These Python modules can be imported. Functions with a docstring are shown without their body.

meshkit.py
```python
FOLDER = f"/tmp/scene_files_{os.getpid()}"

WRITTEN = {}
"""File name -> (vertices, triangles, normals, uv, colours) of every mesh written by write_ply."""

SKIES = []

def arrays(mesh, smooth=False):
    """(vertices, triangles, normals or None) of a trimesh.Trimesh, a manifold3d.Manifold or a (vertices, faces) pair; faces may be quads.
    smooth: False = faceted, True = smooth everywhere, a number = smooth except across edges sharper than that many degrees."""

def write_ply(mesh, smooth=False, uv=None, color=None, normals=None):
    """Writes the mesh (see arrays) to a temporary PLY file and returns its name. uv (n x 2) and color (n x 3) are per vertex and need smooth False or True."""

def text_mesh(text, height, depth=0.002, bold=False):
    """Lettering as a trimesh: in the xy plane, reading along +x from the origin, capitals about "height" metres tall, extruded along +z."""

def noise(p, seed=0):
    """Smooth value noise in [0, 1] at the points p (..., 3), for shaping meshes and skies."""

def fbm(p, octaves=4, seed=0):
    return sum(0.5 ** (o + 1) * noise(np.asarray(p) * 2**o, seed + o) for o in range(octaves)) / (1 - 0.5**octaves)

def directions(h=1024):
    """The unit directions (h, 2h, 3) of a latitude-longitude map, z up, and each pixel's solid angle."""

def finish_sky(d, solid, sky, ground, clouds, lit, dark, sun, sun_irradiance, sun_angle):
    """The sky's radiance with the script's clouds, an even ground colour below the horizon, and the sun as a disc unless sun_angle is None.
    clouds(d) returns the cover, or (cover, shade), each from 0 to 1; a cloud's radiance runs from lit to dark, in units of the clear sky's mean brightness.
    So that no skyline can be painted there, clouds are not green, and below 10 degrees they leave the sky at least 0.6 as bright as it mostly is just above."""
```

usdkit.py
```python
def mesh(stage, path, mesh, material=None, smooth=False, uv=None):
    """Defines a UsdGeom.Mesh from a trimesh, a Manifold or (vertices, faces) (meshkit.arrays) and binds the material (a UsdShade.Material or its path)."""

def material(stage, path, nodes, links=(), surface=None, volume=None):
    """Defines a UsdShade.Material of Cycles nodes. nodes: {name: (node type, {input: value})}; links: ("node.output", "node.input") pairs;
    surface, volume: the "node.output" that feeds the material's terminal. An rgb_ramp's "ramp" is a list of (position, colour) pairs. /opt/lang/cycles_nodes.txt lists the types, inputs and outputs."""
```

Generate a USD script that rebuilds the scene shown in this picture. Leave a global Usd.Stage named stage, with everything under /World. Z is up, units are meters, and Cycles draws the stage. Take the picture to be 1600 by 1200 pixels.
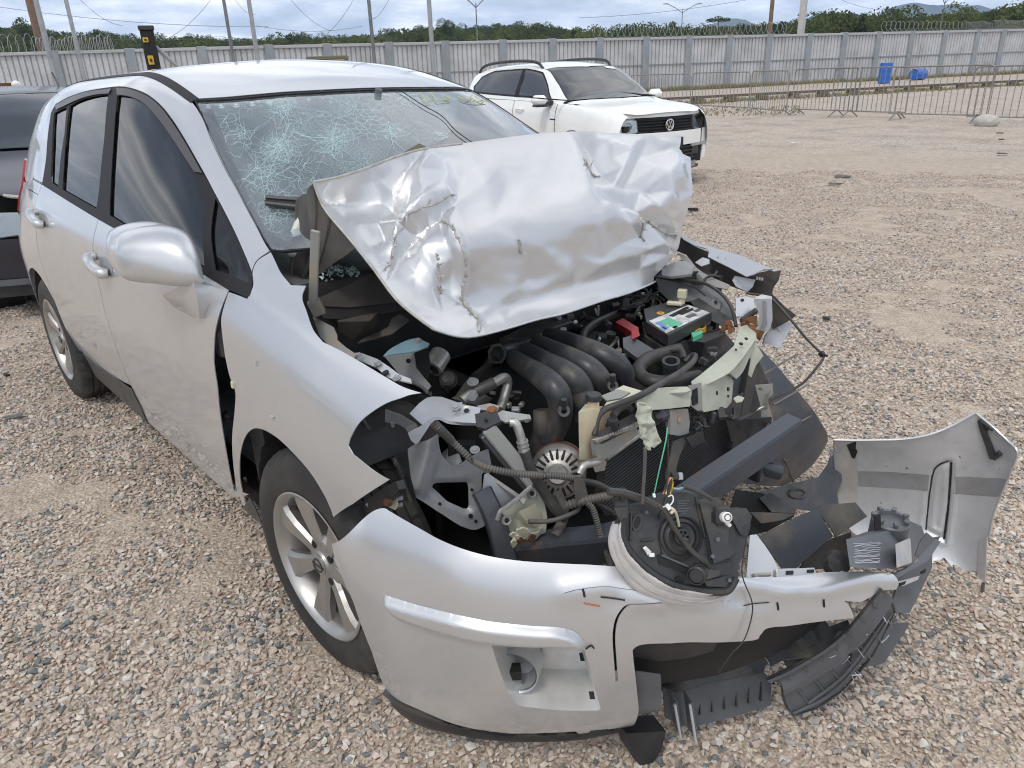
import math,random
import numpy as np
import trimesh,usdkit,meshkit
import shapely
from shapely.geometry import Polygon,Point,LineString
from shapely.ops import unary_union
from scipy.spatial import Delaunay,cKDTree
from scipy.interpolate import PchipInterpolator,RectBivariateSpline
from pxr import Usd,UsdGeom,UsdLux,UsdShade,Gf,Sdf,Vt

stage = Usd.Stage.CreateInMemory()
UsdGeom.SetStageUpAxis(stage,"Z")
UsdGeom.SetStageMetersPerUnit(stage,1.0)
UsdGeom.Xform.Define(stage,"/World")

# ------------------------------------------------------------------ camera
# the world axes are those of the silver car: x towards its nose, y to its left, origin on the ground below the front axle
EYE = np.array([1.5465,-1.4973,1.4696])
PITCH,ROLL,YAW,FPX = 0.3962,-0.0364,2.4169,1166.84
FWD = np.array([math.cos(PITCH) * math.cos(YAW),math.cos(PITCH) * math.sin(YAW),-math.sin(PITCH)])
_r0 = np.array([math.sin(YAW),-math.cos(YAW),0.0])
_u0 = np.cross(_r0,FWD)
RGT = _r0 * math.cos(ROLL) + _u0 * math.sin(ROLL)
UPV = -_r0 * math.sin(ROLL) + _u0 * math.cos(ROLL)
cam = UsdGeom.Camera.Define(stage,"/World/camera")
cam.CreateFocalLengthAttr(25.0)
cam.CreateHorizontalApertureAttr(25.0 * 1600 / FPX)
cam.CreateVerticalApertureAttr(25.0 * 1200 / FPX)
cam.CreateExposureAttr(0.0)
_m = Gf.Matrix4d(*RGT,0,*UPV,0,*(-FWD),0,*EYE,1)
cam.AddTransformOp().Set(_m)

# ------------------------------------------------------------------ sky and sun
SUN_EL,SUN_DIR_XY = math.radians(58),np.array([0.35,-1.0])
SUN_DIR_XY = SUN_DIR_XY / np.linalg.norm(SUN_DIR_XY)
SUN = np.array([*(SUN_DIR_XY * math.cos(SUN_EL)),math.sin(SUN_EL)])
SKY_STRENGTH,CLOUD = 0.10,1.0
sky = UsdLux.DomeLight.Define(stage,"/World/sky")
sky_mat = usdkit.material(stage,"/World/Looks/sky_look",{
    "tc": ("texture_coordinate",{}),
    "sep": ("separate_xyz",{}),
    "zc": ("math",{"math_type": "maximum","value2": 0.0}),
    "za": ("math",{"math_type": "add","value2": 0.16}),
    "dx": ("math",{"math_type": "divide"}),
    "dy": ("math",{"math_type": "divide"}),
    "cmb": ("combine_xyz",{"z": 0.37}),
    "n": ("noise_texture",{"scale": 0.85,"detail": 9.0,"roughness": 0.56,"distortion": 0.35}),
    "cov": ("rgb_ramp",{"ramp": [(0.0,(.25,.25,.25)),(0.40,(.42,.42,.42)),(0.52,(0.92,0.92,0.92)),(1,(1,1,1))]}),
    "n2": ("noise_texture",{"scale": 1.7,"detail": 7.0,"roughness": 0.55,"distortion": 0.2}),
    "col": ("rgb_ramp",{"ramp": [(0.28,(5.8,6.7,7.9)),(0.43,(8.4,9.3,10.6)),(0.55,(13.0,13.4,14.0)),(0.70,(20.0,20.0,20.0))]}),
    "sky": ("sky_texture",{"sky_type": "single_scattering","sun_disc": False,"sun_elevation": SUN_EL,
                            "sun_rotation": math.atan2(SUN[0],SUN[1]),"altitude": 900.0,"air_density": 1.0,"aerosol_density": 1.5}),
    "mix": ("mix_color",{}),
    "bg": ("background_shader",{"strength": SKY_STRENGTH}),
},[("tc.generated","sep.vector"),("sep.z","zc.value1"),("zc.value","za.value1"),("sep.x","dx.value1"),("za.value","dx.value2"),
    ("sep.y","dy.value1"),("za.value","dy.value2"),("dx.value","cmb.x"),("dy.value","cmb.y"),("cmb.vector","n.vector"),("cmb.vector","n2.vector"),
    ("n.fac","cov.fac"),("n2.fac","col.fac"),("sky.color","mix.a"),("col.color","mix.b"),("cov.color","mix.fac"),("mix.result","bg.color")],
    surface="bg.background")
UsdShade.MaterialBindingAPI.Apply(sky.GetPrim()).Bind(sky_mat)
sky.GetPrim().SetCustomDataByKey("kind","structure")
sun = UsdLux.DistantLight.Define(stage,"/World/sun")
sun.CreateIntensityAttr(0.40)
sun.CreateAngleAttr(12.0)
sun.CreateColorAttr(Gf.Vec3f(1.0,0.96,0.90))
UsdLux.LightAPI(sun).CreateNormalizeAttr(True)
_z = SUN
_x = np.cross([0,0,1.0],_z); _x /= np.linalg.norm(_x)
_y = np.cross(_z,_x)
sun.AddTransformOp().Set(Gf.Matrix4d(*_x,0,*_y,0,*_z,0,0,0,30,1))

# ------------------------------------------------------------------ sight lines of the survey photograph (to place things at their real distance)
def ray(u,v):
    return FWD + RGT * ((u - 800) / FPX) - UPV * ((v - 600) / FPX)
def on(u,v,axis,val):
    d = ray(u,v); i = "xyz".index(axis)
    return EYE + d * (val - EYE[i]) / d[i]
def onp(u,v,p0,n):
    d = ray(u,v); n = np.asarray(n,float)
    return EYE + d * (((np.asarray(p0) - EYE) @ n) / (d @ n))
def deep(u,v,t):
    d = ray(u,v)
    return EYE + d * t
def proj(P):
    d = np.asarray(P,float) - EYE
    z = d @ FWD
    return np.stack([800 + FPX * (d @ RGT) / z,600 - FPX * (d @ UPV) / z,z],-1)
def G0(u,v,z=0.0):
    return on(u,v,"z",z)

# ------------------------------------------------------------------ prims
_used = {}
def numbered(parent,name):
    k = (parent,name)
    n = _used.get(k,-1) + 1
    _used[k] = n
    return f"{parent}/{name}" if n == 0 else f"{parent}/{name}_{n:03d}"
BASES = {}
def tag(prim,label=None,cat=None,group=None,kind=None):
    for k,v in (("label",label),("category",cat),("group",group),("kind",kind)):
        if v:
            prim.SetCustomDataByKey(k,v)
def thing(name,label,cat,base=(0,0,0),rotz=None,group=None):
    path = numbered("/World",name)
    x = UsdGeom.Xform.Define(stage,path)
    x.AddTranslateOp().Set(Gf.Vec3d(*map(float,base)))
    if rotz is not None:
        x.AddRotateZOp().Set(float(math.degrees(rotz)))
    BASES[path] = np.asarray(base,float) if rotz is None else np.zeros(3)   # rotated things are built in their own axes
    tag(x.GetPrim(),label,cat,group)
    return path
def part(name,mesh,mat,parent,smooth=35,label=None,kind=None):
    """One Mesh prim below a thing or a part; vertices are given in the thing's world axes (or its own, for a rotated thing)."""
    top = "/".join(parent.split("/")[:3])
    v,f = arr(mesh)
    path = numbered(parent,name)
    usdkit.mesh(stage,path,(v - BASES[top],f),MAT[mat] if isinstance(mat,str) else mat,smooth=smooth)
    if label or kind:
        tag(stage.GetPrimAtPath(path),label=label,kind=kind)
    return path
def single(name,mesh,mat,label=None,cat=None,group=None,kind=None,smooth=35):
    path = numbered("/World",name)
    v,f = arr(mesh)
    base = np.array([v[:,0].mean(),v[:,1].mean(),v[:,2].min()]) if kind is None else np.zeros(3)
    m = usdkit.mesh(stage,path,(v - base,f),MAT[mat] if isinstance(mat,str) else mat,smooth=smooth)
    UsdGeom.Xformable(m).AddTranslateOp().Set(Gf.Vec3d(*map(float,base)))
    tag(m.GetPrim(),label,cat,group,kind)
    return path
def per_piece(path,vals,name="rnd"):
    UsdGeom.PrimvarsAPI(stage.GetPrimAtPath(path)).CreatePrimvar(name,Sdf.ValueTypeNames.FloatArray,"vertex").Set(Vt.FloatArray.FromNumpy(np.asarray(vals,np.float32)))
def copy_of(src,name,base,rotz,label,group=None):
    cat = stage.GetPrimAtPath(src).GetCustomDataByKey("category")
    path = numbered("/World",name)
    x = UsdGeom.Xform.Define(stage,path)
    x.AddTranslateOp().Set(Gf.Vec3d(*map(float,base)))
    x.AddRotateZOp().Set(float(math.degrees(rotz)))
    x.GetPrim().GetReferences().AddInternalReference(src)
    x.GetPrim().SetInstanceable(True)
    tag(x.GetPrim(),label,cat,group)
    return path

# ------------------------------------------------------------------ meshes as (vertices, triangles)
def arr(m):
    if isinstance(m,trimesh.Trimesh):
        return np.array(m.vertices),np.array(m.faces)
    v,f = np.asarray(m[0],float),np.asarray(m[1],int)
    if f.shape[1] == 4:
        f = np.vstack([f[:,[0,1,2]],f[:,[0,2,3]]])
    return v,f
def cat(*ms):
    vs,fs,n = [],[],0
    for m in ms:
        if isinstance(m,list):
            m = cat(*m)
        v,f = arr(m)
        vs.append(v); fs.append(f + n); n += len(v)
    return np.vstack(vs),np.vstack(fs)
def move(m,t=(0,0,0),R=None,s=1.0):
    v,f = arr(m)
    v = v * s
    if R is not None:
        v = v @ np.asarray(R).T
    return v + np.asarray(t),f
def rot(axis,ang):
    return trimesh.transformations.rotation_matrix(ang,axis)[:3,:3]
def frame(z,x=None):
    z = np.asarray(z,float); z = z / np.linalg.norm(z)
    x = np.asarray(x if x is not None else ([1,0,0] if abs(z[0]) < .9 else [0,1,0]),float)
    x = x - z * (x @ z); x /= np.linalg.norm(x)
    return np.stack([x,np.cross(z,x),z],1)
def box(c,size,R=None,bev=0.0):
    s = np.asarray(size,float) / 2
    if bev <= 0:
        v = np.array([[x,y,z] for x in (-1,1) for y in (-1,1) for z in (-1,1)],float) * s
        m = trimesh.convex.convex_hull(v)
    else:
        b = min(bev,s.min() * .95)
        pts = []
        for x in (-1,1):
            for y in (-1,1):
                for z in (-1,1):
                    e = np.array([x,y,z])
                    for k in range(3):
                        q = s - b; q = q.copy(); q[k] = s[k]
                        pts.append(e * q)
        m = trimesh.convex.convex_hull(np.array(pts))
    v = np.array(m.vertices)
    if R is not None:
        v = v @ np.asarray(R).T
    return v + np.asarray(c),np.array(m.faces)
def bar(p0,p1,w,h,up=(0,0,1),bev=0.0):
    p0,p1 = np.asarray(p0,float),np.asarray(p1,float)
    d = p1 - p0; L = np.linalg.norm(d); d = d / L
    up = np.asarray(up,float); z = up - d * (up @ d)
    z = z / np.linalg.norm(z) if np.linalg.norm(z) > 1e-6 else frame(d)[:,0]
    return box((p0 + p1) / 2,(L,w,h),np.stack([d,np.cross(z,d),z],1),bev)
def hull(pts):
    m = trimesh.convex.convex_hull(np.asarray(pts,float))
    return np.array(m.vertices),np.array(m.faces)
def spline(pts,n=8,closed=False):
    p = np.asarray(pts,float)
    if len(p) < 3 and not closed:
        return p
    P = np.vstack([p[-1:],p,p[:2]]) if closed else np.vstack([2 * p[0] - p[1],p,2 * p[-1] - p[-2]])
    out,t = [],np.arange(n)[:,None] / n
    for i in range(len(P) - 3):
        a,b,c,d = P[i:i + 4]
        out.append(.5 * (2 * b + (c - a) * t + (2 * a - 5 * b + 4 * c - d) * t ** 2 + (3 * b - a - 3 * c + d) * t ** 3))
    return np.vstack(out + ([] if closed else [p[-1:]]))
def tube(pts,r,n=8,seg=6,closed=False,smooth=True,caps=True):
    """r: a number, one per point, or a function of the arc fraction; bend rings come from it too (corrugated hoses)."""
    p = np.asarray(pts,float)
    rr = None if np.ndim(r) == 0 and not callable(r) else r
    if smooth and len(p) > 2:
        q = spline(p,seg,closed)
        if rr is not None and not callable(rr):
            rr = np.interp(np.linspace(0,1,len(q)),np.linspace(0,1,len(p)),rr)
        p = q
    m = len(p)
    if callable(rr):
        s = np.r_[0,np.cumsum(np.linalg.norm(np.diff(p,axis=0),axis=1))]
        k = max(m,int(s[-1] / .006))
        t = np.linspace(0,s[-1],k)
        p = np.stack([np.interp(t,s,p[:,i]) for i in range(3)],1); m = k
        rr = np.array([r(x) for x in t])
    if rr is None:
        rr = np.full(m,float(r))
    t = np.roll(p,-1,0) - np.roll(p,1,0) if closed else np.gradient(p,axis=0)
    t /= np.linalg.norm(t,axis=1,keepdims=True) + 1e-12
    a = np.zeros((m,3)); a[0] = frame(t[0])[:,0]
    for i in range(1,m):
        w = a[i - 1] - t[i] * (a[i - 1] @ t[i]); a[i] = w / (np.linalg.norm(w) + 1e-12)
    b = np.cross(t,a)
    ang = np.arange(n) * 2 * np.pi / n
    v = p[:,None] + np.asarray(rr)[:,None,None] * (np.cos(ang)[None,:,None] * a[:,None] + np.sin(ang)[None,:,None] * b[:,None])
    v = v.reshape(-1,3)
    i,j = np.meshgrid(np.arange(m if closed else m - 1),np.arange(n),indexing="ij")
    i2,j2 = (i + 1) % m,(j + 1) % n
    q = np.stack([i * n + j,i * n + j2,i2 * n + j2,i2 * n + j],-1).reshape(-1,4)
    f = np.vstack([q[:,[0,1,2]],q[:,[0,2,3]]])
    if caps and not closed:
        k = len(v)
        v = np.vstack([v,p[0],p[-1]])
        jj = np.arange(n); j2 = (jj + 1) % n
        f = np.vstack([f,np.stack([np.full(n,k),j2,jj],1),np.stack([np.full(n,k + 1),(m - 1) * n + jj,(m - 1) * n + j2],1)])
    return v,f
def lathe(prof,origin,axis,n=32,x=None):
    """prof: (radius, height along axis) pairs."""
    pr = np.asarray(prof,float); F = frame(axis,x)
    ang = np.arange(n) * 2 * np.pi / n
    loc = np.stack([pr[:,None,0] * np.cos(ang),pr[:,None,0] * np.sin(ang),np.broadcast_to(pr[:,None,1],(len(pr),n))],-1).reshape(-1,3)
    v = loc @ F.T + np.asarray(origin)
    i,j = np.meshgrid(np.arange(len(pr) - 1),np.arange(n),indexing="ij")
    j2 = (j + 1) % n
    q = np.stack([i * n + j,i * n + j2,(i + 1) * n + j2,(i + 1) * n + j],-1).reshape(-1,4)
    return v,np.vstack([q[:,[0,1,2]],q[:,[0,2,3]]])
def cyl(p0,p1,r,n=14,r2=None):
    p0,p1 = np.asarray(p0,float),np.asarray(p1,float)
    L = np.linalg.norm(p1 - p0); r2 = r if r2 is None else r2
    return lathe([(1e-4,0),(r,0),(r2,L),(1e-4,L)],p0,p1 - p0,n)
def polygon(p,holes=()):
    g = Polygon(p,holes)
    return g if g.is_valid else g.buffer(0)
def prism(poly,t0,t1,F,origin):
    """A shapely polygon in the plane (F[:,0], F[:,1]) at origin, from t0 to t1 along F[:,2]."""
    ms = []
    for g in getattr(poly,"geoms",[poly]):
        if g.is_empty or g.area < 1e-9:
            continue
        m = trimesh.creation.extrude_polygon(g,abs(t1 - t0),engine="earcut")
        v = np.array(m.vertices); v[:,2] += min(t0,t1)
        ms.append((v @ np.asarray(F).T + np.asarray(origin),np.array(m.faces)))
    return cat(*ms)
def dens(p,step,closed=True):
    p = np.asarray(p,float)
    q = np.vstack([p,p[:1]]) if closed else p
    out = []
    for a,b in zip(q[:-1],q[1:]):
        k = max(1,int(math.ceil(np.linalg.norm(b - a) / step)))
        out.append(a + (b - a) * (np.arange(k) / k)[:,None])
    if not closed:
        out.append(q[-1:])
    return np.vstack(out)
def plate(outline,p0,n,thick,holes=(),up=None,round_=0.0):
    """A flat sheet: outline in picture points met with the plane (p0, n); thickness goes behind the face, away from n."""
    n = np.asarray(n,float); n = n / np.linalg.norm(n)
    if n @ (EYE - np.asarray(p0)) < 0:
        n = -n
    F = frame(n,up)
    to2 = lambda uv: (np.array([onp(u,v,p0,n) for u,v in uv]) - p0) @ F[:,:2]
    g = polygon(to2(outline),[to2(h) for h in holes])
    if round_:
        g = g.buffer(-round_).buffer(round_ * 2).buffer(-round_)
    return prism(g,-thick,0,F,p0)
def circ_px(u,v,ru,rv=None,n=14,a=0.0):
    rv = ru if rv is None else rv
    t = np.arange(n) * 2 * np.pi / n
    x,y = ru * np.cos(t),rv * np.sin(t)
    return [(u + i * math.cos(a) - j * math.sin(a),v + i * math.sin(a) + j * math.cos(a)) for i,j in zip(x,y)]
def S(*segs,n=5):
    """Outline from segments; each segment of 3+ points is smoothed, corners stay between segments."""
    out = []
    for s in segs:
        if isinstance(s,tuple):
            out.append(np.array([s],float))
        elif len(s) < 3:
            out.append(np.array(s,float))
        else:
            out.append(spline(s,n))
    return [tuple(x) for x in np.vstack(out)]
def smoothstep(x,a,b):
    t = np.clip((x - a) / (b - a),0,1)
    return t * t * (3 - 2 * t)

class Surf:
    """A curved surface from a grid of points; outlines are met with it along sight lines, panels are cut out of it with real thickness."""
    def __init__(self,grid,up=3,spl=3):
        g = np.asarray(grid,float)
        na,nb = g.shape[:2]
        a,b = np.linspace(0,1,na),np.linspace(0,1,nb)
        self.sp = [RectBivariateSpline(a,b,g[...,k],kx=min(spl,na - 1),ky=min(spl,nb - 1)) for k in range(3)]
        A,B = np.meshgrid(np.linspace(0,1,150),np.linspace(0,1,150),indexing="ij")
        self.A,self.B = A.ravel(),B.ravel()
        self.P = self(self.A,self.B)
        pr = proj(self.P)
        pr[pr[:,2] < .05,:2] = 1e6
        self.uv,self.z = pr[:,:2],pr[:,2]
    def __call__(self,a,b):
        return np.stack([s.ev(a,b) for s in self.sp],-1)
    def normal(self,a,b,e=1e-3):
        n = np.cross(self(a + e,b) - self(a - e,b),self(a,b + e) - self(a,b - e))
        n /= np.linalg.norm(n,axis=-1,keepdims=True) + 1e-15
        return n
    def hit(self,uv):
        uv = np.asarray(uv,float).reshape(-1,2)
        x = np.empty((len(uv),2))
        for k,(u,v) in enumerate(uv):
            d = np.hypot(self.uv[:,0] - u,self.uv[:,1] - v)
            ok = np.nonzero(d < d.min() + 25)[0]
            i = ok[np.argmin(self.z[ok] + d[ok] * .05)]
            x[k] = self.A[i],self.B[i]
        e = 1e-4
        for _ in range(8):
            x = np.clip(x,0,1)
            ea,eb = np.where(x[:,0] > .5,-e,e),np.where(x[:,1] > .5,-e,e)
            q0,qa,qb = (proj(self(x[:,0] + a,x[:,1] + b))[:,:2] for a,b in ((0,0),(ea,0),(0,eb)))
            J = np.stack([(qa - q0) / ea[:,None],(qb - q0) / eb[:,None]],2)
            det = J[:,0,0] * J[:,1,1] - J[:,0,1] * J[:,1,0]
            det = np.where(np.abs(det) < 1e-9,1e-9,det)
            r = uv - q0
            dx = np.stack([(J[:,1,1] * r[:,0] - J[:,0,1] * r[:,1]) / det,(J[:,0,0] * r[:,1] - J[:,1,0] * r[:,0]) / det],1)
            x = np.clip(x + np.clip(dx,-.05,.05),-.02,1.02)
        return x
    def pts(self,items):
        """Items: (u, v) picture points, or ("s", a, b) surface coordinates."""
        return np.array([[float(i[1]),float(i[2])] if len(i) == 3 else self.hit([i])[0] for i in items])
    def poly(self,outline,holes=()):
        return polygon(self.pts(outline),[self.pts(h) for h in holes])

def panel(surf,poly,thick=0.002,step=0.03,disp=None,lift=0.0,mirror=False,extra=None,out=None):
    """Cuts a panel out of a surface. disp(points) -> offset vectors or distances along the normal; returns a closed shell."""
    if mirror:
        poly = shapely.transform(poly,lambda c: np.stack([c[:,0],1 - c[:,1]],1))
    ms = []
    for g in getattr(poly,"geoms",[poly]):
        if g.is_empty or g.area < 1e-7:
            continue
        a0,b0,a1,b1 = g.bounds
        e = .02
        ac,bc = (a0 + a1) / 2,(b0 + b1) / 2
        ea,eb = max((a1 - a0) * .1,1e-3),max((b1 - b0) * .1,1e-3)
        sa = np.linalg.norm(surf(ac + ea,bc) - surf(ac - ea,bc)) / (2 * ea)
        sb = np.linalg.norm(surf(ac,bc + eb) - surf(ac,bc - eb)) / (2 * eb)
        sc = np.array([sa,sb])
        gm = shapely.transform(g,lambda c: c * sc)
        rings = [dens(np.array(r.coords)[:-1],step * .7) for r in (gm.exterior,*gm.interiors)]
        bd = np.vstack(rings)
        x0,y0,x1,y1 = gm.bounds
        X,Y = np.meshgrid(np.arange(x0,x1,step),np.arange(y0,y1,step * .9))
        X = X + (np.arange(len(X)) % 2)[:,None] * step / 2
        q = np.stack([X.ravel(),Y.ravel()],1)
        inner = gm.buffer(-step * .35)
        q = q[shapely.contains_xy(inner,q[:,0],q[:,1])] if not inner.is_empty else q[:0]
        if extra is not None:
            ex = np.asarray(extra) * sc
            ex = ex[shapely.contains_xy(gm.buffer(-step * .3),ex[:,0],ex[:,1])]
            q = q[cKDTree(ex).query(q)[0] > step * .55]
            q = np.vstack([q,ex])
        P2 = np.vstack([bd,q])
        T = Delaunay(P2).simplices
        c = P2[T].mean(1)
        gb = gm.buffer(1e-6)
        T = T[shapely.contains_xy(gb,c[:,0],c[:,1])]
        d1,d2 = P2[T[:,1]] - P2[T[:,0]],P2[T[:,2]] - P2[T[:,0]]
        cr = d1[:,0] * d2[:,1] - d1[:,1] * d2[:,0]
        T = T[np.abs(cr) > 1e-12]; cr = cr[np.abs(cr) > 1e-12]
        T[cr < 0] = T[cr < 0][:,::-1]
        ab = P2 / sc
        v = surf(ab[:,0],ab[:,1])
        n = surf.normal(ab[:,0],ab[:,1])
        sign = 1.0
        if out is None and getattr(surf,"closed",False):
            o = v - np.stack([v[:,0] * .92 - .12,0 * v[:,0],np.full(len(v),.75)],1)
        else:
            o = EYE - v if out is None else np.broadcast_to(np.asarray(out,float),v.shape)
        if np.mean(np.einsum("ij,ij->i",n,o)) < 0:
            sign = -1.0
        n = n * sign
        if sign < 0:
            T = T[:,::-1]
        v = v + n * lift
        if disp is not None:
            d = disp(v,n,ab)
            v = v + (d if np.ndim(d) == 2 else n * d[:,None])
            fn = np.cross(v[T[:,1]] - v[T[:,0]],v[T[:,2]] - v[T[:,0]])
            n = np.zeros_like(v)
            for k in range(3):
                np.add.at(n,T[:,k],fn)
            n /= np.linalg.norm(n,axis=1,keepdims=True) + 1e-15
        if thick <= 0:
            ms.append((v,T)); continue
        N = len(v)
        ed = np.vstack([T[:,[0,1]],T[:,[1,2]],T[:,[2,0]]])
        key = set(map(tuple,ed))
        be = np.array([e_ for e_ in ed if (e_[1],e_[0]) not in key])
        vv = np.vstack([v,v - n * thick])
        ff = [T,T[:,::-1] + N]
        if len(be):
            a_,b_ = be[:,0],be[:,1]
            ff += [np.stack([b_,a_,a_ + N],1),np.stack([b_,a_ + N,b_ + N],1)]
        ms.append((vv,np.vstack(ff)))
    return cat(*ms)

def shrink(surf,poly,d):
    c = poly.representative_point()
    e = 5e-3
    sa = np.linalg.norm(surf(c.x + e,c.y) - surf(c.x - e,c.y)) / (2 * e)
    sb = np.linalg.norm(surf(c.x,c.y + e) - surf(c.x,c.y - e)) / (2 * e)
    g = shapely.transform(poly,lambda q: q * [sa,sb]).buffer(-d,join_style="mitre")
    return shapely.transform(g,lambda q: q / [sa,sb])

# ------------------------------------------------------------------ materials
MAT = {}
def mat(name,col,rough=.5,metal=0.0,col2=None,scale=6.0,mixr=(.4,.65),bump=0.0,bscale=60.0,coat=0.0,spec=None,rough2=None,extra=None,detail=5.0,bdist=.01):
    """Principled paint with a noise between two colours, and fine relief."""
    nodes = {"p": ("principled_bsdf",{"base_color": col,"roughness": rough,"metallic": metal,"coat_weight": coat,"coat_roughness": .06,**(extra or {})})}
    links = []
    if col2 is not None or rough2 is not None or bump:
        nodes["tc"] = ("texture_coordinate",{})
    if col2 is not None or rough2 is not None:
        nodes["n"] = ("noise_texture",{"scale": scale,"detail": detail,"roughness": .6})
        nodes["r"] = ("rgb_ramp",{"ramp": [(mixr[0],(0,0,0)),(mixr[1],(1,1,1))]})
        links += [("tc.object","n.vector"),("n.fac","r.fac")]
    if col2 is not None:
        nodes["m"] = ("mix_color",{"a": col,"b": col2})
        links += [("r.color","m.fac"),("m.result","p.base_color")]
    if rough2 is not None:
        nodes["mr"] = ("map_range",{"from_min": 0.0,"from_max": 1.0,"to_min": rough,"to_max": rough2})
        nodes["bw"] = ("rgb_to_bw",{})
        links += [("r.color","bw.color"),("bw.val","mr.value"),("mr.result","p.roughness")]
    if bump:
        nodes["nb"] = ("noise_texture",{"scale": bscale,"detail": 3.0,"roughness": .6})
        nodes["b"] = ("bump",{"strength": bump,"distance": bdist})
        links += [("tc.object","nb.vector"),("nb.fac","b.height"),("b.normal","p.normal")]
    MAT[name] = usdkit.material(stage,f"/World/Looks/{name}",nodes,links,surface="p.BSDF")
    return MAT[name]

mat("silver_dusty",(.62,.62,.61),.42,.60,col2=(.43,.41,.38),scale=5.0,coat=.25,rough2=.55)
mat("silver_back",(.60,.61,.63),.38,.55,col2=(.46,.47,.48),scale=7.0,rough2=.6,bump=.08,bscale=120)
mat("silver_edge",(.42,.41,.38),.6,.1,col2=(.30,.29,.26),scale=40)
mat("apron_grey",(.33,.34,.36),.45,.45,col2=(.26,.25,.24),scale=9,rough2=.6)
mat("apron_dirty",(.27,.265,.25),.6,.25,col2=(.33,.27,.20),scale=12,mixr=(.5,.75))
mat("primer_green",(.40,.41,.33),.55,.0,col2=(.33,.33,.27),scale=14,bump=.1,bscale=40)
mat("black_plastic",(.018,.018,.020),.45,0,col2=(.035,.033,.032),scale=9,bump=.06,bscale=300)
mat("dark_plastic",(.026,.027,.030),.38,0,col2=(.085,.075,.062),scale=13,mixr=(.48,.72),rough2=.7,bump=.05,bscale=260)
mat("dusty_plastic",(.05,.05,.05),.6,0,col2=(.14,.12,.095),scale=6,mixr=(.42,.68),bump=.1,bscale=120)
mat("grey_plastic",(.10,.105,.115),.42,0,col2=(.075,.078,.085),scale=8,bump=.06,bscale=200)
mat("liner_plastic",(.045,.050,.062),.42,0,col2=(.15,.12,.085),scale=4.2,mixr=(.50,.72),bump=.12,bscale=90)
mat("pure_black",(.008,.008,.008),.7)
mat("rubber",(.022,.021,.020),.75,0,col2=(.065,.058,.05),scale=7,mixr=(.45,.8),bump=.12,bscale=150)
mat("trim_black",(.012,.011,.012),.55,extra={"specular_ior_level": .25})
mat("trim_brown",(.055,.048,.046),.35)
mat("rim_alloy",(.42,.405,.385),.36,.85,col2=(.26,.23,.20),scale=9,mixr=(.5,.8),rough2=.6)
mat("rim_dirty",(.22,.20,.18),.6,.4,col2=(.14,.11,.09),scale=12)
mat("aluminium",(.48,.47,.44),.40,.85,col2=(.33,.31,.28),scale=25,rough2=.6,bump=.1,bscale=200)
mat("steel_dark",(.055,.06,.072),.38,.55,col2=(.085,.085,.09),scale=7,bump=.06,bscale=60)
mat("steel_rust",(.06,.066,.08),.42,.45,col2=(.16,.085,.045),scale=9,mixr=(.60,.70),rough2=.85,bump=.12,bscale=70)
mat("rust",(.20,.085,.035),.85,0,col2=(.10,.05,.03),scale=30)
mat("copper",(.30,.12,.07),.4,.7)
mat("chrome",(.7,.7,.7),.12,1.0)
mat("red_plastic",(.30,.012,.012),.38)
mat("red_cap",(.62,.03,.012),.35)
mat("yellow_paint",(.62,.40,.03),.5,col2=(.45,.28,.03),scale=12)
mat("white_print",(.75,.75,.72),.45)
mat("green_print",(.10,.42,.26),.45)
mat("blue_print",(.12,.25,.5),.45)
mat("white_plastic",(.72,.71,.68),.4)
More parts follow.
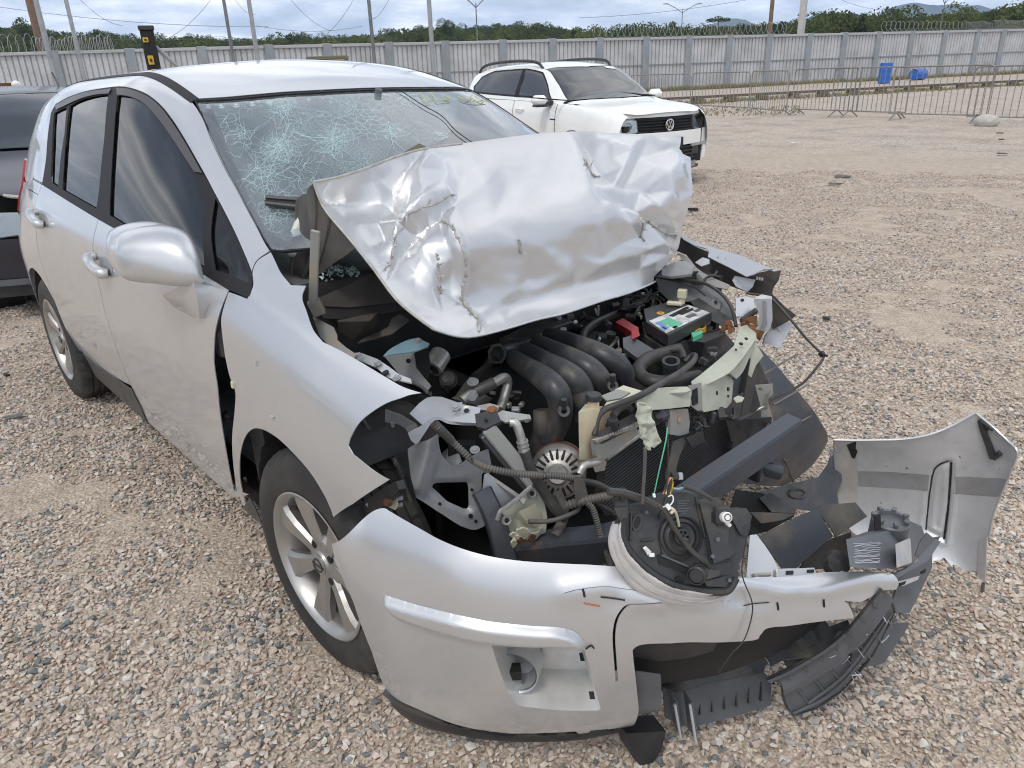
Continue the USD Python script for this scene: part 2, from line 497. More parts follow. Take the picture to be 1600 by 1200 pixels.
mat("cream_plastic",(.58,.53,.40),.35,col2=(.50,.42,.28),scale=8,extra={"subsurface_weight": .2,"subsurface_scale": .02})
mat("clip_cream",(.52,.48,.36),.45)
mat("hose_black",(.025,.024,.023),.5,0,col2=(.055,.05,.045),scale=14)
mat("hose_grey",(.075,.072,.068),.6,0,col2=(.12,.105,.09),scale=14)
mat("hood_lining",(.055,.048,.045),.6,.1,col2=(.09,.078,.07),scale=8)
mat("teal_paint",(.15,.30,.36),.4,.3,col2=(.32,.34,.36),scale=12)
mat("orange_mark",(.42,.12,.04),.6)
mat("tail_red",(.30,.015,.02),.08,coat=.6)
mat("interior",(.09,.092,.098),.75,col2=(.12,.12,.124),scale=20)
mat("seat_cloth",(.27,.265,.26),.9,col2=(.21,.21,.21),scale=60)
mat("interior_light",(.34,.34,.33),.85)
mat("airbag",(.62,.58,.55),.8)
mat("white_paint",(.80,.80,.77),.22,0,coat=.6,col2=(.74,.74,.71),scale=3)
mat("navy_paint",(.006,.006,.011),.3,.0,coat=.25,col2=(.012,.012,.02),scale=3)
mat("galvanised",(.42,.43,.44),.42,.7,col2=(.34,.34,.34),scale=8,rough2=.6)
mat("barrier_steel",(.30,.29,.27),.5,.6,col2=(.22,.20,.18),scale=9)
mat("pole_steel",(.34,.35,.36),.5,.5,col2=(.27,.275,.28),scale=3)
mat("pole_dark",(.17,.19,.19),.55,.3,col2=(.12,.13,.13),scale=3)
mat("pole_wood",(.20,.125,.075),.85,0,col2=(.13,.10,.075),scale=5,bump=.2,bscale=30)
mat("pole_concrete",(.48,.47,.45),.85,0,col2=(.40,.39,.37),scale=5)
mat("wall_post",(.275,.295,.315),.6,.1,col2=(.235,.25,.265),scale=1.6,detail=7)
mat("wall_panel",(.50,.51,.52),.55,.15,col2=(.36,.355,.345),scale=.8,detail=9,mixr=(.42,.72))
mat("wall_rail",(.22,.23,.24),.6,.1)
mat("wall_coping",(.38,.39,.40),.6,.1)
mat("blue_drum",(.02,.10,.42),.4,col2=(.03,.13,.45),scale=4)
mat("razor_wire",(.30,.31,.32),.5,.6)
mat("wire_black",(.10,.10,.105),.6)
mat("rail_wood",(.14,.11,.085),.85,col2=(.09,.075,.06),scale=7)
mat("mirror_glass",(.8,.8,.8),.03,1.0)
mat("emblem_dark",(.05,.055,.06),.3,.5)
mat("lens_inside",(.55,.56,.58),.25,.7)
mat("lens_frost",(.42,.40,.40),.45,0,col2=(.50,.47,.44),scale=14,rough2=.65,coat=.4)
mat("carton",(.34,.25,.14),.85)
mat("olive",(.13,.13,.085),.8)

def glass(name,tint,ior=1.5,rough=0.0,extra_gloss=0.0,dust=0.0,dustcol=(.55,.58,.58)):
    MAT[name] = usdkit.material(stage,f"/World/Looks/{name}",{
        "t": ("transparent_bsdf",{"color": tint}),"g": ("glossy_bsdf",{"color": (1,1,1),"roughness": rough}),"d": ("diffuse_bsdf",{"color": dustcol}),
        "f": ("fresnel",{"IOR": ior}),"a": ("math",{"math_type": "add","value2": extra_gloss}),"md": ("mix_closure",{"fac": dust}),"m": ("mix_closure",{})},
        [("f.fac","a.value1"),("a.value","m.fac"),("t.BSDF","md.closure1"),("d.BSDF","md.closure2"),("md.closure","m.closure1"),("g.BSDF","m.closure2")],surface="m.closure")
glass("windscreen",(.84,.92,.92),1.5,0.0,.14,dust=.07)
glass("clear_side",(.88,.93,.92),1.5,0.0,.02)
glass("tint_glass",(.035,.04,.045),1.45,0.0,.0,dust=.004)
glass("suv_glass",(.07,.08,.085),1.55,0.0,.08,dust=.015)
glass("clear_lens",(.85,.87,.88),1.5,.02)
mat("crack",(.42,.54,.54),.4)

# shattered laminated glass: fine fracture lines, densest round the blows
MAT["crazed"] = usdkit.material(stage,"/World/Looks/crazed",{
    "tc": ("texture_coordinate",{}),"nd": ("noise_texture",{"scale": 6.0,"detail": 3.0}),"w": ("vector_math",{"math_type": "multiply_add","vector2": (.10,.10,.10)}),
    "v": ("voronoi_texture",{"scale": 34.0,"feature": "distance_to_edge"}),"v2": ("voronoi_texture",{"scale": 110.0,"feature": "distance_to_edge"}),
    "l": ("rgb_ramp",{"ramp": [(0,(1,1,1)),(.035,(.25,.25,.25)),(.07,(0,0,0))]}),"l2": ("rgb_ramp",{"ramp": [(0,(.7,.7,.7)),(.08,(0,0,0))]}),
    "n": ("noise_texture",{"scale": 5.0,"detail": 4.0}),"nr": ("rgb_ramp",{"ramp": [(.45,(0,0,0)),(.66,(1,1,1))]}),
    "m1": ("math",{"math_type": "multiply"}),"at": ("attribute",{"attribute": "rnd"}),"m2": ("math",{"math_type": "multiply"}),"hz": ("math",{"math_type": "multiply","value2": .11}),"a": ("math",{"math_type": "add"}),"a2": ("math",{"math_type": "add","use_clamp": True}),
    "m3": ("math",{"math_type": "multiply","value2": .5}),
    "t": ("transparent_bsdf",{}),"d": ("diffuse_bsdf",{"color": (.50,.66,.66)}),"mix": ("mix_closure",{})},
    [("tc.object","nd.vector"),("nd.color","w.vector1"),("tc.object","w.vector3"),("w.vector","v.vector"),("w.vector","v2.vector"),("tc.object","n.vector"),("v.distance","l.fac"),("v2.distance","l2.fac"),("n.fac","nr.fac"),
     ("l.color","m1.value1"),("nr.color","m1.value2"),("m1.value","m3.value1"),("l2.color","m2.value1"),("at.fac","m2.value2"),("at.fac","hz.value1"),("m2.value","a.value1"),("hz.value","a.value2"),("a.value","a2.value1"),("m3.value","a2.value2"),("a2.value","mix.fac"),
     ("t.BSDF","mix.closure1"),("d.BSDF","mix.closure2")],surface="mix.closure")
mat("yellow_ink",(.42,.44,.16),.6)

# silver metallic under clear lacquer, with a thin film of road dust in patches and specks
MAT["silver_paint"] = usdkit.material(stage,"/World/Looks/silver_paint",{
    "tc": ("texture_coordinate",{}),"n": ("noise_texture",{"scale": 2.6,"detail": 8.0,"roughness": .68}),"nr": ("rgb_ramp",{"ramp": [(.44,(0,0,0)),(.72,(1,1,1))]}),
    "s": ("noise_texture",{"scale": 95.0,"detail": 3.0,"roughness": .6}),"sr": ("rgb_ramp",{"ramp": [(.60,(0,0,0)),(.72,(1,1,1))]}),"k": ("math",{"math_type": "multiply"}),"f": ("math",{"math_type": "multiply","value2": .35}),"f2": ("math",{"math_type": "multiply","value2": .16}),"fa": ("math",{"math_type": "add","use_clamp": True}),
    "c": ("mix_color",{"a": (.525,.53,.54),"b": (.44,.41,.37)}),"r": ("map_range",{"from_min": 0.0,"from_max": 1.0,"to_min": .34,"to_max": .62}),"mm": ("map_range",{"from_min": 0.0,"from_max": 1.0,"to_min": .70,"to_max": .15}),
    "cr": ("map_range",{"from_min": 0.0,"from_max": .6,"to_min": .03,"to_max": .35}),
    "p": ("principled_bsdf",{"coat_weight": .9})},
    [("tc.object","n.vector"),("tc.object","s.vector"),("n.fac","nr.fac"),("s.fac","sr.fac"),("nr.color","k.value1"),("sr.color","k.value2"),("k.value","f.value1"),("nr.color","f2.value1"),("f.value","fa.value1"),("f2.value","fa.value2"),
     ("fa.value","c.fac"),("fa.value","r.value"),("fa.value","mm.value"),("fa.value","cr.value"),("c.result","p.base_color"),("r.result","p.roughness"),("mm.result","p.metallic"),("cr.result","p.coat_roughness")],surface="p.BSDF")
mat("label_print",(.62,.62,.60),.5,0,col2=(.38,.38,.38),scale=45,mixr=(.45,.6))
# ------------------------------------------------------------------ the ground: one gravel sheet, and the stones on it
STONES = [((.50,.41,.34),.25),((.54,.46,.385),.23),((.43,.35,.285),.17),((.58,.53,.475),.09),((.33,.32,.305),.12),((.15,.16,.162),.10),((.37,.26,.205),.04)]
_acc,_ramp = 0.0,[]
for c_,w_ in STONES:
    _ramp.append((_acc,c_)); _acc += w_
MAT["gravel_ground"] = usdkit.material(stage,"/World/Looks/gravel_ground",{
    "g": ("geometry",{}),
    "v": ("voronoi_texture",{"scale": 42.0,"feature": "f1"}),"vs": ("separate_color",{}),
    "col": ("rgb_ramp",{"ramp": _ramp,"interpolate": False}),
    "v2": ("voronoi_texture",{"scale": 42.0,"feature": "distance_to_edge"}),
    "edge": ("rgb_ramp",{"ramp": [(0.0,(.45,.43,.41)),(.10,(1,1,1))]}),
    "me": ("mix_color",{"blend_type": "multiply","fac": 1.0}),
    "n": ("noise_texture",{"scale": .35,"detail": 6.0,"roughness": .62}),"nr": ("rgb_ramp",{"ramp": [(.40,(0,0,0)),(.66,(1,1,1))]}),
    "sand": ("mix_color",{"b": (.42,.335,.255)}),"sf": ("math",{"math_type": "multiply","value2": .55}),
    "n3": ("noise_texture",{"scale": 1.1,"detail": 7.0,"roughness": .65}),"n3r": ("rgb_ramp",{"ramp": [(.32,(.74,.73,.71)),(.5,(1,1,1)),(.72,(1.12,1.1,1.08))]}),
    "mt": ("mix_color",{"blend_type": "multiply","fac": 1.0}),
    "len": ("vector_math",{"math_type": "length"}),"far": ("map_range",{"from_min": 10.0,"from_max": 14.0,"to_min": 0.0,"to_max": 1.0,"clamp": True}),
    "gv": ("voronoi_texture",{"scale": 190.0,"feature": "f1"}),"gs": ("separate_color",{}),"gr": ("rgb_ramp",{"ramp": [(0,(.25,.20,.16)),(.5,(.44,.355,.275)),(.8,(.50,.42,.34)),(.93,(.60,.54,.47)),(1,(.30,.27,.25))]}),
    "gn": ("noise_texture",{"scale": 9.0,"detail": 6.0}),"gnr": ("rgb_ramp",{"ramp": [(.3,(.78,.77,.75)),(.7,(1.12,1.11,1.09))]}),"gm": ("mix_color",{"blend_type": "multiply","fac": 1.0}),"nf": ("mix_color",{}),
    "b": ("bump",{"strength": .9,"distance": .012}),
    "p": ("principled_bsdf",{"roughness": .9})},
    [("g.position","v.vector"),("g.position","v2.vector"),("g.position","n.vector"),("g.position","n3.vector"),("v.color","vs.color"),("vs.r","col.fac"),("v2.distance","edge.fac"),
     ("col.color","me.a"),("edge.color","me.b"),("me.result","sand.a"),("n.fac","nr.fac"),("nr.color","sf.value1"),("sf.value","sand.fac"),("n3.fac","n3r.fac"),("sand.result","mt.a"),("n3r.color","mt.b"),
     ("g.position","len.vector1"),("len.value","far.value"),("g.position","gv.vector"),("gv.color","gs.color"),("gs.r","gr.fac"),("g.position","gn.vector"),("gn.fac","gnr.fac"),("gr.color","gm.a"),("gnr.color","gm.b"),("far.result","nf.fac"),("gm.result","nf.a"),("mt.result","nf.b"),
     ("nf.result","p.base_color"),("v2.distance","b.height"),("b.normal","p.normal")],surface="p.BSDF")
# the lot reaches under the wall and on to the horizon
gx = np.r_[-5200,-400,-120,np.linspace(-60,30,46),120,400,5200]
gy = np.r_[-5200,-400,-120,np.linspace(-40,90,66),150,400,5200]
GX,GY = np.meshgrid(gx,gy,indexing="ij")
def ground_z(x,y):
    p_ = np.stack([x * .16,y * .16,0 * x],-1)
    far = smoothstep(np.hypot(x,y),9,20)
    return far * (meshkit.fbm(p_,3,3) - .5) * .16 - .004
Z = ground_z(GX,GY)
i,j = np.meshgrid(np.arange(len(gx) - 1),np.arange(len(gy) - 1),indexing="ij"); ny = len(gy)
single("gravel_lot",(np.stack([GX,GY,Z],-1).reshape(-1,3),np.stack([i * ny + j,(i + 1) * ny + j,(i + 1) * ny + j + 1,i * ny + j + 1],-1).reshape(-1,4)),"gravel_ground",kind="structure",smooth=True)

# loose stones: handfuls of crushed rock, scattered over the lot as far as single stones can be told apart
MAT["gravel_stone"] = usdkit.material(stage,"/World/Looks/gravel_stone",{
    "g": ("geometry",{}),"col": ("rgb_ramp",{"ramp": _ramp,"interpolate": False}),"tc": ("texture_coordinate",{}),"at": ("attribute",{"attribute": "rnd"}),
    "n": ("noise_texture",{"scale": 90.0,"detail": 4.0}),"nr": ("rgb_ramp",{"ramp": [(.3,(.78,.78,.78)),(.7,(1.16,1.15,1.13))]}),"m": ("mix_color",{"blend_type": "multiply","fac": 1.0}),
    "p": ("principled_bsdf",{"roughness": .82})},
    [("at.fac","col.fac"),("tc.object","n.vector"),("n.fac","nr.fac"),("col.color","m.a"),("nr.color","m.b"),("m.result","p.base_color")],surface="p.BSDF")
grng = np.random.default_rng(11)
def stone(r):
    d = grng.normal(size=(10,3)); d /= np.linalg.norm(d,axis=1,keepdims=True)
    return hull(d * r * np.array([1.0,grng.uniform(.6,.95),grng.uniform(.42,.7)]) * grng.uniform(.85,1.1,(10,1)))
def handful(n,rad,rmin,rmax):
    ms,pts = [],[]
    pts,rs_ = np.zeros((0,2)),np.zeros(0)
    for k in range(n):
        for _ in range(40):
            q = grng.uniform(-rad,rad,2)
            r = rmin + (rmax - rmin) * grng.random() ** 2.2
            if np.hypot(*q) < rad and (not len(pts) or (np.hypot(*(pts - q).T) > .70 * (r + rs_)).all()): break
        pts,rs_ = np.vstack([pts,q]),np.r_[rs_,r]
        R = rot((0,0,1),grng.uniform(0,6.28)) @ rot((1,0,0),grng.normal(0,.35))
        ms.append(move(stone(r),(*q,r * grng.uniform(.15,.42)),R))
    return cat(*ms),np.repeat(grng.random(len(ms)),[len(m[0]) for m in ms])
GI = UsdGeom.PointInstancer.Define(stage,"/World/gravel")
tag(GI.GetPrim(),"crushed pink, beige and grey gravel spread over the whole lot","gravel",kind="stuff")
protos = []
for k in range(16):
    dense = k < 12
    (v,f),rv = handful(210 if dense else 90,.17,.0062,.0162 if dense else .011)
    pp = f"/World/gravel/handful_{k:03d}"
    usdkit.mesh(stage,pp,(v,f),MAT["gravel_stone"],smooth=False)
    per_piece(pp,rv)
    protos.append(Sdf.Path(pp))
def in_view(x,y,pad=90):
    q = proj(np.stack([x,y,0 * x],-1))
    return (q[:,2] > .3) & (q[:,0] > -pad) & (q[:,0] < 1600 + pad) & (q[:,1] < 1200 + pad * 2)
pos = []
for r0,r1,dens_ in ((0,4.5,36),(4.5,7.5,30),(7.5,12.0,17)):
    n = int(dens_ * 4 * r1 * r1)
    xy = EYE[:2] + grng.uniform(-r1,r1,(n,2))
    d = np.hypot(*(xy - EYE[:2]).T)
    ok = (d >= r0) & (d < r1) & in_view(xy[:,0],xy[:,1])
    ok &= ~((np.abs(xy[:,1]) < .6) & (xy[:,0] < .2) & (xy[:,0] > -3.2))
    pos.append(xy[ok])
pos = np.vstack(pos)
sandy = meshkit.fbm(np.stack([pos[:,0] * 1.3,pos[:,1] * 1.3,0 * pos[:,0]],-1),4,5)
for (u_,v_,ra) in ((310,820,.22),(385,890,.20),(250,800,.12),(430,1000,.14)):
    q = G0(u_,v_)
    sandy = np.maximum(sandy,1.1 * np.exp(-((pos - q[:2]) ** 2).sum(1) / ra ** 2 * 1.2))
thin = sandy > .75
keep = ~(thin & (grng.random(len(pos)) < .55))
pos,thin = pos[keep],thin[keep]
idx = np.where(thin,grng.integers(12,16,len(pos)),grng.integers(0,12,len(pos)))
GI.CreatePrototypesRel().SetTargets(protos)
GI.CreateProtoIndicesAttr(Vt.IntArray.FromNumpy(idx.astype(np.int32)))
zz = ground_z(pos[:,0],pos[:,1]) + np.where(thin,-.003,grng.uniform(-.002,.004,len(pos)))
GI.CreatePositionsAttr(Vt.Vec3fArray.FromNumpy(np.stack([pos[:,0],pos[:,1],zz],-1).astype(np.float32)))
yw = grng.uniform(0,2 * np.pi,len(pos))
GI.CreateOrientationsAttr(Vt.QuathArray([Gf.Quath(float(math.cos(a / 2)),0,0,float(math.sin(a / 2))) for a in yw]))
print("gravel handfuls",len(pos))

# ------------------------------------------------------------------ the wall
WALLH = 3.15
_wk = [(-52,-14),(-44.4,6.8),(-38.6,17.2),(-33.6,30.6),(-27.3,47.7),(-18.6,69.5),(-11.0,90.0)]
_wk = np.array(_wk,float)
_ws = np.r_[0,np.cumsum(np.linalg.norm(np.diff(_wk,axis=0),axis=1))]
def wall_at(s):
    return np.array([np.interp(s,_ws,_wk[:,0]),np.interp(s,_ws,_wk[:,1])])
_ss = np.linspace(0,_ws[-1],4000)
_wp = proj(np.array([[*wall_at(s),WALLH] for s in _ss]))
def wall_s(u):
    ok = _wp[:,2] > 1
    return float(np.interp(u,_wp[ok,0],_ss[ok]))
PW = thing("perimeter_wall","long pale corrugated metal wall with grey posts behind the whole lot","wall",(*wall_at(wall_s(800)),0))
posts = [-170,-40,84,203,315,419,510,606,694,784,862,936,1008,1075,1139,1201,1264,1319,1372,1424,1476,1527,1567,1612,1655]
ps = [wall_s(u) for u in posts]
def wall_frame(s):
    a,b = wall_at(s - .3),wall_at(s + .3)
    t = (b - a) / np.linalg.norm(b - a)
    return np.array([*t,0.0]),np.array([t[1],-t[0],0.0])        # along, and towards the lot
for s in ps:
    t,n = wall_frame(s); c = np.array([*wall_at(s),0])
    part("post",box(c + [0,0,WALLH / 2] + n * .02,(.46,.34,WALLH + .06),np.stack([t,n,[0,0,1]],1),.02),"wall_post",PW)
for s0,s1 in zip(ps[:-1],ps[1:]):
    t,n = wall_frame((s0 + s1) / 2)
    L = (s1 - s0) - .46
    c = np.array([*wall_at((s0 + s1) / 2),0])
    m = int(L / .30) * 2
    for z0,z1 in ((.10,1.50),(1.58,WALLH - .16)):
        # corrugated sheet: trapezoid ribs
        xs,ys = [],[]
        k = max(3,int(round(L / .27)))
        for q in range(k):
            x0 = -L / 2 + q * L / k; w = L / k
            xs += [x0,x0 + .70 * w,x0 + .76 * w,x0 + .94 * w]; ys += [.07,.07,0,0]
        xs.append(L / 2); ys.append(.07)
        xs,ys = np.array(xs),np.array(ys)
        v = np.concatenate([c + t * xs[:,None] + n * (ys[:,None] + .03) + [0,0,z0],c + t * xs[:,None] + n * (ys[:,None] + .03) + [0,0,z1]])
        N = len(xs); a = np.arange(N - 1)
        part("corrugated_panel",(v,np.stack([a,a + 1,a + 1 + N,a + N],1)),"wall_panel",PW,smooth=False)
    part("rail",box(c + [0,0,1.54] + n * .09,(L,.08,.09),np.stack([t,n,[0,0,1]],1)),"wall_rail",PW)
    part("bottom_rail",box(c + [0,0,.06] + n * .08,(L,.10,.10),np.stack([t,n,[0,0,1]],1)),"wall_rail",PW)
    part("coping",box(c + [0,0,WALLH - .09] + n * .10,(L,.22,.15),np.stack([t,n,[0,0,1]],1),.02),"wall_coping",PW)

# razor wire coils on top of the wall
def coil(s0,s1,dia,pitch,r,seed):
    k = int((s1 - s0) / pitch * 14)
    q = np.linspace(0,1,k); rg = np.random.default_rng(seed)
    s = s0 + (s1 - s0) * q; th = q * (s1 - s0) / pitch * 2 * np.pi
    d = dia * (1 + .12 * np.interp(q,np.linspace(0,1,30),rg.normal(size=30)))
    P = np.array([[*wall_at(x),WALLH] for x in s])
    t,n = wall_frame((s0 + s1) / 2)
    P = P + n * (np.cos(th) * d / 2)[:,None] + np.array([0,0,1.0]) * (d / 2 + np.sin(th) * d / 2)[:,None]
    return tube(P,r,n=4,smooth=False,caps=False)
for (u0,u1,dia,pit,r,lab) in ((-30,60,.75,.34,.012,"dark razor wire coil on the wall at the far left, beside the brown wooden pole"),(62,178,.62,.16,.018,"dense dark razor wire coil on the wall behind the silver car's roof"),
                                   (925,1232,.68,.42,.013,"loose razor wire coil on the wall above the white car"),(1378,1508,.62,.42,.012,"razor wire coil on the wall below the blue mountain"),(1508,1640,.55,.22,.012,"dense razor wire coil on the wall at the far right")):
    single("razor_wire",coil(wall_s(u0),wall_s(u1),dia,pit,r,int(u1)),"razor_wire",lab,"razor wire",smooth=False)

# ------------------------------------------------------------------ poles, lamps and cables
def wall_off(u,d):
    s = wall_s(u); t,n = wall_frame(s)
    return np.array([*(wall_at(s) + n[:2] * d),0.0])
def pole(u_top,u_bot,d,r,m,lab,h=11.0,sides=10,square=False):
    # the picture column of a pole where it meets the wall's top edge
    b = wall_off(u_bot,d)
    mm = cyl(b - [0,0,.3],b + [0,0,h],r,sides,r * .8) if not square else box(b + [0,0,h / 2],(r * 1.7,r * 1.7,h),None,.02)
    cap = cyl(b + [0,0,h],b + [0,0,h + .12],r * .9,sides)
    p = thing("wooden_pole" if m == "pole_wood" else "concrete_pole" if m == "pole_concrete" else "steel_pole",lab,"pole",b)
    part("shaft",mm,m,p); part("cap",cap,m,p)
    part("foot_plate",box(b + [0,0,.02],(r * 4,r * 4,.05)),m,p)
    return b
pole(20,50,-1.5,.20,"pole_wood","brown weathered wooden pole behind the wall at the far left")
pole(68,88,1.2,.13,"pole_steel","light steel pole before the wall, nearest right of the brown wooden pole")
pole(114,136,1.6,.10,"pole_steel","slim grey steel pole above the dark car's antenna")
pole(355,366,1.5,.09,"pole_dark","slim dark pole before the wall, left of the thicker light pole above the roof",)
pole(389,399,1.2,.115,"pole_steel","light steel pole rising behind the roof, right beside a dark slim one")
pole(567,575,1.2,.105,"pole_dark","dark pole rising behind the middle of the silver roof")
pole(658,665,1.2,.135,"pole_steel","thick grey pole behind the silver roof's right half")
pole(1247,1240,-2.5,.15,"pole_wood","thin brown wooden pole behind the wall, left of the pale concrete pole",h=14)
pole(1275,1270,-1.2,.22,"pole_concrete","pale concrete pole behind the wall above the barriers",h=14,square=True)
def lamp(u,d,h,lab,arm=1.6,r=.045):
    b = wall_off(u,d)
    p = thing("street_lamp",lab,"street lamp",b)
    t,n = wall_frame(wall_s(u))
    part("post",cyl(b,b + [0,0,h],r,8,r * .7),"pole_dark",p)
    for sgn in (-1,1):
        a = part("arm",tube([b + [0,0,h - .3],b + t * sgn * arm * .5 + [0,0,h + .1],b + t * sgn * arm + [0,0,h + .4]],r * .6,6,3),"pole_dark",p)
        part("head",box(b + t * sgn * (arm + .2) + [0,0,h + .42],(.5,.2,.10),np.stack([t,n,[0,0,1]],1),.05),"pole_steel",a)
lamp(871,-14,6.2,"twin-arm street lamp beyond the wall, above the white car",.9,.06)
lamp(1290,-18,6.0,"twin-arm street lamp beyond the wall, right of the concrete pole",1.5)
lamp(1574,-6,5.6,"street lamp beyond the wall at the far right",.6)
for (a,b,t,r,lab) in (((-20,8),(420,42),36,.016,"thin cable sloping gently from the far left behind the poles"),((126,0),(192,40),36,.014,"guy cable falling right from the top edge near the slim steel pole"),((329,0),(248,66),36,.014,"guy cable falling left towards the black and yellow mast"),
                          ((87,52),(352,56),36,.012,"slack cable strung low between the left poles"),((455,0),(518,48),38,.014,"guy cable falling right above the silver roof's left half"),((552,0),(496,62),38,.014,"guy cable falling left beside the dark pole"),
                          ((607,0),(574,31),38,.014,"short guy cable falling left on to the dark pole"),((368,0),(400,22),37,.012,"short guy cable between the two poles behind the roof"),((400,40),(566,41),37,.012,"level cable running right to the dark pole"),((905,28),(1180,-3),60,.022,"cable rising right above the white car"),((1310,-2),(1400,16),60,.018,"cable falling right from the concrete pole")):
    A,B = deep(*a,t),deep(*b,t * 1.05)
    q = np.linspace(0,1,13)[:,None]
    P = A + (B - A) * q - np.array([0,0,1]) * (.25 * 4 * q * (1 - q))
    single("overhead_cable",tube(P,r * .7,5,1,smooth=False),"wire_black",lab,"cable")

# ------------------------------------------------------------------ crowd barriers
def build_barrier(path,L):
    H0,H1,r = .15,1.22,.019
    loop = [(-L / 2,0,H0)]
    def arc(cx,cz,a0,a1):
        return [(cx + .12 * math.cos(t),0,cz + .12 * math.sin(t)) for t in np.linspace(a0,a1,6)]
    loop = arc(-L / 2 + .12,H1 - .12,math.pi,math.pi / 2) + arc(L / 2 - .12,H1 - .12,math.pi / 2,0) + [(L / 2,0,H0),(-L / 2,0,H0)]
    part("frame",tube(loop,r,7,1,closed=True,smooth=False),"barrier_steel",path)
    for k in range(15):
        x = -L / 2 + L * (k + 1) / 16
        part("bar",cyl((x,0,H0),(x,0,H1),.009,6),"barrier_steel",path)
    for x in (-L / 2 + .2,L / 2 - .2):
        part("foot",cat(tube([(x,-.30,.0),(x,-.02,H0 + .02),(x,.02,H0 + .02),(x,.30,.0)],.016,6,1,smooth=False)),"barrier_steel",path)
BLAB = ["steel crowd barrier partly hidden behind the white car's windscreen","steel crowd barrier just right of the white car's bonnet","short-looking steel crowd barrier turned obliquely, second right of the white car","steel crowd barrier below the concrete pole",
        "steel crowd barrier overlapping its neighbour just left of the standing blue drum","steel crowd barrier standing before the lying blue drum","steel crowd barrier at the right edge beside the pale stone"]
first_barrier = None
for k,(a,b) in enumerate((((985,160),(1078,162)),((1081,163),(1169,167)),((1171,169),(1229,174)),((1234,172),(1341,176)),((1296,174),(1416,178)),((1396,179),(1531,182)),((1532,182),(1672,184)))):
    A,B = G0(*a,.15),G0(*b,.15)
    L = 2.3 if k > 1 else float(np.linalg.norm(B - A))
    c = (A + B) / 2; yaw = math.atan2(B[1] - A[1],B[0] - A[0])
    if first_barrier is None or k == 1:
        bp = thing("crowd_barrier",BLAB[k],"barrier",(c[0],c[1],ground_z(c[0],c[1])),yaw,"crowd barriers before the wall")
        build_barrier(bp,L)
        first_barrier = bp
        if k == 1:
            bp2 = None
    elif k == 2:
        bp2 = thing("crowd_barrier",BLAB[k],"barrier",(c[0],c[1],ground_z(c[0],c[1])),yaw,"crowd barriers before the wall")
        build_barrier(bp2,2.3)
    else:
        copy_of(bp2,"crowd_barrier",(c[0],c[1],ground_z(c[0],c[1])),yaw,BLAB[k],"crowd barriers before the wall")

# ------------------------------------------------------------------ drums, rail, stone, litter
def drum(base,ax,lab):
    p = thing("plastic_drum",lab,"drum",base)
    c = np.asarray(base,float) + (np.array([0,0,.37]) if abs(ax[2]) < .5 else 0)
    S_ = 1.27
    prof = [(.0001,0),(.26,0),(.285,.03),(.29,.28),(.30,.30),(.30,.33),(.29,.35),(.29,.58),(.30,.60),(.30,.63),(.29,.65),(.285,.90),(.27,.93)]
    prof = [(a * S_,b * S_) for a,b in prof]
    part("body",lathe(prof,c,ax,28),"blue_drum",p)
    part("lid",lathe([(.27 * S_,.93 * S_),(.262 * S_,.91 * S_),(.0001,.91 * S_)],c,ax,28),"blue_drum",p)
    x = frame(ax)
    for s in (-1,1):
        q = c + np.asarray(ax) * .91 * S_ + x[:,0] * s * .15
        part("bung",cyl(q,q + np.asarray(ax) * .025,.035,10),"blue_print",p)
d0 = on(1381,130,"z",0.0)
_q = lambda u,off: wall_off(u,off)
drum(G0(1381,130),(0,0,1),"blue plastic drum standing upright before the wall")
t_,n_ = wall_frame(wall_s(1425))
lb = G0(1441,125); drum(lb,(-t_ * .97 + n_ * .24) / np.linalg.norm(-t_ * .97 + n_ * .24),"blue plastic drum lying on its side by the wall")
RA,RB = on(1010,156,"z",.22),on(1640,124,"z",.22)
rl = thing("timber_rail","long low dark timber rail on short blocks before the wall","rail",(RA + RB) / 2 * [1,1,0])
part("beam",bar(RA,RB,.12,.10),"rail_wood",rl)
for k in range(14):
    q = RA + (RB - RA) * (k + .5) / 14; q[2] = .08
    part("block",box(q,(.5,.3,.18),rot((0,0,1),.4),.02),"rail_wood",rl)
st = G0(1540,197); R = np.random.default_rng(3)
v,f = arr(trimesh.creation.icosphere(3,1.0)); v = v * (1 + .25 * (meshkit.fbm(v * 1.5 + 5,3) - .5)[:,None]) * [.26,.2,.15]
mat("pale_stone",(.46,.44,.40),.9,col2=(.38,.36,.33),scale=9,bump=.3,bscale=30)
single("pale_stone",(v + st + [0,0,.1],f),"pale_stone","pale rounded stone lying by a barrier foot at the right","stone")
def scrap(u,v,w,l,h,m,lab,yaw=.3,cat_="scrap",name="scrap_piece"):
    q = G0(u,v)
    k = np.random.default_rng(int(u * 7 + v))
    P = [(x * w / 2 * k.uniform(.6,1.05),y * l / 2 * k.uniform(.6,1.05),z) for x in (-1,1) for y in (-1,0,1) for z in (0.004,h * k.uniform(.6,1.3))]
    single(name,move(hull(P),q + [0,0,.012],rot((0,0,1),yaw)),m,lab,cat_)
scrap(1083,331,.12,.07,.03,"black_plastic","small black scrap lying on gravel behind the crumpled hood")
scrap(203,673,.055,.035,.01,"cream_plastic","cream coloured flake lying on gravel beside the sill",.7)
scrap(22,655,.10,.03,.008,"grey_plastic","thin grey shard lying on gravel at the left edge",1.2)
scrap(12,592,.03,.025,.02,"black_plastic","tiny black scrap on gravel beside the rear wheel")
scrap(1150,210,.25,.10,.02,"white_plastic","small white paper scrap on gravel before the barriers",cat_="paper",name="paper_scrap") if False else None
scrap(1241,226,.14,.10,.02,"white_plastic","small white paper scrap lying on the open gravel",cat_="paper",name="paper_scrap")
scrap(1290,503,.045,.03,.02,"steel_dark","small dark scrap on gravel right of the bent left fender")
scrap(1471,764,.05,.025,.02,"black_plastic","black shard on gravel behind the detached fender panel")
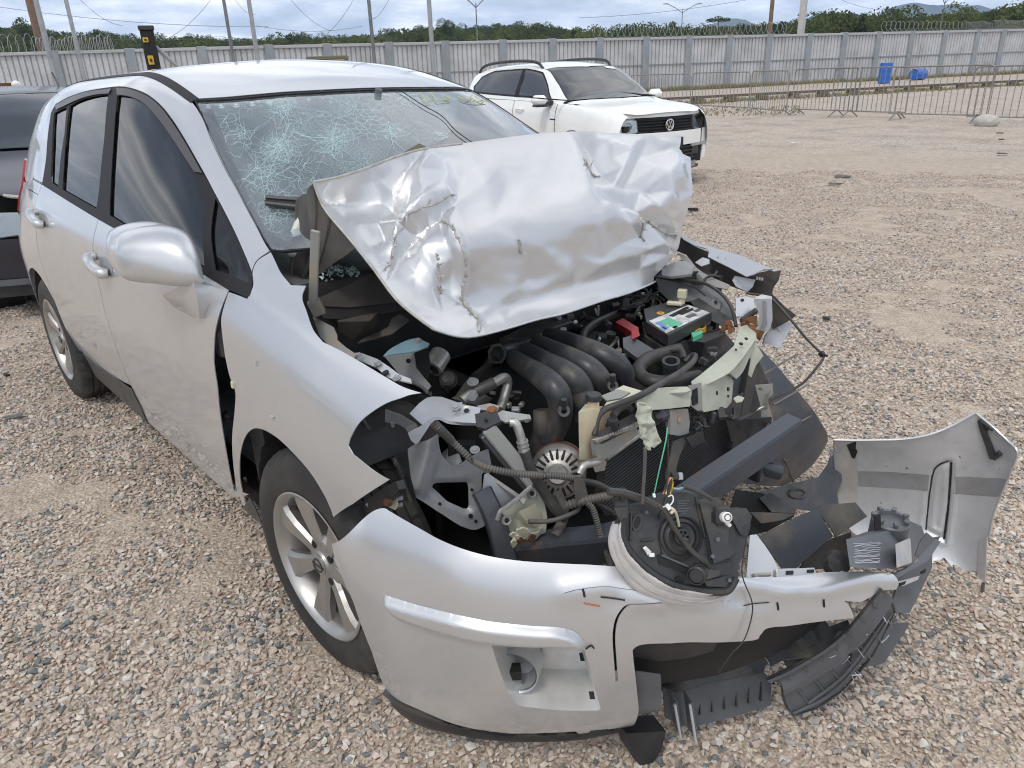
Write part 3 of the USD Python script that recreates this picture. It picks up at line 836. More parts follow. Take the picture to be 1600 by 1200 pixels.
for k,(u,v,s) in enumerate(((1318,278,.30),(1305,290,.22),(1562,210,.16),(1565,242,.2),(1564,220,.12))):
    scrap(u,v,s * .8,s * .45,.022,"dusty_plastic",["flat dark clod on the open gravel, larger of two close together","flat dark clod on the open gravel, smaller of two close together","small dark clod near the pale stone","dark clod at the right edge below the barriers","tiny dark clod between stone and right edge"][k],name="dirt_clod",cat_="clod")

# weeds and dry grass at the foot of the wall and along the rail
mat("dry_grass",(.16,.15,.06),.9,col2=(.26,.22,.11),scale=1.3,mixr=(.4,.6))
gr = np.random.default_rng(21)
bl = []
def tufts(n,fn,hmin,hmax):
    for k in range(n):
        b = fn(); h = gr.uniform(hmin,hmax)
        for q in range(5):
            a = gr.uniform(0,6.28); d = np.array([math.cos(a),math.sin(a),0]); w = np.array([-d[1],d[0],0]) * .014
            bl.append((np.array([b + w,b - w,b + d * h * gr.uniform(.3,.9) + [0,0,h]]),np.array([[0,1,2]])))
tufts(3200,lambda: wall_off(gr.uniform(880,1640),gr.uniform(.2,1.6)) + [0,0,-.03],.10,.38)
tufts(1200,lambda: (lambda q: np.array([*(RA + (RB - RA) * q)[:2] + gr.normal(0,.5,2),-.02]))(gr.random()),.06,.22)
tufts(420,lambda: np.array([*(G0(gr.uniform(1010,1250),gr.uniform(166,182)))[:2],0]),.02,.08)
single("grass",cat(*bl),"dry_grass","dry weeds and grass along the foot of the wall and the timber rail","grass",kind="stuff",smooth=False)

# ------------------------------------------------------------------ wooded hills, far mountains
SKYL = np.array([(-250,40),(-80,34),(0,32),(30,33),(60,31),(100,40),(130,43),(170,43),(215,46),(260,50),(320,47),(380,54),(420,51),(450,50),(500,49),(560,48),(600,43),(650,37),(700,33),(750,31),(830,29),(870,33),(900,38),(950,40),(1000,39),(1050,38),(1100,35),
                 (1150,36),(1200,30),(1250,22),(1290,12),(1320,13),(1360,18),(1400,22),(1440,24),(1480,22),(1505,18),(1535,9),(1570,3),(1610,0),(1700,-6),(1900,0)],float)
hdir = np.array([math.cos(YAW),math.sin(YAW)]); hrgt = np.array([math.sin(YAW),-math.cos(YAW)])
def az_dir(u):
    d = ray(u,112 - .036 * (u - 800)); d = d[:2] / np.linalg.norm(d[:2]); return d
def top_z(u,dist):
    v = np.interp(u,SKYL[:,0],SKYL[:,1]); d = ray(u,v); k = dist / np.linalg.norm(d[:2])
    return EYE[2] + d[2] * k
us = np.linspace(-420,2050,150); ds = np.array([95,120,150,190,230,265,300,340,420])
TREEH = 8.5
def hill_z(u,d):
    full = top_z(u,300.0) - 8.6
    return full * np.interp(d,[95,150,230,300,420],[-.03,.02,.42,1.0,.7])
V = []
for u in us:
    a = az_dir(u)
    for d in ds:
        V.append([*(EYE[:2] + a * d),hill_z(u,d) - (1.0 if d == 95 else 0)])
nu,nd = len(us),len(ds)
i,j = np.meshgrid(np.arange(nu - 1),np.arange(nd - 1),indexing="ij")
mat("hill_soil",(.045,.05,.022),.95,col2=(.07,.065,.035),scale=.05)
single("hills",(np.array(V),np.stack([i * nd + j,(i + 1) * nd + j,(i + 1) * nd + j + 1,i * nd + j + 1],-1).reshape(-1,4)),"hill_soil",kind="structure",smooth=True)
def leafmat(name,c1,c2):
    MAT[name] = usdkit.material(stage,f"/World/Looks/{name}",{"g": ("attribute",{"attribute": "rnd"}),"oi": ("object_info",{}),"r": ("rgb_ramp",{"ramp": [(0,c1),(1,c2)]}),"a": ("math",{"math_type": "multiply","value2": .45}),"b": ("math",{"math_type": "multiply_add","value2": .55}),
        "d": ("diffuse_bsdf",{}),"t": ("translucent_bsdf",{}),"m": ("mix_closure",{"fac": .25})},
        [("g.fac","a.value1"),("oi.random","b.value1"),("a.value","b.value3"),("b.value","r.fac"),("r.color","d.color"),("r.color","t.color"),("d.BSDF","m.closure1"),("t.BSDF","m.closure2")],surface="m.closure")
leafmat("leaves_dark",(.042,.060,.032),(.095,.118,.055))
leafmat("leaves_mid",(.06,.082,.034),(.14,.155,.065))
leafmat("leaves_olive",(.085,.092,.04),(.18,.168,.08))
mat("bark",(.09,.075,.06),.95)
tr = np.random.default_rng(31)
def crown(n,lobes,leaf,r=(1,1,1)):
    """Leaf-sized faces spread through several lobes."""
    ms_v,ms_f = [],[]
    for (c,rad) in lobes:
        k = int(n * rad ** 2 / sum(x[1] ** 2 for x in lobes))
        d = tr.normal(size=(k,3)); d /= np.linalg.norm(d,axis=1,keepdims=True)
        p = np.asarray(c) + d * rad * (tr.uniform(.45,1.0,(k,1)) ** .5) * np.asarray(r)
        for q in p:
            a,b = tr.normal(size=3),tr.normal(size=3)
            a /= np.linalg.norm(a); b -= a * (a @ b); b /= np.linalg.norm(b)
            s = leaf * tr.uniform(.6,1.3)
            ms_f.append(np.array([[0,1,2],[0,2,3]]) + 4 * len(ms_v)); ms_v.append(np.array([q - a * s - b * s * .6,q + a * s - b * s * .5,q + a * s * .8 + b * s * .6,q - a * s * .7 + b * s * .7]))
    return np.vstack(ms_v),np.vstack(ms_f)
FI = UsdGeom.PointInstancer.Define(stage,"/World/forest")
tag(FI.GetPrim(),"dark green woodland covering the low hills behind the wall","forest",kind="stuff")
fp = []
for k in range(9):
    h = TREEH
    nl = tr.integers(4,8)
    lobes = [((tr.normal(0,1.5),tr.normal(0,1.5),h * tr.uniform(.42,.82)),tr.uniform(1.3,2.4)) for _ in range(nl)]
    if k in (3,7):
        lobes = [((0,0,h * q),1.9 * (1.15 - q)) for q in (.3,.45,.6,.75,.9)]
    v,f = crown(1500,lobes,.17)
    pp = f"/World/forest/tree_{k:03d}"
    usdkit.mesh(stage,pp,cat((v,f),cyl((0,0,-.5),(0,0,h * .6),.16,6,.08)),MAT[("leaves_dark","leaves_mid","leaves_dark","leaves_dark","leaves_olive","leaves_mid","leaves_dark","leaves_dark","leaves_mid")[k]],smooth=False)
    per_piece(pp,np.r_[np.repeat(tr.random(len(v) // 4),4),np.zeros(24)])
    fp.append(Sdf.Path(pp))
P_,I_,S_ = [],[],[]
for k in range(3300):
    u = tr.uniform(-250,1850); d = 118 + 200 * tr.random() ** .8
    if k % 3 == 0: d = tr.uniform(285,318)
    s = tr.uniform(.62,1.0)
    P_.append([*(EYE[:2] + az_dir(u) * d),hill_z(u,d) - .4]); I_.append(int(tr.integers(0,9))); S_.append([s * tr.uniform(.9,1.2),s * tr.uniform(.9,1.2),s])
FI.CreatePrototypesRel().SetTargets(fp)
FI.CreateProtoIndicesAttr(Vt.IntArray(I_))
FI.CreatePositionsAttr(Vt.Vec3fArray.FromNumpy(np.array(P_,np.float32)))
FI.CreateScalesAttr(Vt.Vec3fArray.FromNumpy(np.array(S_,np.float32)))
FI.CreateOrientationsAttr(Vt.QuathArray([Gf.Quath(float(math.cos(a / 2)),0,0,float(math.sin(a / 2))) for a in tr.uniform(0,6.28,len(P_))]))
# trees that stand out of the wood
def lone_tree(u,v_top,d,lab,kind):
    a = az_dir(u); dd = ray(u,v_top); top = EYE[2] + dd[2] * d / np.linalg.norm(dd[:2])
    b = np.array([*(EYE[:2] + a * d),hill_z(u,d) - .5]); h = top - b[2]
    p = thing("umbrella_pine" if kind == 0 else "broad_tree",lab,"tree",b)
    part("trunk",cyl(b,b + [0,0,h * .93],.28,7,.12),"bark",p)
    if kind == 0:
        lob = [((math.cos(t) * 2.6,math.sin(t) * 2.6,h * .93),1.1) for t in np.linspace(0,6.28,8)[:-1]] + [((0,0,h * .97),1.4)]
        m = crown(900,lob,.15,(1,1,.45))
    else:
        lob = [((tr.normal(0,1.4),tr.normal(0,1.4),h * tr.uniform(.55,.9)),tr.uniform(1.2,2.0)) for _ in range(7)]
        m = crown(1500,lob,.17)
    c_ = part("crown",move(m,b),"leaves_dark",p,smooth=False)
    per_piece(c_,np.repeat(tr.random(len(m[0]) // 4),4))
lone_tree(1118,27,250,"dark flat-topped pine standing alone above the woodland, above the white car's nose",0)
lone_tree(60,27,230,"tall tree standing above the wood at the far left, between two poles",1)
lone_tree(700,31,240,"round-topped tree on the skyline right of the thick grey pole",1)
lone_tree(475,46,240,"small tree on the skyline above the silver roof",1)
lone_tree(172,41,235,"dark round tree on the skyline left of the black mast",1)
# mountains
MD = 4200.0
mu = np.linspace(900,1900,160)
msk = np.interp(mu,[900,1090,1110,1135,1150,1165,1190,1340,1385,1405,1420,1432,1448,1465,1480,1492,1510,1530,1550,1600,1900],[70,60,38,30,28.5,31,45,50,14,8.5,5,4,7,8,7.5,5.5,9,8,14,20,30]) + np.random.default_rng(2).normal(0,.25,160)
V = []
for u,v in zip(mu,msk):
    d = ray(u,v); d = d / np.linalg.norm(d[:2])
    t = EYE + d * MD
    a = d[:2]
    V += [[*(EYE[:2] + a * (MD - 700)),-2.0],[*(EYE[:2] + a * (MD - 250)),t[2] * .55],[t[0],t[1],t[2]],[*(EYE[:2] + a * (MD + 600)),-2.0]]
i,j = np.meshgrid(np.arange(159),np.arange(3),indexing="ij")
mat("mountain_wood",(.03,.05,.025),.95,col2=(.05,.065,.03),scale=.004)
single("mountains",(np.array(V),np.stack([i * 4 + j,(i + 1) * 4 + j,(i + 1) * 4 + j + 1,i * 4 + j + 1],-1).reshape(-1,4)),"mountain_wood",kind="structure",smooth=True)

# black and yellow mast behind the silver car
mb = on(240,103,"x",-11.0)
mb = np.array([mb[0],mb[1],0.0])
mt = deep(235,45,np.linalg.norm(0)) if False else None
_k = ray(236,46); _t = np.hypot(*(mb[:2] - EYE[:2])) / np.hypot(*_k[:2]); mh = EYE[2] + _k[2] * _t
mp_ = thing("lifting_mast","black lifting mast with yellow plates rising behind the silver roof","mast",mb)
sc_ = _t / FPX
vd = np.array([_k[0],_k[1],0]); vd /= np.linalg.norm(vd); vr = np.array([vd[1],-vd[0],0])
MR = np.stack([vr,-vd,[0,0,1.0]],1)
part("column",box(mb + [0,0,mh / 2],(20 * sc_,14 * sc_,mh),MR,.02),"pure_black",mp_)
part("top_block",box(mb + [0,0,mh + .02],(23 * sc_,18 * sc_,.06),MR,.01),"black_plastic",mp_)
for (dx,dz,w,h) in ((-4,15,8,7),(-2,44,8,13),(-1,62,7,10),(-4,90,8,8)):
    part("yellow_plate",box(mb + [0,0,mh - dz * sc_] + vr * dx * sc_ - vd * 7.6 * sc_,(w * sc_,.02,h * sc_),MR,.004),"yellow_paint",mp_)
    part("plate_mark",box(mb + [0,0,mh - dz * sc_] + vr * dx * sc_ - vd * (7.6 * sc_ + .012),(w * sc_ * .4,.012,h * sc_ * .35),MR),"black_plastic",mp_)
part("brace",cyl(mb + [0,0,mh - 24 * sc_] + vr * 8 * sc_,mb + [0,0,mh - 58 * sc_] + vr * 38 * sc_,.03,7),"pole_steel",mp_)
# carton seen over the roof
q = on(512,94,"x",-8.0)
sc2 = np.linalg.norm(q - EYE) / FPX
cb = thing("carton_stack","brown carton with a dark lid showing just above the silver roof","carton",(q[0],q[1],0))
part("box_body",box((q[0],q[1],q[2] / 2),(.5,34 * sc2,q[2]),rot((0,0,1),.85),.01),"carton",cb)
part("lid",box((q[0],q[1],q[2] + .025),(.52,24 * sc2,.05),rot((0,0,1),.85),.01),"olive",cb)

# ------------------------------------------------------------------ the air between here and the mountains
MAT["haze_air"] = usdkit.material(stage,"/World/Looks/haze_air",{"v": ("principled_volume",{"color": (.50,.66,.95),"density": 1.4e-4,"anisotropy": .25})},volume="v.volume")
v,f = box((0,0,199),(11000,11000,402))
path = numbered("/World","haze")
usdkit.mesh(stage,path,(v,f),MAT["haze_air"],smooth=False)
tag(stage.GetPrimAtPath(path),"thin even haze over the whole lot and the hills","haze",kind="stuff")
# ------------------------------------------------------------------ other cars: shells in their own axes (x forwards from the front axle, y left)
def car_shell(st):
    xs = np.array(sorted(st,reverse=True))
    g = np.array([st[x] for x in xs]); n = g.shape[1]
    full = np.concatenate([np.concatenate([-g[:,:,:1],g[:,:,1:]],2),np.concatenate([g[:,-2::-1,:1],g[:,-2::-1,1:]],2)],1)
    K = full.shape[1] - 1
    xi,bi = np.linspace(xs[0],xs[-1],110),np.linspace(0,K,121)
    def d(c):
        return PchipInterpolator(np.arange(K + 1),PchipInterpolator(-xs,c,axis=0)(-xi),axis=1)(bi)
    s = Surf(np.stack([np.broadcast_to(xi[:,None],(110,121)),d(full[:,:,0]),d(full[:,:,1])],-1))
    s.closed = True; s.x0,s.x1,s.K = xs[0],xs[-1],K
    return s
class Car:
    def __init__(self,path,st,paint):
        self.p,self.s,self.paint = path,car_shell(st),paint
    def q(self,x,i):
        return ((self.s.x0 - x) / (self.s.x0 - self.s.x1),i / self.s.K)
    def z(self,x,z):
        a = (self.s.x0 - x) / (self.s.x0 - self.s.x1); b = np.linspace(0,.5,400)
        zz = np.maximum.accumulate(self.s(np.full(400,a),b)[:,2] + np.arange(400) * 1e-9)
        return (a,float(np.interp(z,zz,b)))
    def P(self,pts):
        return polygon([self.q(*p) for p in pts])
    def Z(self,pts):
        return polygon([self.z(*p) for p in pts])
    def put(self,name,poly,m=None,both=True,step=.05,lift=0.0,thick=.003,gap=.003,parent=None,smooth=40):
        g = shrink(self.s,poly,gap) if gap else poly
        r = part(name,panel(self.s,g,thick,step,lift=lift),m or self.paint,parent or self.p,smooth=smooth)
        if both:
            part(name,panel(self.s,g,thick,step,lift=lift,mirror=True),m or self.paint,parent or self.p,smooth=smooth)
        return r
    def at(self,x,i,lift=0.0):
        a,b = self.q(x,i)
        return self.s(np.array([a]),np.array([b]))[0]
def circle_z(cx,cz,r,a0=0,a1=360,n=30):
    return [(cx + r * math.cos(t),max(.03,cz + r * math.sin(t))) for t in np.radians(np.linspace(a0,a1,n))]

# ---- white compact SUV
SY,SP = -.2012,np.array([-5.27,6.76])
SUV = thing("white_suv","clean white compact SUV with roof rails and dark grille parked behind the wreck","car",(*SP,0),SY)
SST = {
    .84: [(.35,.26),(.52,.26),(.60,.36),(.62,.48),(.62,.62),(.60,.76),(.56,.86),(.50,.90),(.42,.92),(.30,.93),(0,.935)],
    .72: [(.45,.23),(.66,.23),(.76,.34),(.79,.48),(.785,.62),(.76,.76),(.70,.89),(.62,.94),(.52,.96),(.35,.975),(0,.985)],
    .50: [(.50,.22),(.74,.22),(.85,.34),(.868,.50),(.862,.66),(.84,.80),(.79,.94),(.70,.985),(.58,1.0),(.38,1.01),(0,1.02)],
    .0: [(.50,.22),(.78,.22),(.87,.34),(.885,.50),(.88,.70),(.865,.86),(.81,1.0),(.74,1.03),(.60,1.045),(.4,1.055),(0,1.065)],
    -.30: [(.50,.22),(.78,.22),(.86,.34),(.878,.50),(.88,.72),(.868,.90),(.82,1.04),(.77,1.06),(.70,1.085),(.40,1.13),(0,1.15)],
    -.65: [(.50,.22),(.78,.22),(.86,.34),(.875,.50),(.88,.72),(.868,.92),(.82,1.06),(.755,1.18),(.655,1.29),(.36,1.345),(0,1.36)],
    -1.02: [(.50,.22),(.78,.22),(.86,.34),(.875,.50),(.88,.72),(.868,.93),(.82,1.075),(.725,1.29),(.60,1.475),(.34,1.52),(0,1.535)],
    -1.6: [(.50,.22),(.78,.22),(.86,.34),(.875,.50),(.88,.72),(.868,.94),(.82,1.09),(.715,1.33),(.60,1.525),(.34,1.565),(0,1.58)],
    -2.4: [(.50,.22),(.78,.22),(.86,.34),(.878,.50),(.882,.72),(.868,.95),(.815,1.11),(.71,1.34),(.60,1.515),(.34,1.555),(0,1.57)],
    -2.95: [(.50,.25),(.76,.25),(.85,.36),(.87,.50),(.875,.72),(.85,.96),(.79,1.13),(.69,1.32),(.58,1.465),(.32,1.505),(0,1.52)],
    -3.25: [(.45,.28),(.68,.28),(.78,.38),(.80,.52),(.80,.72),(.77,.95),(.71,1.12),(.63,1.27),(.54,1.38),(.30,1.41),(0,1.42)],
    -3.40: [(.40,.32),(.58,.34),(.66,.42),(.68,.54),(.68,.72),(.65,.92),(.58,1.05),(.50,1.12),(.42,1.18),(.25,1.2),(0,1.21)],
}
C = Car(SUV,SST,"white_paint")
af,ar = C.Z(circle_z(0,.34,.40)),C.Z(circle_z(-2.65,.34,.40))
side = polygon([C.z(-.42,.40),C.z(-.42,1.05),C.q(-.25,6.97),C.q(0,6.97),C.q(.3,7.0),C.q(.52,7.08),C.q(.70,7.08),C.q(.78,6.6),C.z(.76,.60),C.z(.62,.42)]).difference(af)
C.put("front_fender",side)
C.put("front_door",C.Z([(-.43,.40),(-.43,1.05),(-1.52,1.085),(-1.52,.40)]))
C.put("rear_door",C.Z([(-1.53,.40),(-1.53,1.085),(-2.5,1.10),(-2.62,.9),(-2.3,.40)]).difference(ar))
C.put("rear_quarter",C.Z([(-2.3,.40),(-2.51,1.10),(-3.25,1.11),(-3.3,.5),(-3.1,.4)]).difference(ar).difference(C.Z([(-1.53,.40),(-1.53,1.085),(-2.5,1.10),(-2.62,.9),(-2.3,.40)])))
C.put("sill_cladding",C.P([(-.40,1.2),(-.40,2.4),(-2.26,2.4),(-2.26,1.2)]),"black_plastic",lift=.006)
C.put("wheel_arch_trim",C.Z(circle_z(0,.34,.405)).difference(C.Z(circle_z(0,.34,.355))),"black_plastic",lift=.008,gap=0)
C.put("wheel_arch_trim",C.Z(circle_z(-2.65,.34,.405)).difference(C.Z(circle_z(-2.65,.34,.355))),"black_plastic",lift=.008,gap=0)
glz = C.P([(-.55,6.25),(-.80,7.25),(-1.05,7.72),(-1.5,7.78),(-2.4,7.72),(-2.78,7.4),(-2.95,6.7),(-2.85,6.25),(-1.5,6.2)])
C.put("side_frame",C.P([(-.33,6.0),(-.36,7.2),(-.33,7.9),(-.65,8),(-1.02,8),(-1.6,8.1),(-2.4,8.1),(-2.95,8.1),(-3.22,8),(-3.3,6),(-2.5,5.98),(-1.5,5.98)]).difference(glz))
C.put("window_trim",glz.difference(shrink(C.s,glz,.025)),"trim_black",lift=.002,gap=0)
gi = shrink(C.s,glz,.025)
bp_ = C.P([(-1.47,6),(-1.50,8),(-1.58,8),(-1.57,6)])
C.put("side_glass",gi.difference(bp_),"suv_glass",lift=-.004,gap=0,step=.1)
C.put("door_pillar",gi.intersection(bp_),"trim_black",lift=.001,gap=0)
C.put("roof",C.P([(-1.04,8.04),(-.95,9),(-.90,10),(-.95,11),(-1.04,11.96),(-1.6,11.9),(-2.4,11.9),(-2.95,11.9),(-3.1,10),(-2.95,8.1),(-2.4,8.1),(-1.6,8.1)]),both=False)
wsp = C.P([(-1.02,8.04),(-.93,9),(-.88,10),(-.93,11),(-1.02,11.96),(-.65,11.98),(-.34,12),(-.22,11),(-.16,10),(-.22,9),(-.34,8),(-.65,8.02)])
w_ = C.put("windscreen",wsp,"suv_glass",both=False,gap=0,lift=-.003)
C.put("windscreen_border",wsp.difference(shrink(C.s,wsp,.04)),"trim_black",both=False,gap=0,lift=-.008,parent=w_)
C.put("sticker",C.P([(-.925,10.9),(-.93,11.45),(-.86,11.45),(-.86,10.9)]),"white_print",both=False,gap=0,lift=.003,thick=.001,parent=w_)
for s in (.28,-.25):
    q = C.at(-.25,10 - s * 8) + [0,0,.02]
    part("wiper",bar(q,q + [-.10,-.55,.06],.02,.015),"black_plastic",w_)
C.put("hood",C.P([(-.30,7.1),(-.27,8),(-.18,9),(-.12,10),(-.18,11),(-.27,12),(-.30,13.0),(.2,13.0),(.52,12.9),(.70,12.9),(.80,12.4),(.833,11.6),(.835,10),(.833,8.4),(.80,7.6),(.70,7.1),(.52,7.1),(.2,7.0)]),both=False)
C.put("cowl",C.P([(-.32,7.9),(-.20,9),(-.14,10),(-.20,11),(-.32,12.1),(-.29,12.05),(-.17,11),(-.10,10),(-.17,9),(-.29,7.95)]),"black_plastic",both=False,lift=-.02,gap=0)
# nose, built as a front surface: grille band, lamps, bumper
def nose(y,z,inset=0.0):
    return .86 - inset - .13 * (abs(y) / .80) ** 2.2 * 1.6 - .06 * max(0,(z - .70) / .25) - .05 * max(0,(.35 - z) / .2)
def nosegrid(y0,y1,z0,z1,inset=0.0,n=15,k=5):
    return Surf([[(nose(y,z,inset),y,z) for y in np.linspace(y0,y1,n)] for z in np.linspace(z0,z1,k)])
def nose_piece(name,y0,y1,z0,z1,m,inset=0.0,thick=.03,parent=None,cut=None,corner=.0):
    sf = nosegrid(y0,y1,z0,z1,inset)
    g = polygon([(0,0),(0,1),(1,1),(1,0)] if cut is None else cut)
    return part(name,panel(sf,g,thick,.04,out=(1,0,0)),m,parent or SUV,smooth=40)
nose_piece("nose_panel",-.74,.74,.53,.955,"white_paint",.05,.02)
nose_piece("hood_lip",-.66,.66,.888,.945,"white_paint",-.002,.03)
nose_piece("grille_backing",-.46,.46,.70,.86,"pure_black",.03)
for k in range(5):
    z = .715 + k * .033
    nose_piece("grille_slat",-.45,.45,z,z + .014,"trim_black",.0,.02)
nose_piece("grille_frame",-.47,.47,.862,.885,"trim_black",-.004)
em = np.array([nose(0,.79) + .015,0,.79])
e_ = part("emblem",cat(move(lathe([(.058,0),(.064,.006),(.070,0),(.064,-.006),(.058,0)],(0,0,0),(0,0,1),30),em,frame((1,0,0),(0,1,0))),lathe([(.0001,0),(.058,0)],em - [.004,0,0],(1,0,0),30)),"emblem_dark",SUV)
ring = part("emblem_ring",move(tube([(0,.063 * math.cos(t),.063 * math.sin(t)) for t in np.linspace(0,6.283,30)[:-1]],.008,6,1,closed=True,smooth=False),em),"chrome",e_)
def strokes(pts,r=.0065):
    return cat(*[bar(em + [.004,*a],em + [.004,*b],.012,.013,(1,0,0)) for a,b in zip(pts[:-1],pts[1:])])
part("emblem_letters",cat(strokes([(-.024,.052),(0,.006),(.024,.052)]),strokes([(-.050,.028),(-.024,-.048),(0,-.002),(.024,-.048),(.050,.028)])),"chrome",e_)
for s in (-1,1):
    hl = part("headlight",panel(nosegrid(s * .46,s * .80,.715,.86,.008),polygon([(.06,0),(0,.75),(.40,1),(1,.92),(1,0)]),.05,.03,out=(1,s * .4,0)),"lens_inside",SUV)
    for (yy,zz,rr) in ((.57,.785,.052),(.68,.79,.045)):
        c = np.array([nose(yy,zz) - .012,s * yy,zz])
        part("reflector",lathe([(.012,-.03),(rr * .7,-.018),(rr,.012)],c,(1,s * .35,0),22),"chrome",hl)
    part("lamp_bar",panel(nosegrid(s * .48,s * .76,.715,.73,-.001),polygon([(0,0),(0,1),(1,1),(1,0)]),.01,.03,out=(1,s * .4,0)),"white_plastic",hl)
    part("lens",panel(nosegrid(s * .46,s * .805,.712,.865,-.006),polygon([(.06,0),(0,.75),(.40,1),(1,.92),(1,0)]),.003,.04,out=(1,s * .4,0)),"clear_lens",hl)
nose_piece("bumper",-.80,.80,.535,.708,"white_paint",-.015,.03)
for s in (-1,1):
    part("bumper_corner",panel(nosegrid(s * .60,s * .83,.33,.545,-.015),polygon([(0,.35),(0,1),(1,1),(1,.55)]),.03,.03,out=(1,s * .3,0)),"white_paint",SUV)
    part("fog_recess",panel(nosegrid(s * .44,s * .70,.40,.53,.0),polygon([(0,0),(0,1),(1,1),(1,0)]),.03,.03,out=(1,s * .3,0)),"black_plastic",SUV)
    part("bumper_brow",panel(nosegrid(s * .40,s * .80,.505,.54,-.03),polygon([(0,0),(0,1),(1,1),(1,0)]),.03,.03,out=(1,s * .3,0)),"galvanised",SUV)
nose_piece("lower_grille",-.50,.50,.33,.53,"pure_black",.02)
for k in range(4):
    nose_piece("lower_slat",-.50,.50,.36 + k * .045,.375 + k * .045,"black_plastic",.0,.02)
nose_piece("skid_plate",-.56,.56,.235,.31,"galvanised",-.01,.03)
nose_piece("lower_valance",-.72,.72,.21,.245,"black_plastic",.02,.04)
part("plate_holder",box((nose(0,.56) + .025,0,.575),(.012,.42,.12),None,.006),"black_plastic",SUV)
for s in (-1,1):
    rl_ = part("roof_rail",tube([(-1.12,s * .585,1.49),(-1.28,s * .60,1.575),(-1.8,s * .60,1.605),(-2.5,s * .60,1.59),(-2.85,s * .585,1.545),(-3.0,s * .575,1.47)],[.018,.022,.022,.022,.022,.016],8,5),"black_plastic",SUV)
    m_ = part("wing_mirror",cat(box((-.60,s * 1.0,1.10),(.17,.21,.135),rot((0,0,1),s * .15),.05)),"white_paint",SUV,smooth=50)
    part("mirror_base",cat(box((-.60,s * .985,1.035),(.15,.18,.03),rot((0,0,1),s * .15),.012),bar((-.58,s * .81,1.07),(-.60,s * .93,1.05),.10,.05)),"black_plastic",m_)
    q = np.array([-.48,s * .868,.86])
    part("side_badge",box(q,(.13,.016,.02),None,.004),"black_plastic",SUV)
    for x in (-1.32,-2.3):
        part("door_handle",tube([(x + .10,s * .862,.97),(x + .08,s * .895,.975),(x - .08,s * .895,.98),(x - .10,s * .862,.985)],.013,8,4),"white_paint",SUV)
bk = C.s(np.full(60,.999),np.linspace(0,1,60)); fr = C.s(np.full(60,.001),np.linspace(0,1,60))
part("tailgate",(np.vstack([bk,bk.mean(0)]),np.array([[k,(k + 1) % 60,60] for k in range(60)])),"white_paint",SUV)
part("inner_nose",cat(box((.55,0,.55),(.4,1.3,.5)),box((-1.6,0,.33),(2.4,1.5,.1)),box((-.2,0,.8),(.2,1.5,.5))),"pure_black",SUV,kind="stuff")
C.put("rear_corner",C.P([(-3.12,1),(-3.12,8.05),(-3.39,8),(-3.39,1)]))
part("cabin",cat(box((-.75,0,1.0),(.5,1.45,.2),None,.08)),"interior",SUV)
for y in (-.38,.38):
    st_ = part("seat",cat(box((-1.75,y,.95),(.14,.5,.6),rot((0,1,0),-.25),.05),box((-1.85,y,1.33),(.1,.26,.18),rot((0,1,0),-.2),.04)),"interior",SUV,kind="stuff")
for (x,y) in ((0,-1),(0,1),(-2.65,-1),(-2.65,1)):
    W = part("wheel",lathe([(.21,-.10),(.30,-.105),(.335,-.08),(.34,0),(.335,.08),(.30,.105),(.21,.10)],(x,y * .765,.34),(0,y,0),40),"rubber",SUV)
    part("rim",lathe([(.21,.09),(.20,.07),(.19,-.05),(.05,-.05)],(x,y * .765,.34),(0,y,0),36),"rim_dirty",W)
    for k in range(5):
        a = 2 * math.pi * k / 5
        part("spoke",bar((x + .04 * math.cos(a),y * .85,.34 + .04 * math.sin(a)),(x + .2 * math.cos(a),y * .855,.34 + .2 * math.sin(a)),.05,.025,(0,1,0),.008),"rim_alloy",W)
    part("wheel_housing",lathe([(.39,-.24),(.39,.04),(.38,.04)],(x,y * .82,.34),(0,y,0),30),"pure_black",SUV)

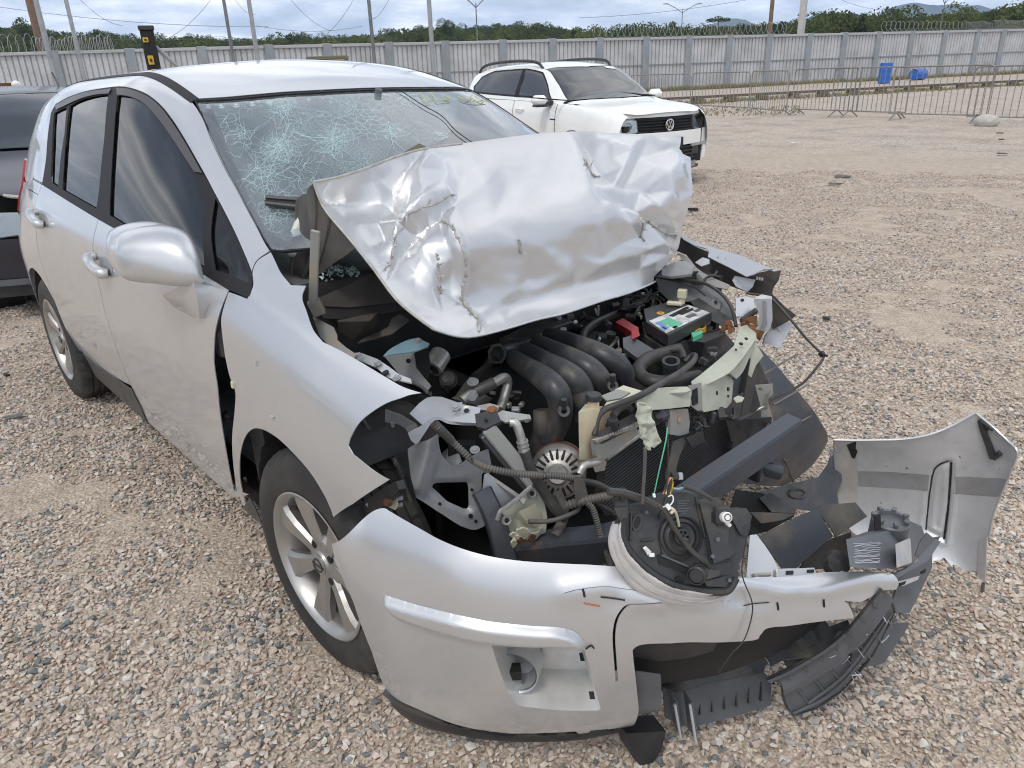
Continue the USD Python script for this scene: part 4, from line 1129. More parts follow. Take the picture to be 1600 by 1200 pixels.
# ---- dark saloon behind the wreck
DP = np.array([-5.05,-.05])
DC = thing("dark_car","dark navy car with a dented bonnet edge parked behind the silver wreck at the left","car",(*DP,0),0.0)
DST = {
    .83: [(.35,.24),(.55,.26),(.62,.36),(.64,.48),(.63,.60),(.58,.68),(.50,.72),(.42,.735),(.34,.745),(.2,.75),(0,.755)],
    .66: [(.45,.20),(.70,.20),(.79,.34),(.80,.48),(.79,.60),(.74,.72),(.66,.78),(.58,.80),(.48,.815),(.3,.825),(0,.83)],
    .35: [(.50,.18),(.76,.18),(.84,.32),(.85,.48),(.845,.62),(.81,.76),(.74,.85),(.66,.875),(.55,.89),(.35,.90),(0,.91)],
    -.05: [(.50,.18),(.78,.18),(.85,.32),(.86,.48),(.86,.66),(.84,.82),(.78,.94),(.72,.965),(.62,.98),(.4,.99),(0,1.0)],
    -.35: [(.50,.18),(.78,.18),(.85,.32),(.86,.48),(.86,.68),(.845,.86),(.79,.98),(.74,1.02),(.68,1.06),(.38,1.11),(0,1.125)],
    -.7: [(.50,.18),(.78,.18),(.85,.32),(.86,.48),(.86,.7),(.845,.88),(.79,1.0),(.72,1.12),(.635,1.24),(.36,1.30),(0,1.315)],
    -1.1: [(.50,.18),(.78,.18),(.85,.32),(.86,.48),(.86,.7),(.845,.89),(.79,1.01),(.69,1.23),(.58,1.40),(.33,1.445),(0,1.46)],
    -1.8: [(.50,.18),(.78,.18),(.85,.32),(.86,.48),(.86,.7),(.845,.90),(.79,1.03),(.68,1.27),(.58,1.45),(.33,1.49),(0,1.50)],
    -2.6: [(.50,.20),(.78,.20),(.85,.32),(.86,.48),(.86,.7),(.84,.91),(.78,1.05),(.67,1.25),(.57,1.40),(.32,1.44),(0,1.45)],
    -3.2: [(.45,.26),(.68,.28),(.76,.38),(.78,.5),(.77,.7),(.74,.9),(.68,1.04),(.6,1.12),(.5,1.2),(.3,1.22),(0,1.23)],
    -3.4: [(.40,.32),(.55,.34),(.62,.42),(.64,.54),(.64,.7),(.6,.86),(.54,.98),(.46,1.02),(.38,1.05),(.25,1.06),(0,1.07)],
}
D = Car(DC,DST,"navy_paint")
af,ar = D.Z(circle_z(0,.31,.36)),D.Z(circle_z(-2.55,.31,.36))
D.put("front_fender",D.Z([(-.40,.34),(-.40,.98),(-.05,.95),(.35,.86),(.60,.76),(.62,.52),(.5,.34)]).difference(af))
D.put("door",D.Z([(-.41,.34),(-.41,.98),(-1.5,1.02),(-1.5,.34)]))
D.put("rear_side",D.Z([(-1.51,.34),(-1.51,1.02),(-3.2,1.03),(-3.3,.4)]).difference(ar))
D.put("sill_skirt",D.P([(-.36,1.1),(-.36,2.05),(-2.2,2.05),(-2.2,1.1)]),"black_plastic")
gl = D.P([(-.62,6.3),(-.85,7.3),(-1.12,7.75),(-1.8,7.8),(-2.5,7.7),(-2.8,6.8),(-2.7,6.25),(-1.5,6.2)])
D.put("side_frame",D.P([(-.36,6),(-.38,7.2),(-.35,8),(-.7,8),(-1.1,8),(-1.8,8.1),(-2.6,8.1),(-3.15,8),(-3.25,6),(-1.5,5.98)]).difference(gl))
D.put("side_glass",gl,"tint_glass",lift=-.003,gap=0,step=.1)
D.put("roof",D.P([(-1.12,8.04),(-1.03,9),(-.99,10),(-1.03,11),(-1.12,11.96),(-1.8,11.9),(-2.6,11.9),(-2.75,10),(-2.6,8.1),(-1.8,8.1)]),both=False)
D.put("windscreen",D.P([(-1.10,8.04),(-1.01,9),(-.97,10),(-1.01,11),(-1.10,11.96),(-.7,11.98),(-.37,12),(-.26,11),(-.20,10),(-.26,9),(-.37,8),(-.7,8.02)]),"suv_glass",both=False,gap=0)
D.put("hood",D.P([(-.34,7.1),(-.22,9),(-.16,10),(-.22,11),(-.34,12.9),(.2,12.9),(.62,12.6),(.72,11),(.74,10),(.72,9),(.62,7.4),(.2,7.1)]),both=False)
D.put("rear_corner",D.P([(-3.16,1),(-3.16,8.05),(-3.39,8),(-3.39,1)]))
D.put("rear_glass",D.P([(-2.77,8.2),(-2.77,11.8),(-3.15,11.8),(-3.15,8.2)]),"tint_glass",both=False)
def dn(y0,y1,z0,z1,inset=0.0):
    return Surf([[(.84 - inset - .24 * (abs(y) / .8) ** 2.4 - .06 * max(0,(z - .55) / .2),y,z) for y in np.linspace(y0,y1,13)] for z in np.linspace(z0,z1,5)])
SQ = polygon([(0,0),(0,1),(1,1),(1,0)])
part("bumper",panel(dn(-.81,.81,.30,.56),SQ,.03,.05,out=(1,0,0)),"navy_paint",DC)
part("bumper_strip",panel(dn(-.80,.80,.255,.295,-.02),SQ,.04,.05,out=(1,0,0)),"grey_plastic",DC)
part("lower_valance",panel(dn(-.76,.76,.17,.25,.03),SQ,.04,.05,out=(1,0,0)),"black_plastic",DC)
part("grille",panel(dn(-.42,.42,.58,.70,.01),SQ,.04,.05,out=(1,0,0)),"black_plastic",DC)
for s in (-1,1):
    hl = part("headlight",panel(dn(s * .44,s * .80,.575,.735,.01),polygon([(.1,0),(0,.6),(.3,1),(1,.9),(.9,.2),(.55,0)]),.05,.03,out=(1,s * .5,0)),"lens_inside",DC)
    part("lens",panel(dn(s * .44,s * .81,.57,.74,-.006),polygon([(.1,0),(0,.6),(.3,1),(1,.9),(.9,.2),(.55,0)]),.003,.03,out=(1,s * .5,0)),"clear_lens",hl)
    part("bumper_clip",box((.60,s * .80,.565),(.05,.03,.04),None,.008),"white_plastic",DC)
    part("wing_mirror",cat(box((-.66,s * .95,1.05),(.14,.2,.12),None,.045),bar((-.62,s * .78,1.02),(-.65,s * .9,1.03),.08,.04)),"navy_paint",DC)
for (x,y) in ((0,-1),(0,1),(-2.55,-1),(-2.55,1)):
    W = part("wheel",lathe([(.2,-.09),(.29,-.095),(.305,-.075),(.31,-.02),(.303,-.018),(.303,.018),(.31,.02),(.305,.075),(.29,.095),(.2,.09)],(x,y * .755,.31),(0,y,0),40),"rubber",DC)
    part("rim",lathe([(.2,.08),(.19,.06),(.17,.02),(.0001,.04)],(x,y * .755,.31),(0,y,0),36),"rim_alloy",W)
    part("wheel_housing",lathe([(.355,-.24),(.355,.04)],(x,y * .80,.31),(0,y,0),30),"pure_black",DC)
part("floor_pan",box((-1.3,0,.3),(3.6,1.3,.1)),"pure_black",DC)
part("firewall",box((-.1,0,.62),(.9,1.3,.45)),"pure_black",DC)
part("dashboard",box((-.85,0,.98),(.4,1.4,.15),None,.06),"interior",DC)
part("antenna",tube([(-1.55,.42,1.46),(-1.60,.42,1.53),(-1.68,.42,1.60)],.008,6,3),"black_plastic",DC)
part("bonnet_dent_edge",tube([D.at(.70,9.2) + [0,0,.005],D.at(.72,8.6) + [.01,0,.012],D.at(.66,7.9) + [.01,0,.002],D.at(.60,7.5)],.012,8,4),"silver_edge",DC)
# load on a carrier behind the dark car
q = on(8,137,"x",-9.5)
cr_ = thing("rusty_beam","rusty beam lying high behind the dark car's roof","beam",(q[0],q[1] - .6,0))
part("beam",bar(q + [0,-1.6,0],q + [0,.14,0],.12,.10),"rust",cr_)
part("trestle",cat(box((q[0],q[1] - .9,q[2] / 2 - .06),(.1,.1,q[2] - .12))),"rust",cr_)
q = on(22,132,"x",-9.4)
single("white_ball",(arr(trimesh.creation.icosphere(2,.05))[0] * [1,1,.85] + q + [0,.02,0],arr(trimesh.creation.icosphere(2,.05))[1]),"white_plastic","small white ball cap on the rusty beam behind the dark car","ball")
# ------------------------------------------------------------------ what the side windows mirror: parked cars and a shed across the lot
copy_of(SUV,"white_suv",(-7.2,-8.5,0),1.9,"white SUV across the lot, seen only mirrored in the silver car's side windows")
sd = thing("storage_shed","long low grey shed across the lot, seen only mirrored in the silver car's side windows","shed",(-16,-30,0))
part("shed_wall",box((-16,-32,1.6),(34,8,3.2)),"pole_concrete",sd)
part("shed_roof",hull([(x,y,z) for x in (-33.6,1.6) for y,z in ((-36.6,3.2),(-27.4,3.2),(-32,4.9),(-36.6,3.1),(-27.4,3.1))]),"wall_rail",sd)
for k in range(7):
    part("shed_door",box((-30 + k * 4.6,-27.95,1.2),(2.6,.12,2.4)),"wall_post",sd)
copy_of(DC,"dark_car",(-3.2,-7.6,0),1.5,"dark car across the lot, seen only mirrored in the front side window")
# ------------------------------------------------------------------ the silver hatchback: body shell
ST = {  # x: (half width, height) from the floor edge to the roof's middle
    .62: [(.50,.22),(.66,.22),(.72,.32),(.745,.46),(.74,.60),(.71,.74),(.65,.82),(.62,.84),(.56,.86),(.45,.87),(.25,.88),(0,.885)],
    .45: [(.50,.20),(.70,.20),(.775,.30),(.80,.45),(.80,.60),(.775,.75),(.715,.855),(.68,.885),(.61,.90),(.48,.915),(.25,.925),(0,.93)],
    .25: [(.50,.20),(.74,.20),(.81,.30),(.832,.45),(.838,.62),(.82,.78),(.755,.90),(.715,.925),(.64,.945),(.5,.96),(.25,.97),(0,.975)],
    .0: [(.50,.20),(.76,.20),(.82,.30),(.845,.45),(.850,.66),(.835,.83),(.78,.95),(.745,.975),(.68,.995),(.52,1.01),(.27,1.025),(0,1.03)],
    -.26: [(.50,.20),(.77,.20),(.80,.30),(.835,.45),(.848,.68),(.838,.87),(.79,.99),(.752,1.02),(.70,1.05),(.66,1.075),(.34,1.165),(0,1.19)],
    -.6: [(.50,.20),(.77,.20),(.80,.30),(.83,.45),(.848,.70),(.838,.90),(.785,1.03),(.735,1.11),(.655,1.20),(.610,1.237),(.31,1.322),(0,1.345)],
    -.987: [(.50,.20),(.77,.20),(.80,.30),(.83,.45),(.848,.70),(.838,.91),(.785,1.05),(.70,1.22),(.60,1.38),(.55,1.417),(.28,1.468),(0,1.482)],
    -1.5: [(.50,.20),(.77,.20),(.80,.30),(.83,.45),(.848,.70),(.838,.92),(.785,1.06),(.70,1.27),(.605,1.463),(.53,1.505),(.27,1.535),(0,1.545)],
    -2.2: [(.50,.20),(.77,.20),(.80,.30),(.833,.45),(.850,.70),(.838,.93),(.78,1.08),(.70,1.28),(.605,1.455),(.53,1.495),(.27,1.525),(0,1.535)],
    -2.75: [(.50,.22),(.76,.22),(.80,.32),(.835,.47),(.846,.70),(.805,.93),(.742,1.09),(.668,1.27),(.58,1.41),(.51,1.45),(.26,1.48),(0,1.49)],
    -3.1: [(.50,.25),(.72,.25),(.77,.34),(.80,.48),(.80,.70),(.745,.93),(.685,1.09),(.615,1.23),(.545,1.34),(.49,1.385),(.25,1.415),(0,1.425)],
    -3.33: [(.40,.28),(.62,.30),(.68,.37),(.72,.5),(.72,.7),(.66,.92),(.60,1.06),(.56,1.12),(.5,1.19),(.43,1.215),(.2,1.235),(0,1.24)],
    -3.44: [(.30,.34),(.45,.36),(.52,.43),(.56,.54),(.57,.7),(.54,.88),(.49,.99),(.42,1.02),(.33,1.05),(.27,1.06),(.1,1.07),(0,1.07)],
}
XS = np.array(sorted(ST,reverse=True))
_st = np.array([ST[x] for x in XS])                         # (nx, 12, 2)
_full = np.concatenate([np.concatenate([-_st[:,:,:1],_st[:,:,1:]],2),np.concatenate([_st[:,-2::-1,:1],_st[:,-2::-1,1:]],2)],1)   # right to left, 23 columns
_xi,_bi = np.linspace(XS[0],XS[-1],110),np.linspace(0,22,133)
def _dense(col):
    g = PchipInterpolator(-XS,col,axis=0)(-_xi)
    return PchipInterpolator(np.arange(23),g,axis=1)(_bi)
SHELL = Surf(np.stack([np.broadcast_to(_xi[:,None],(110,133)),_dense(_full[:,:,0]),_dense(_full[:,:,1])],-1))
SHELL.closed = True
def sx(x,i):
    """Shell coordinates from a distance along the car and a profile station."""
    return ("s",(XS[0] - x) / (XS[0] - XS[-1]),i / 22)
def sz(x,z):
    """Shell coordinates on the right side at a height."""
    a = (XS[0] - x) / (XS[0] - XS[-1])
    b = np.linspace(0,9 / 22,300)
    return ("s",a,float(np.interp(z,np.maximum.accumulate(SHELL(np.full(300,a),b)[:,2] + np.arange(300) * 1e-9),b)))
HB = thing("silver_hatchback","silver five-door hatchback with crushed front, crumpled hood folded up and cracked windscreen","car")
GAP = .0022
def body(name,poly,m="silver_paint",step=.035,lift=0.0,thick=.0025,both=True,gap=GAP,smooth=40,disp=None,label=None):
    p = part(name,panel(SHELL,shrink(SHELL,poly,gap) if gap else poly,thick,step,lift=lift,disp=disp),m,HB,smooth=smooth,label=label)
    if both:
        part(name,panel(SHELL,shrink(SHELL,poly,gap) if gap else poly,thick,step,lift=lift,mirror=True),m,HB,smooth=smooth)
    return p

trim_px = S([(66,288),(72,250),(75,212),(80,176)],[(87,163),(107,152),(137,142),(175,136),(192,135.5),(212,140),(232,149),(252,166),(270,189),(287,216),(305,247),(322,277),(334,300),(350,330),(370,370),(392,422),(395,440),(391,460),(385,465)],
            (356,452),(320,430),(260,398),(187,361),(125,325))
g_front = S([(184,150),(172,336)],(200,354),(260,387),(320,418),[(321,322),(300,273),(280,235),(262,205),(245,182),(226,164),(205,152)])
g_rear = S([(109,166),(125,157),(150,150),(170,148)],(163,220),(155,300),(151,326),(98,296),(101,250))
g_quarter = [(85,177),(105,167),(101,210),(95,250),(91,292),(80,284),(82,230)]
g_sail = S([(337,310),(350,338),(367,374),(388,424)],(389,443),(337,422))
TRIM = SHELL.poly(trim_px)
GL = [SHELL.poly(g) for g in (g_front,g_rear,g_quarter,g_sail)]

fender_px = S([(386,466),(395,446),(394,425),(402,407),(423,393)],[(430,407),(440,427),(455,445)],[(479,446),(473,465),(480,487),(490,515),(505,534)],
              [(530,546),(555,560),(580,575),(605,590),(630,604),(662,614.5)],[(630,622),(605,631),(582,645),(562,662),(549,684),(545,697)],
              [(552,709),(585,735),(611,750)],(600,757),(552,789),(521,810),
              [(516,795),(505,772),(485,740),(460,711),(435,687),(414,674),(399,671),(387,679),(379,697),(375,722),(376,752),(382,780),(392,817)],
              (376,801),[(368,760),(363,715),(362,680),(366,640),(367,612),(359,590),(352,560),(347,525),(345,500),(349,480),(357,455)])
FENDER = SHELL.poly(fender_px)
seamB = [sz(-1.43,1.09),sz(-1.43,.9),sz(-1.43,.6),sz(-1.43,.40)]
fdoor_px = [*seamB,*S([(220,664),(290,728),(371,790)]),*S([(365,765),(357,725),(345,652),(340,605),(335,570),(335,545),(337,517),(345,485),(357,455)]),(372,430)]
FDOOR = SHELL.poly(fdoor_px).difference(TRIM)
rdoor_px = [*seamB[::-1],sz(-2.55,1.09),*S([(66,288),(55,318),(57,350),(58,380),(63,405),(76,443),(88,478),(105,520),(117,551),(129,588)])]
RDOOR = SHELL.poly(rdoor_px).difference(TRIM)
sill_px = [sz(-.42,.205),sz(-.42,.33),(371,793),(290,731),(220,667),sz(-1.43,.39),(129,591),sz(-2.21,.34),sz(-2.2,.205)]
SILL = SHELL.poly(sill_px)
frame_px = [(395,446),*S([(394,425),(402,407),(422,392.5)]),(400,350),(360,276),(331,216),(303,163),(299,158.5),*S([(287,140),(270,127),(250,117.5),(232,112)]),
            sx(-1.62,8.95),sx(-2.2,9),sx(-2.75,9),sx(-3.08,9),sx(-3.25,8),sx(-3.22,6.6),sx(-3.0,6),sz(-2.62,1.04),(125,330),(260,405),(330,440)]
FRAME = SHELL.poly(frame_px).difference(TRIM).difference(FENDER).difference(RDOOR.buffer(1e-4)).difference(FDOOR.buffer(1e-4))
FRAME = max(FRAME.geoms,key=lambda g: g.area) if FRAME.geom_type == "MultiPolygon" else FRAME
arch_r = [(SHELL.pts([sz(-2.6 + .365 * math.cos(t),.31 + .365 * math.sin(t))])[0]) for t in np.linspace(math.radians(8),math.radians(172),18)]
quarter = polygon([SHELL.pts([sz(x,z)])[0] for x,z in ((-2.2,.26),(-2.2,1.03),(-2.62,1.06),(-3.1,1.05),(-3.2,.98),(-3.32,.95),(-3.36,.6),(-3.3,.36),(-3.0,.28))])
archpoly = polygon([SHELL.pts([sz(-2.6 + .365 * math.cos(t),max(.02,.31 + .365 * math.sin(t)))])[0] for t in np.linspace(0,2 * math.pi,40)])
QUARTER = quarter.difference(archpoly).difference(RDOOR.buffer(2e-4)).difference(TRIM).difference(FRAME.buffer(1e-4)).difference(SILL.buffer(1e-4))
QUARTER = max(QUARTER.geoms,key=lambda g: g.area) if QUARTER.geom_type == "MultiPolygon" else QUARTER
TAIL = SHELL.poly([(30,330),(27,318),(30,300),(38,282),(50,279),(52,288),(45,305),(38,318)])
def header(d,n=6):
    """The curved line where the roof meets the windscreen, moved d metres forwards."""
    k = spline([(-.985,9.06),(-.905,9.5),(-.85,10),(-.805,11),(-.83,12),(-.89,12.5),(-.945,12.94)],n)
    return [sx(x + d,i) for x,i in k]
ROOF = SHELL.poly([*header(-.014),*[sx(x,12.94) for x in (-1.3,-1.7,-2.2,-2.75,-3.1)],sx(-3.13,11),*[sx(x,9.06) for x in (-3.1,-2.75,-2.2,-1.7,-1.3)]])
part_fender = body("front_fender",FENDER,both=False,step=.022,label="front fender bent away from the door")
front_door = body("front_door",FDOOR,disp=None)
rear_door = body("rear_door",RDOOR)
body("body_side",FRAME,step=.03)
body("rear_quarter",QUARTER)
body("sill_skirt",SILL,m="dark_plastic",lift=.004,step=.05)
part("roof",panel(SHELL,shrink(SHELL,ROOF,.004),.002,.05),"silver_paint",HB,smooth=40)
trimring = TRIM.difference(unary_union([shrink(SHELL,g,-.000) for g in GL]))
wt = body("window_trim",trimring,m="trim_black",lift=.001,step=.03,gap=0)
for nm,g in zip(("front_door_glass","rear_door_glass","quarter_glass","sail_glass"),GL):
    part(nm,panel(SHELL,shrink(SHELL,g,-.004),.003,.06,lift=-.006),"tint_glass",HB,smooth=40)
    part(nm,panel(SHELL,shrink(SHELL,g,-.004),.003,.06,lift=-.006,mirror=True),"clear_side",HB,smooth=40)
# smoked rain deflectors along the tops of the two door windows
body("rain_deflector",SHELL.poly(S([(184,139),(205,141),(232,152),(252,168),(270,191),(290,222),(318,272)],[(306,270),(280,230),(262,203),(245,181),(226,162),(205,152),(185,149)])),m="trim_brown",lift=.006,step=.03,gap=0,both=False)
body("rain_deflector",SHELL.poly(S([(88,166),(107,155),(137,145),(176,140)],[(172,147),(150,149),(125,156),(90,172)])),m="trim_brown",lift=.006,step=.03,gap=0,both=False)
for i0 in (8.88,12.86):
    part("roof_ditch",panel(SHELL,polygon([SHELL.pts([sx(x,i)])[0] for x,i in [(x,i0) for x in (-.985,-1.3,-1.7,-2.2,-2.9)] + [(x,i0 + .26) for x in (-2.9,-2.2,-1.7,-1.3,-.985)]]),.003,.02,lift=.002),"trim_black",HB)
# tail lamp, tailgate, closing floor
TAILP = polygon([SHELL.pts([sz(x,z)])[0] for x,z in ((-2.86,1.03),(-2.98,1.14),(-3.24,1.12),(-3.32,1.03),(-3.34,.90),(-3.24,.84),(-3.02,.90))])
body("tail_lamp",TAILP,m="tail_red",lift=.008,step=.03,thick=.02,gap=0)
tg = polygon([SHELL.pts([sx(x,i)])[0] for x,i in ((-3.12,9),(-3.36,7),(-3.42,3),(-3.42,0.2),(-3.42,21.8),(-3.42,19),(-3.36,15),(-3.12,13))])
part("tailgate",panel(SHELL,tg,.003,.08),"silver_paint",HB)
back = SHELL(np.full(60,.999),np.linspace(0,1,60))
part("rear_panel",(np.vstack([back,back.mean(0)]),np.array([[i,(i + 1) % 60,60] for i in range(60)])),"silver_paint",HB)
part("floor_pan",box((-1.6,0,.25),(2.6,1.5,.05)),"pure_black",HB)
part("floor_pan",box((-1.6,0,.33),(2.3,1.4,.03)),"interior",HB)

# ---- windscreen
ws_px = [*header(0.0),sx(-.6,13.02),sx(-.3,13.05),sx(-.17,12.6),sx(-.02,11),sx(-.17,9.4),sx(-.235,9.05),(424,390),(399,350),(358.5,276),(330,218)]
WS = SHELL.poly(ws_px)
inner_px = [(331,171),*header(.03)[3:-3],sx(-.9,12.8),sx(-.6,12.8),sx(-.35,12.7),sx(-.25,12.3),sx(-.14,11),sx(-.27,9.7),(452,387),(415,358),(380,290),(350,215)]
FRIT = WS.difference(SHELL.poly(inner_px))
SEAL = shrink(SHELL,WS,-.006).difference(shrink(SHELL,WS,.004))
wind = part("windscreen",panel(SHELL,WS,.004,.05,lift=-.004),"windscreen",HB,smooth=True)
part("windscreen_border",panel(SHELL,FRIT,.001,.04,lift=-.0095),"grey_plastic",wind)
part("windscreen_seal",panel(SHELL,SEAL,.004,.03,lift=.001),"trim_black",wind)
# cracks: broken lines run out from the blows
rnd = np.random.default_rng(7)
cr = []
ws_in = WS.buffer(-.002)
def crackline(uv,ang,length,r=.0007,branch=.4,wob=.25):
    p = np.array(uv,float); pts = [p.copy()]; a = ang
    n = max(3,int(length / 9))
    for k in range(n):
        a += rnd.normal(0,wob * .45); p = p + 9 * np.array([math.cos(a),math.sin(a)]); pts.append(p.copy())
        if rnd.random() < branch * .25 and length > 40:
            crackline(p,a + rnd.choice([-1,1]) * rnd.uniform(.4,.9),length * rnd.uniform(.25,.5),r * .8,branch * .6,wob)
    ab = SHELL.hit(pts)
    ok = np.array([ws_in.contains(Point(q)) for q in ab])
    if ok.sum() < 2: return
    k = len(ok) if ok.all() else int(np.argmin(ok))
    if k < 2: return
    P = SHELL(ab[:k,0],ab[:k,1]) + SHELL.normal(ab[:k,0],ab[:k,1]) * np.sign(SHELL.normal(ab[:1,0],ab[:1,1])[0] @ (EYE - SHELL(ab[:1,0],ab[:1,1])[0])) * .0005
    cr.append(tube(P,np.linspace(r,r * .4,k),n=4,smooth=False,caps=False))
for (c,n,L,r) in (((436,232),9,60,.00045),((522,222),11,80,.00045),((440,165),8,60,.00045),((610,215),6,45,.0006),((400,265),9,55,.0006),((555,170),7,40,.0005)):
    for k in range(n):
        crackline(np.array(c) + rnd.normal(0,3,2),2 * math.pi * (k + rnd.uniform(-.4,.4)) / n,L * rnd.uniform(.35,1.35),r)
for c,n in (((436,232),34),((522,222),26),((445,175),20),((380,215),16),((470,260),14),((420,290),10)):
    for k in range(n):
        q = np.array(c) + rnd.normal(0,1,2) * rnd.uniform(2,24)
        crackline(q,rnd.uniform(0,6.28),rnd.uniform(10,34),.0005,0,1.1)
for a,b in (((441,165),(452,195)),((452,195),(436,232)),((607,190),(611,240)),((470,212),(522,222)),((455,205),(500,218))):
    d = np.array(b) - a
    crackline(a,math.atan2(d[1],d[0]),np.linalg.norm(d),.0011,0,.12)
CRZ = SHELL.poly([(332,172),*header(.03)[3:-3],sx(-.9,12.6),(700,215),(640,245),(560,270),(500,300),(455,380),(416,356),(381,290),(351,215)]).intersection(WS)
cz_ = panel(SHELL,CRZ,0,.012,lift=.0004)
czp = part("crazed_glass",cz_,"crazed",wind,smooth=False)
q = proj(cz_[0])[:,:2]; dn = np.zeros(len(q))
for (cx,cy,s_,a_) in ((436,232,26,1),(522,222,30,.9),(442,168,22,.8),(375,212,18,.5),(410,270,30,.5),(612,205,16,.5),(470,200,40,.45),(540,165,26,.4),(560,250,40,.35),(430,330,30,.4)):
    dn = np.maximum(dn,a_ * np.exp(-((q[:,0] - cx) ** 2 + ((q[:,1] - cy) * 1.2) ** 2) / s_ ** 2))
per_piece(czp,dn.clip(.12,1))
for k,ln in enumerate(([(657,146),(668,160),(674,158)],[(672,146),(684,158)],[(686,158),(704,156),(694,152)],[(716,152),(728,157),(738,150)],[(742,152),(752,158),(757,156)],[(730,158),(744,160),(760,159)])):
    ab = SHELL.hit(spline(np.array(ln,float),4)); part("marker_scribble",tube(SHELL(ab[:,0],ab[:,1]) + np.array([.35,-.2,.8]) * .004,.0018,5,1,smooth=False),"yellow_ink",wind)
ab = SHELL.hit([(625,142),(660,165),(690,182),(712,205),(738,224)]); part("dark_crack",tube(SHELL(ab[:,0],ab[:,1]) + np.array([.35,-.2,.8]) * .003,.0016,5,4),"pure_black",wind)
part("screen_sticker",panel(SHELL,SHELL.poly([(646,162),(698,160),(702,173),(651,179)]),.0006,.02,lift=-.009),"white_print",wind)
for u in (654,664):
    part("sticker_mark",panel(SHELL,SHELL.poly(circ_px(u,167,5,4)),.0004,.01,lift=-.0082),"blue_print",wind)
part("crack_lines",cat(*cr),"crack",wind,smooth=False,kind="stuff")

# ---- mirror and handles (right), plain pair on the left
mir = Surf(np.array([[deep(u,v,t) for u,v,t in row] for row in [
    [(179,380,2.01),(190,364,2.01),(226,353,2.01),(268,354,2.00),(294,367,1.99),(302,382,1.985)],
    [(178,386,1.975),(192,371,1.955),(228,360,1.95),(270,361,1.945),(297,373,1.95),(305,388,1.965)],
    [(178,400,1.965),(195,388,1.925),(235,381,1.915),(275,384,1.91),(303,395,1.925),(312,406,1.95)],
    [(181,418,1.965),(200,412,1.925),(238,409,1.91),(278,412,1.905),(307,420,1.92),(317,428,1.945)],
    [(188,431,1.975),(206,433,1.945),(240,435,1.93),(276,439,1.92),(307,441,1.93),(320,440,1.95)],
    [(200,437,2.03),(216,441,2.0),(240,443,1.99),(275,446,1.98),(302,448,1.975),(320,443,1.985)]]]))
def shell_closed(s,na=26,nb=40,push=.09,back=None):
    """Front of a cap from a surface, closed by its own rim pushed back."""
    a,b = np.meshgrid(np.linspace(0,1,na),np.linspace(0,1,nb),indexing="ij")
    v = s(a.ravel(),b.ravel())
    i,j = np.meshgrid(np.arange(na - 1),np.arange(nb - 1),indexing="ij")
    q = np.stack([i * nb + j,i * nb + j + 1,(i + 1) * nb + j + 1,(i + 1) * nb + j],-1).reshape(-1,4)
    f = np.vstack([q[:,[0,1,2]],q[:,[0,2,3]]])
    d = np.asarray(back if back is not None else FWD) * push
    c = v.mean(0)
    v2 = c + (v - c) * .93 + d
    v = np.vstack([v,v2])
    rim = np.r_[np.arange(nb),np.arange(1,na) * nb + nb - 1,(na - 1) * nb + np.arange(nb - 2,-1,-1),np.arange(na - 2,0,-1) * nb]
    r2 = np.roll(rim,-1); N = len(v) // 2
    f = np.vstack([f,f[:,::-1] + N,np.stack([rim,rim + N,r2],1),np.stack([r2,rim + N,r2 + N],1)])
    return v,f
mp = part("wing_mirror",shell_closed(mir,push=.10,back=(-.93,.0,.05)),"silver_paint",HB,smooth=50)
_h = SHELL.hit([(331,447),(329,470),(319,497),(309,495),(291,478),(283,462)]); _p = SHELL(_h[:,0],_h[:,1]); _n = SHELL.normal(_h[:,0],_h[:,1]); _n *= np.sign(-_n[:,1:2])
part("mirror_foot",hull(list(_p - _n * .004) + list(_p + _n * np.array([.05,.035,.012,.012,.035,.05])[:,None]) + [deep(u,v,1.975) for u,v in ((277,449),(300,452),(320,445))]),"silver_paint",mp,smooth=50)
part("wing_mirror",cat(hull([(-.42,.92,1.0),(-.42,1.12,1.0),(-.42,1.12,1.13),(-.42,.92,1.13),(-.52,.9,.99),(-.52,1.13,.99),(-.52,1.13,1.14),(-.52,.9,1.14),(-.36,.95,1.04),(-.36,1.08,1.1)]),bar((-.46,.78,.98),(-.46,.95,1.03),.08,.06)),"silver_paint",HB)
for (a,m_,b,cup) in (((150,400),(158,414),(172,427),(166,416,9,15)),((59,332),(63,342),(71,351),(68,343,6,11))):
    H = SHELL.hit([a,m_,b]); P = SHELL(H[:,0],H[:,1]); N = SHELL.normal(H[:,0],H[:,1]); N *= np.sign(-N[:,1:2])
    pts = np.vstack([P[0] + N[0] * .004,P[0] * .8 + P[1] * .2 + N[0] * .03,P[1] + N[1] * .030,P[2] * .85 + P[1] * .15 + N[2] * .026,P[2] + N[2] * .004])
    door = front_door if a[0] > 100 else rear_door
    part("door_handle",tube(pts,[.015,.018,.019,.020,.016],n=10),"silver_paint",door,smooth=True)
    part("handle_recess",panel(SHELL,SHELL.poly(circ_px(*cup,a=-.5)),.002,.02,lift=.0012),"apron_grey",door)

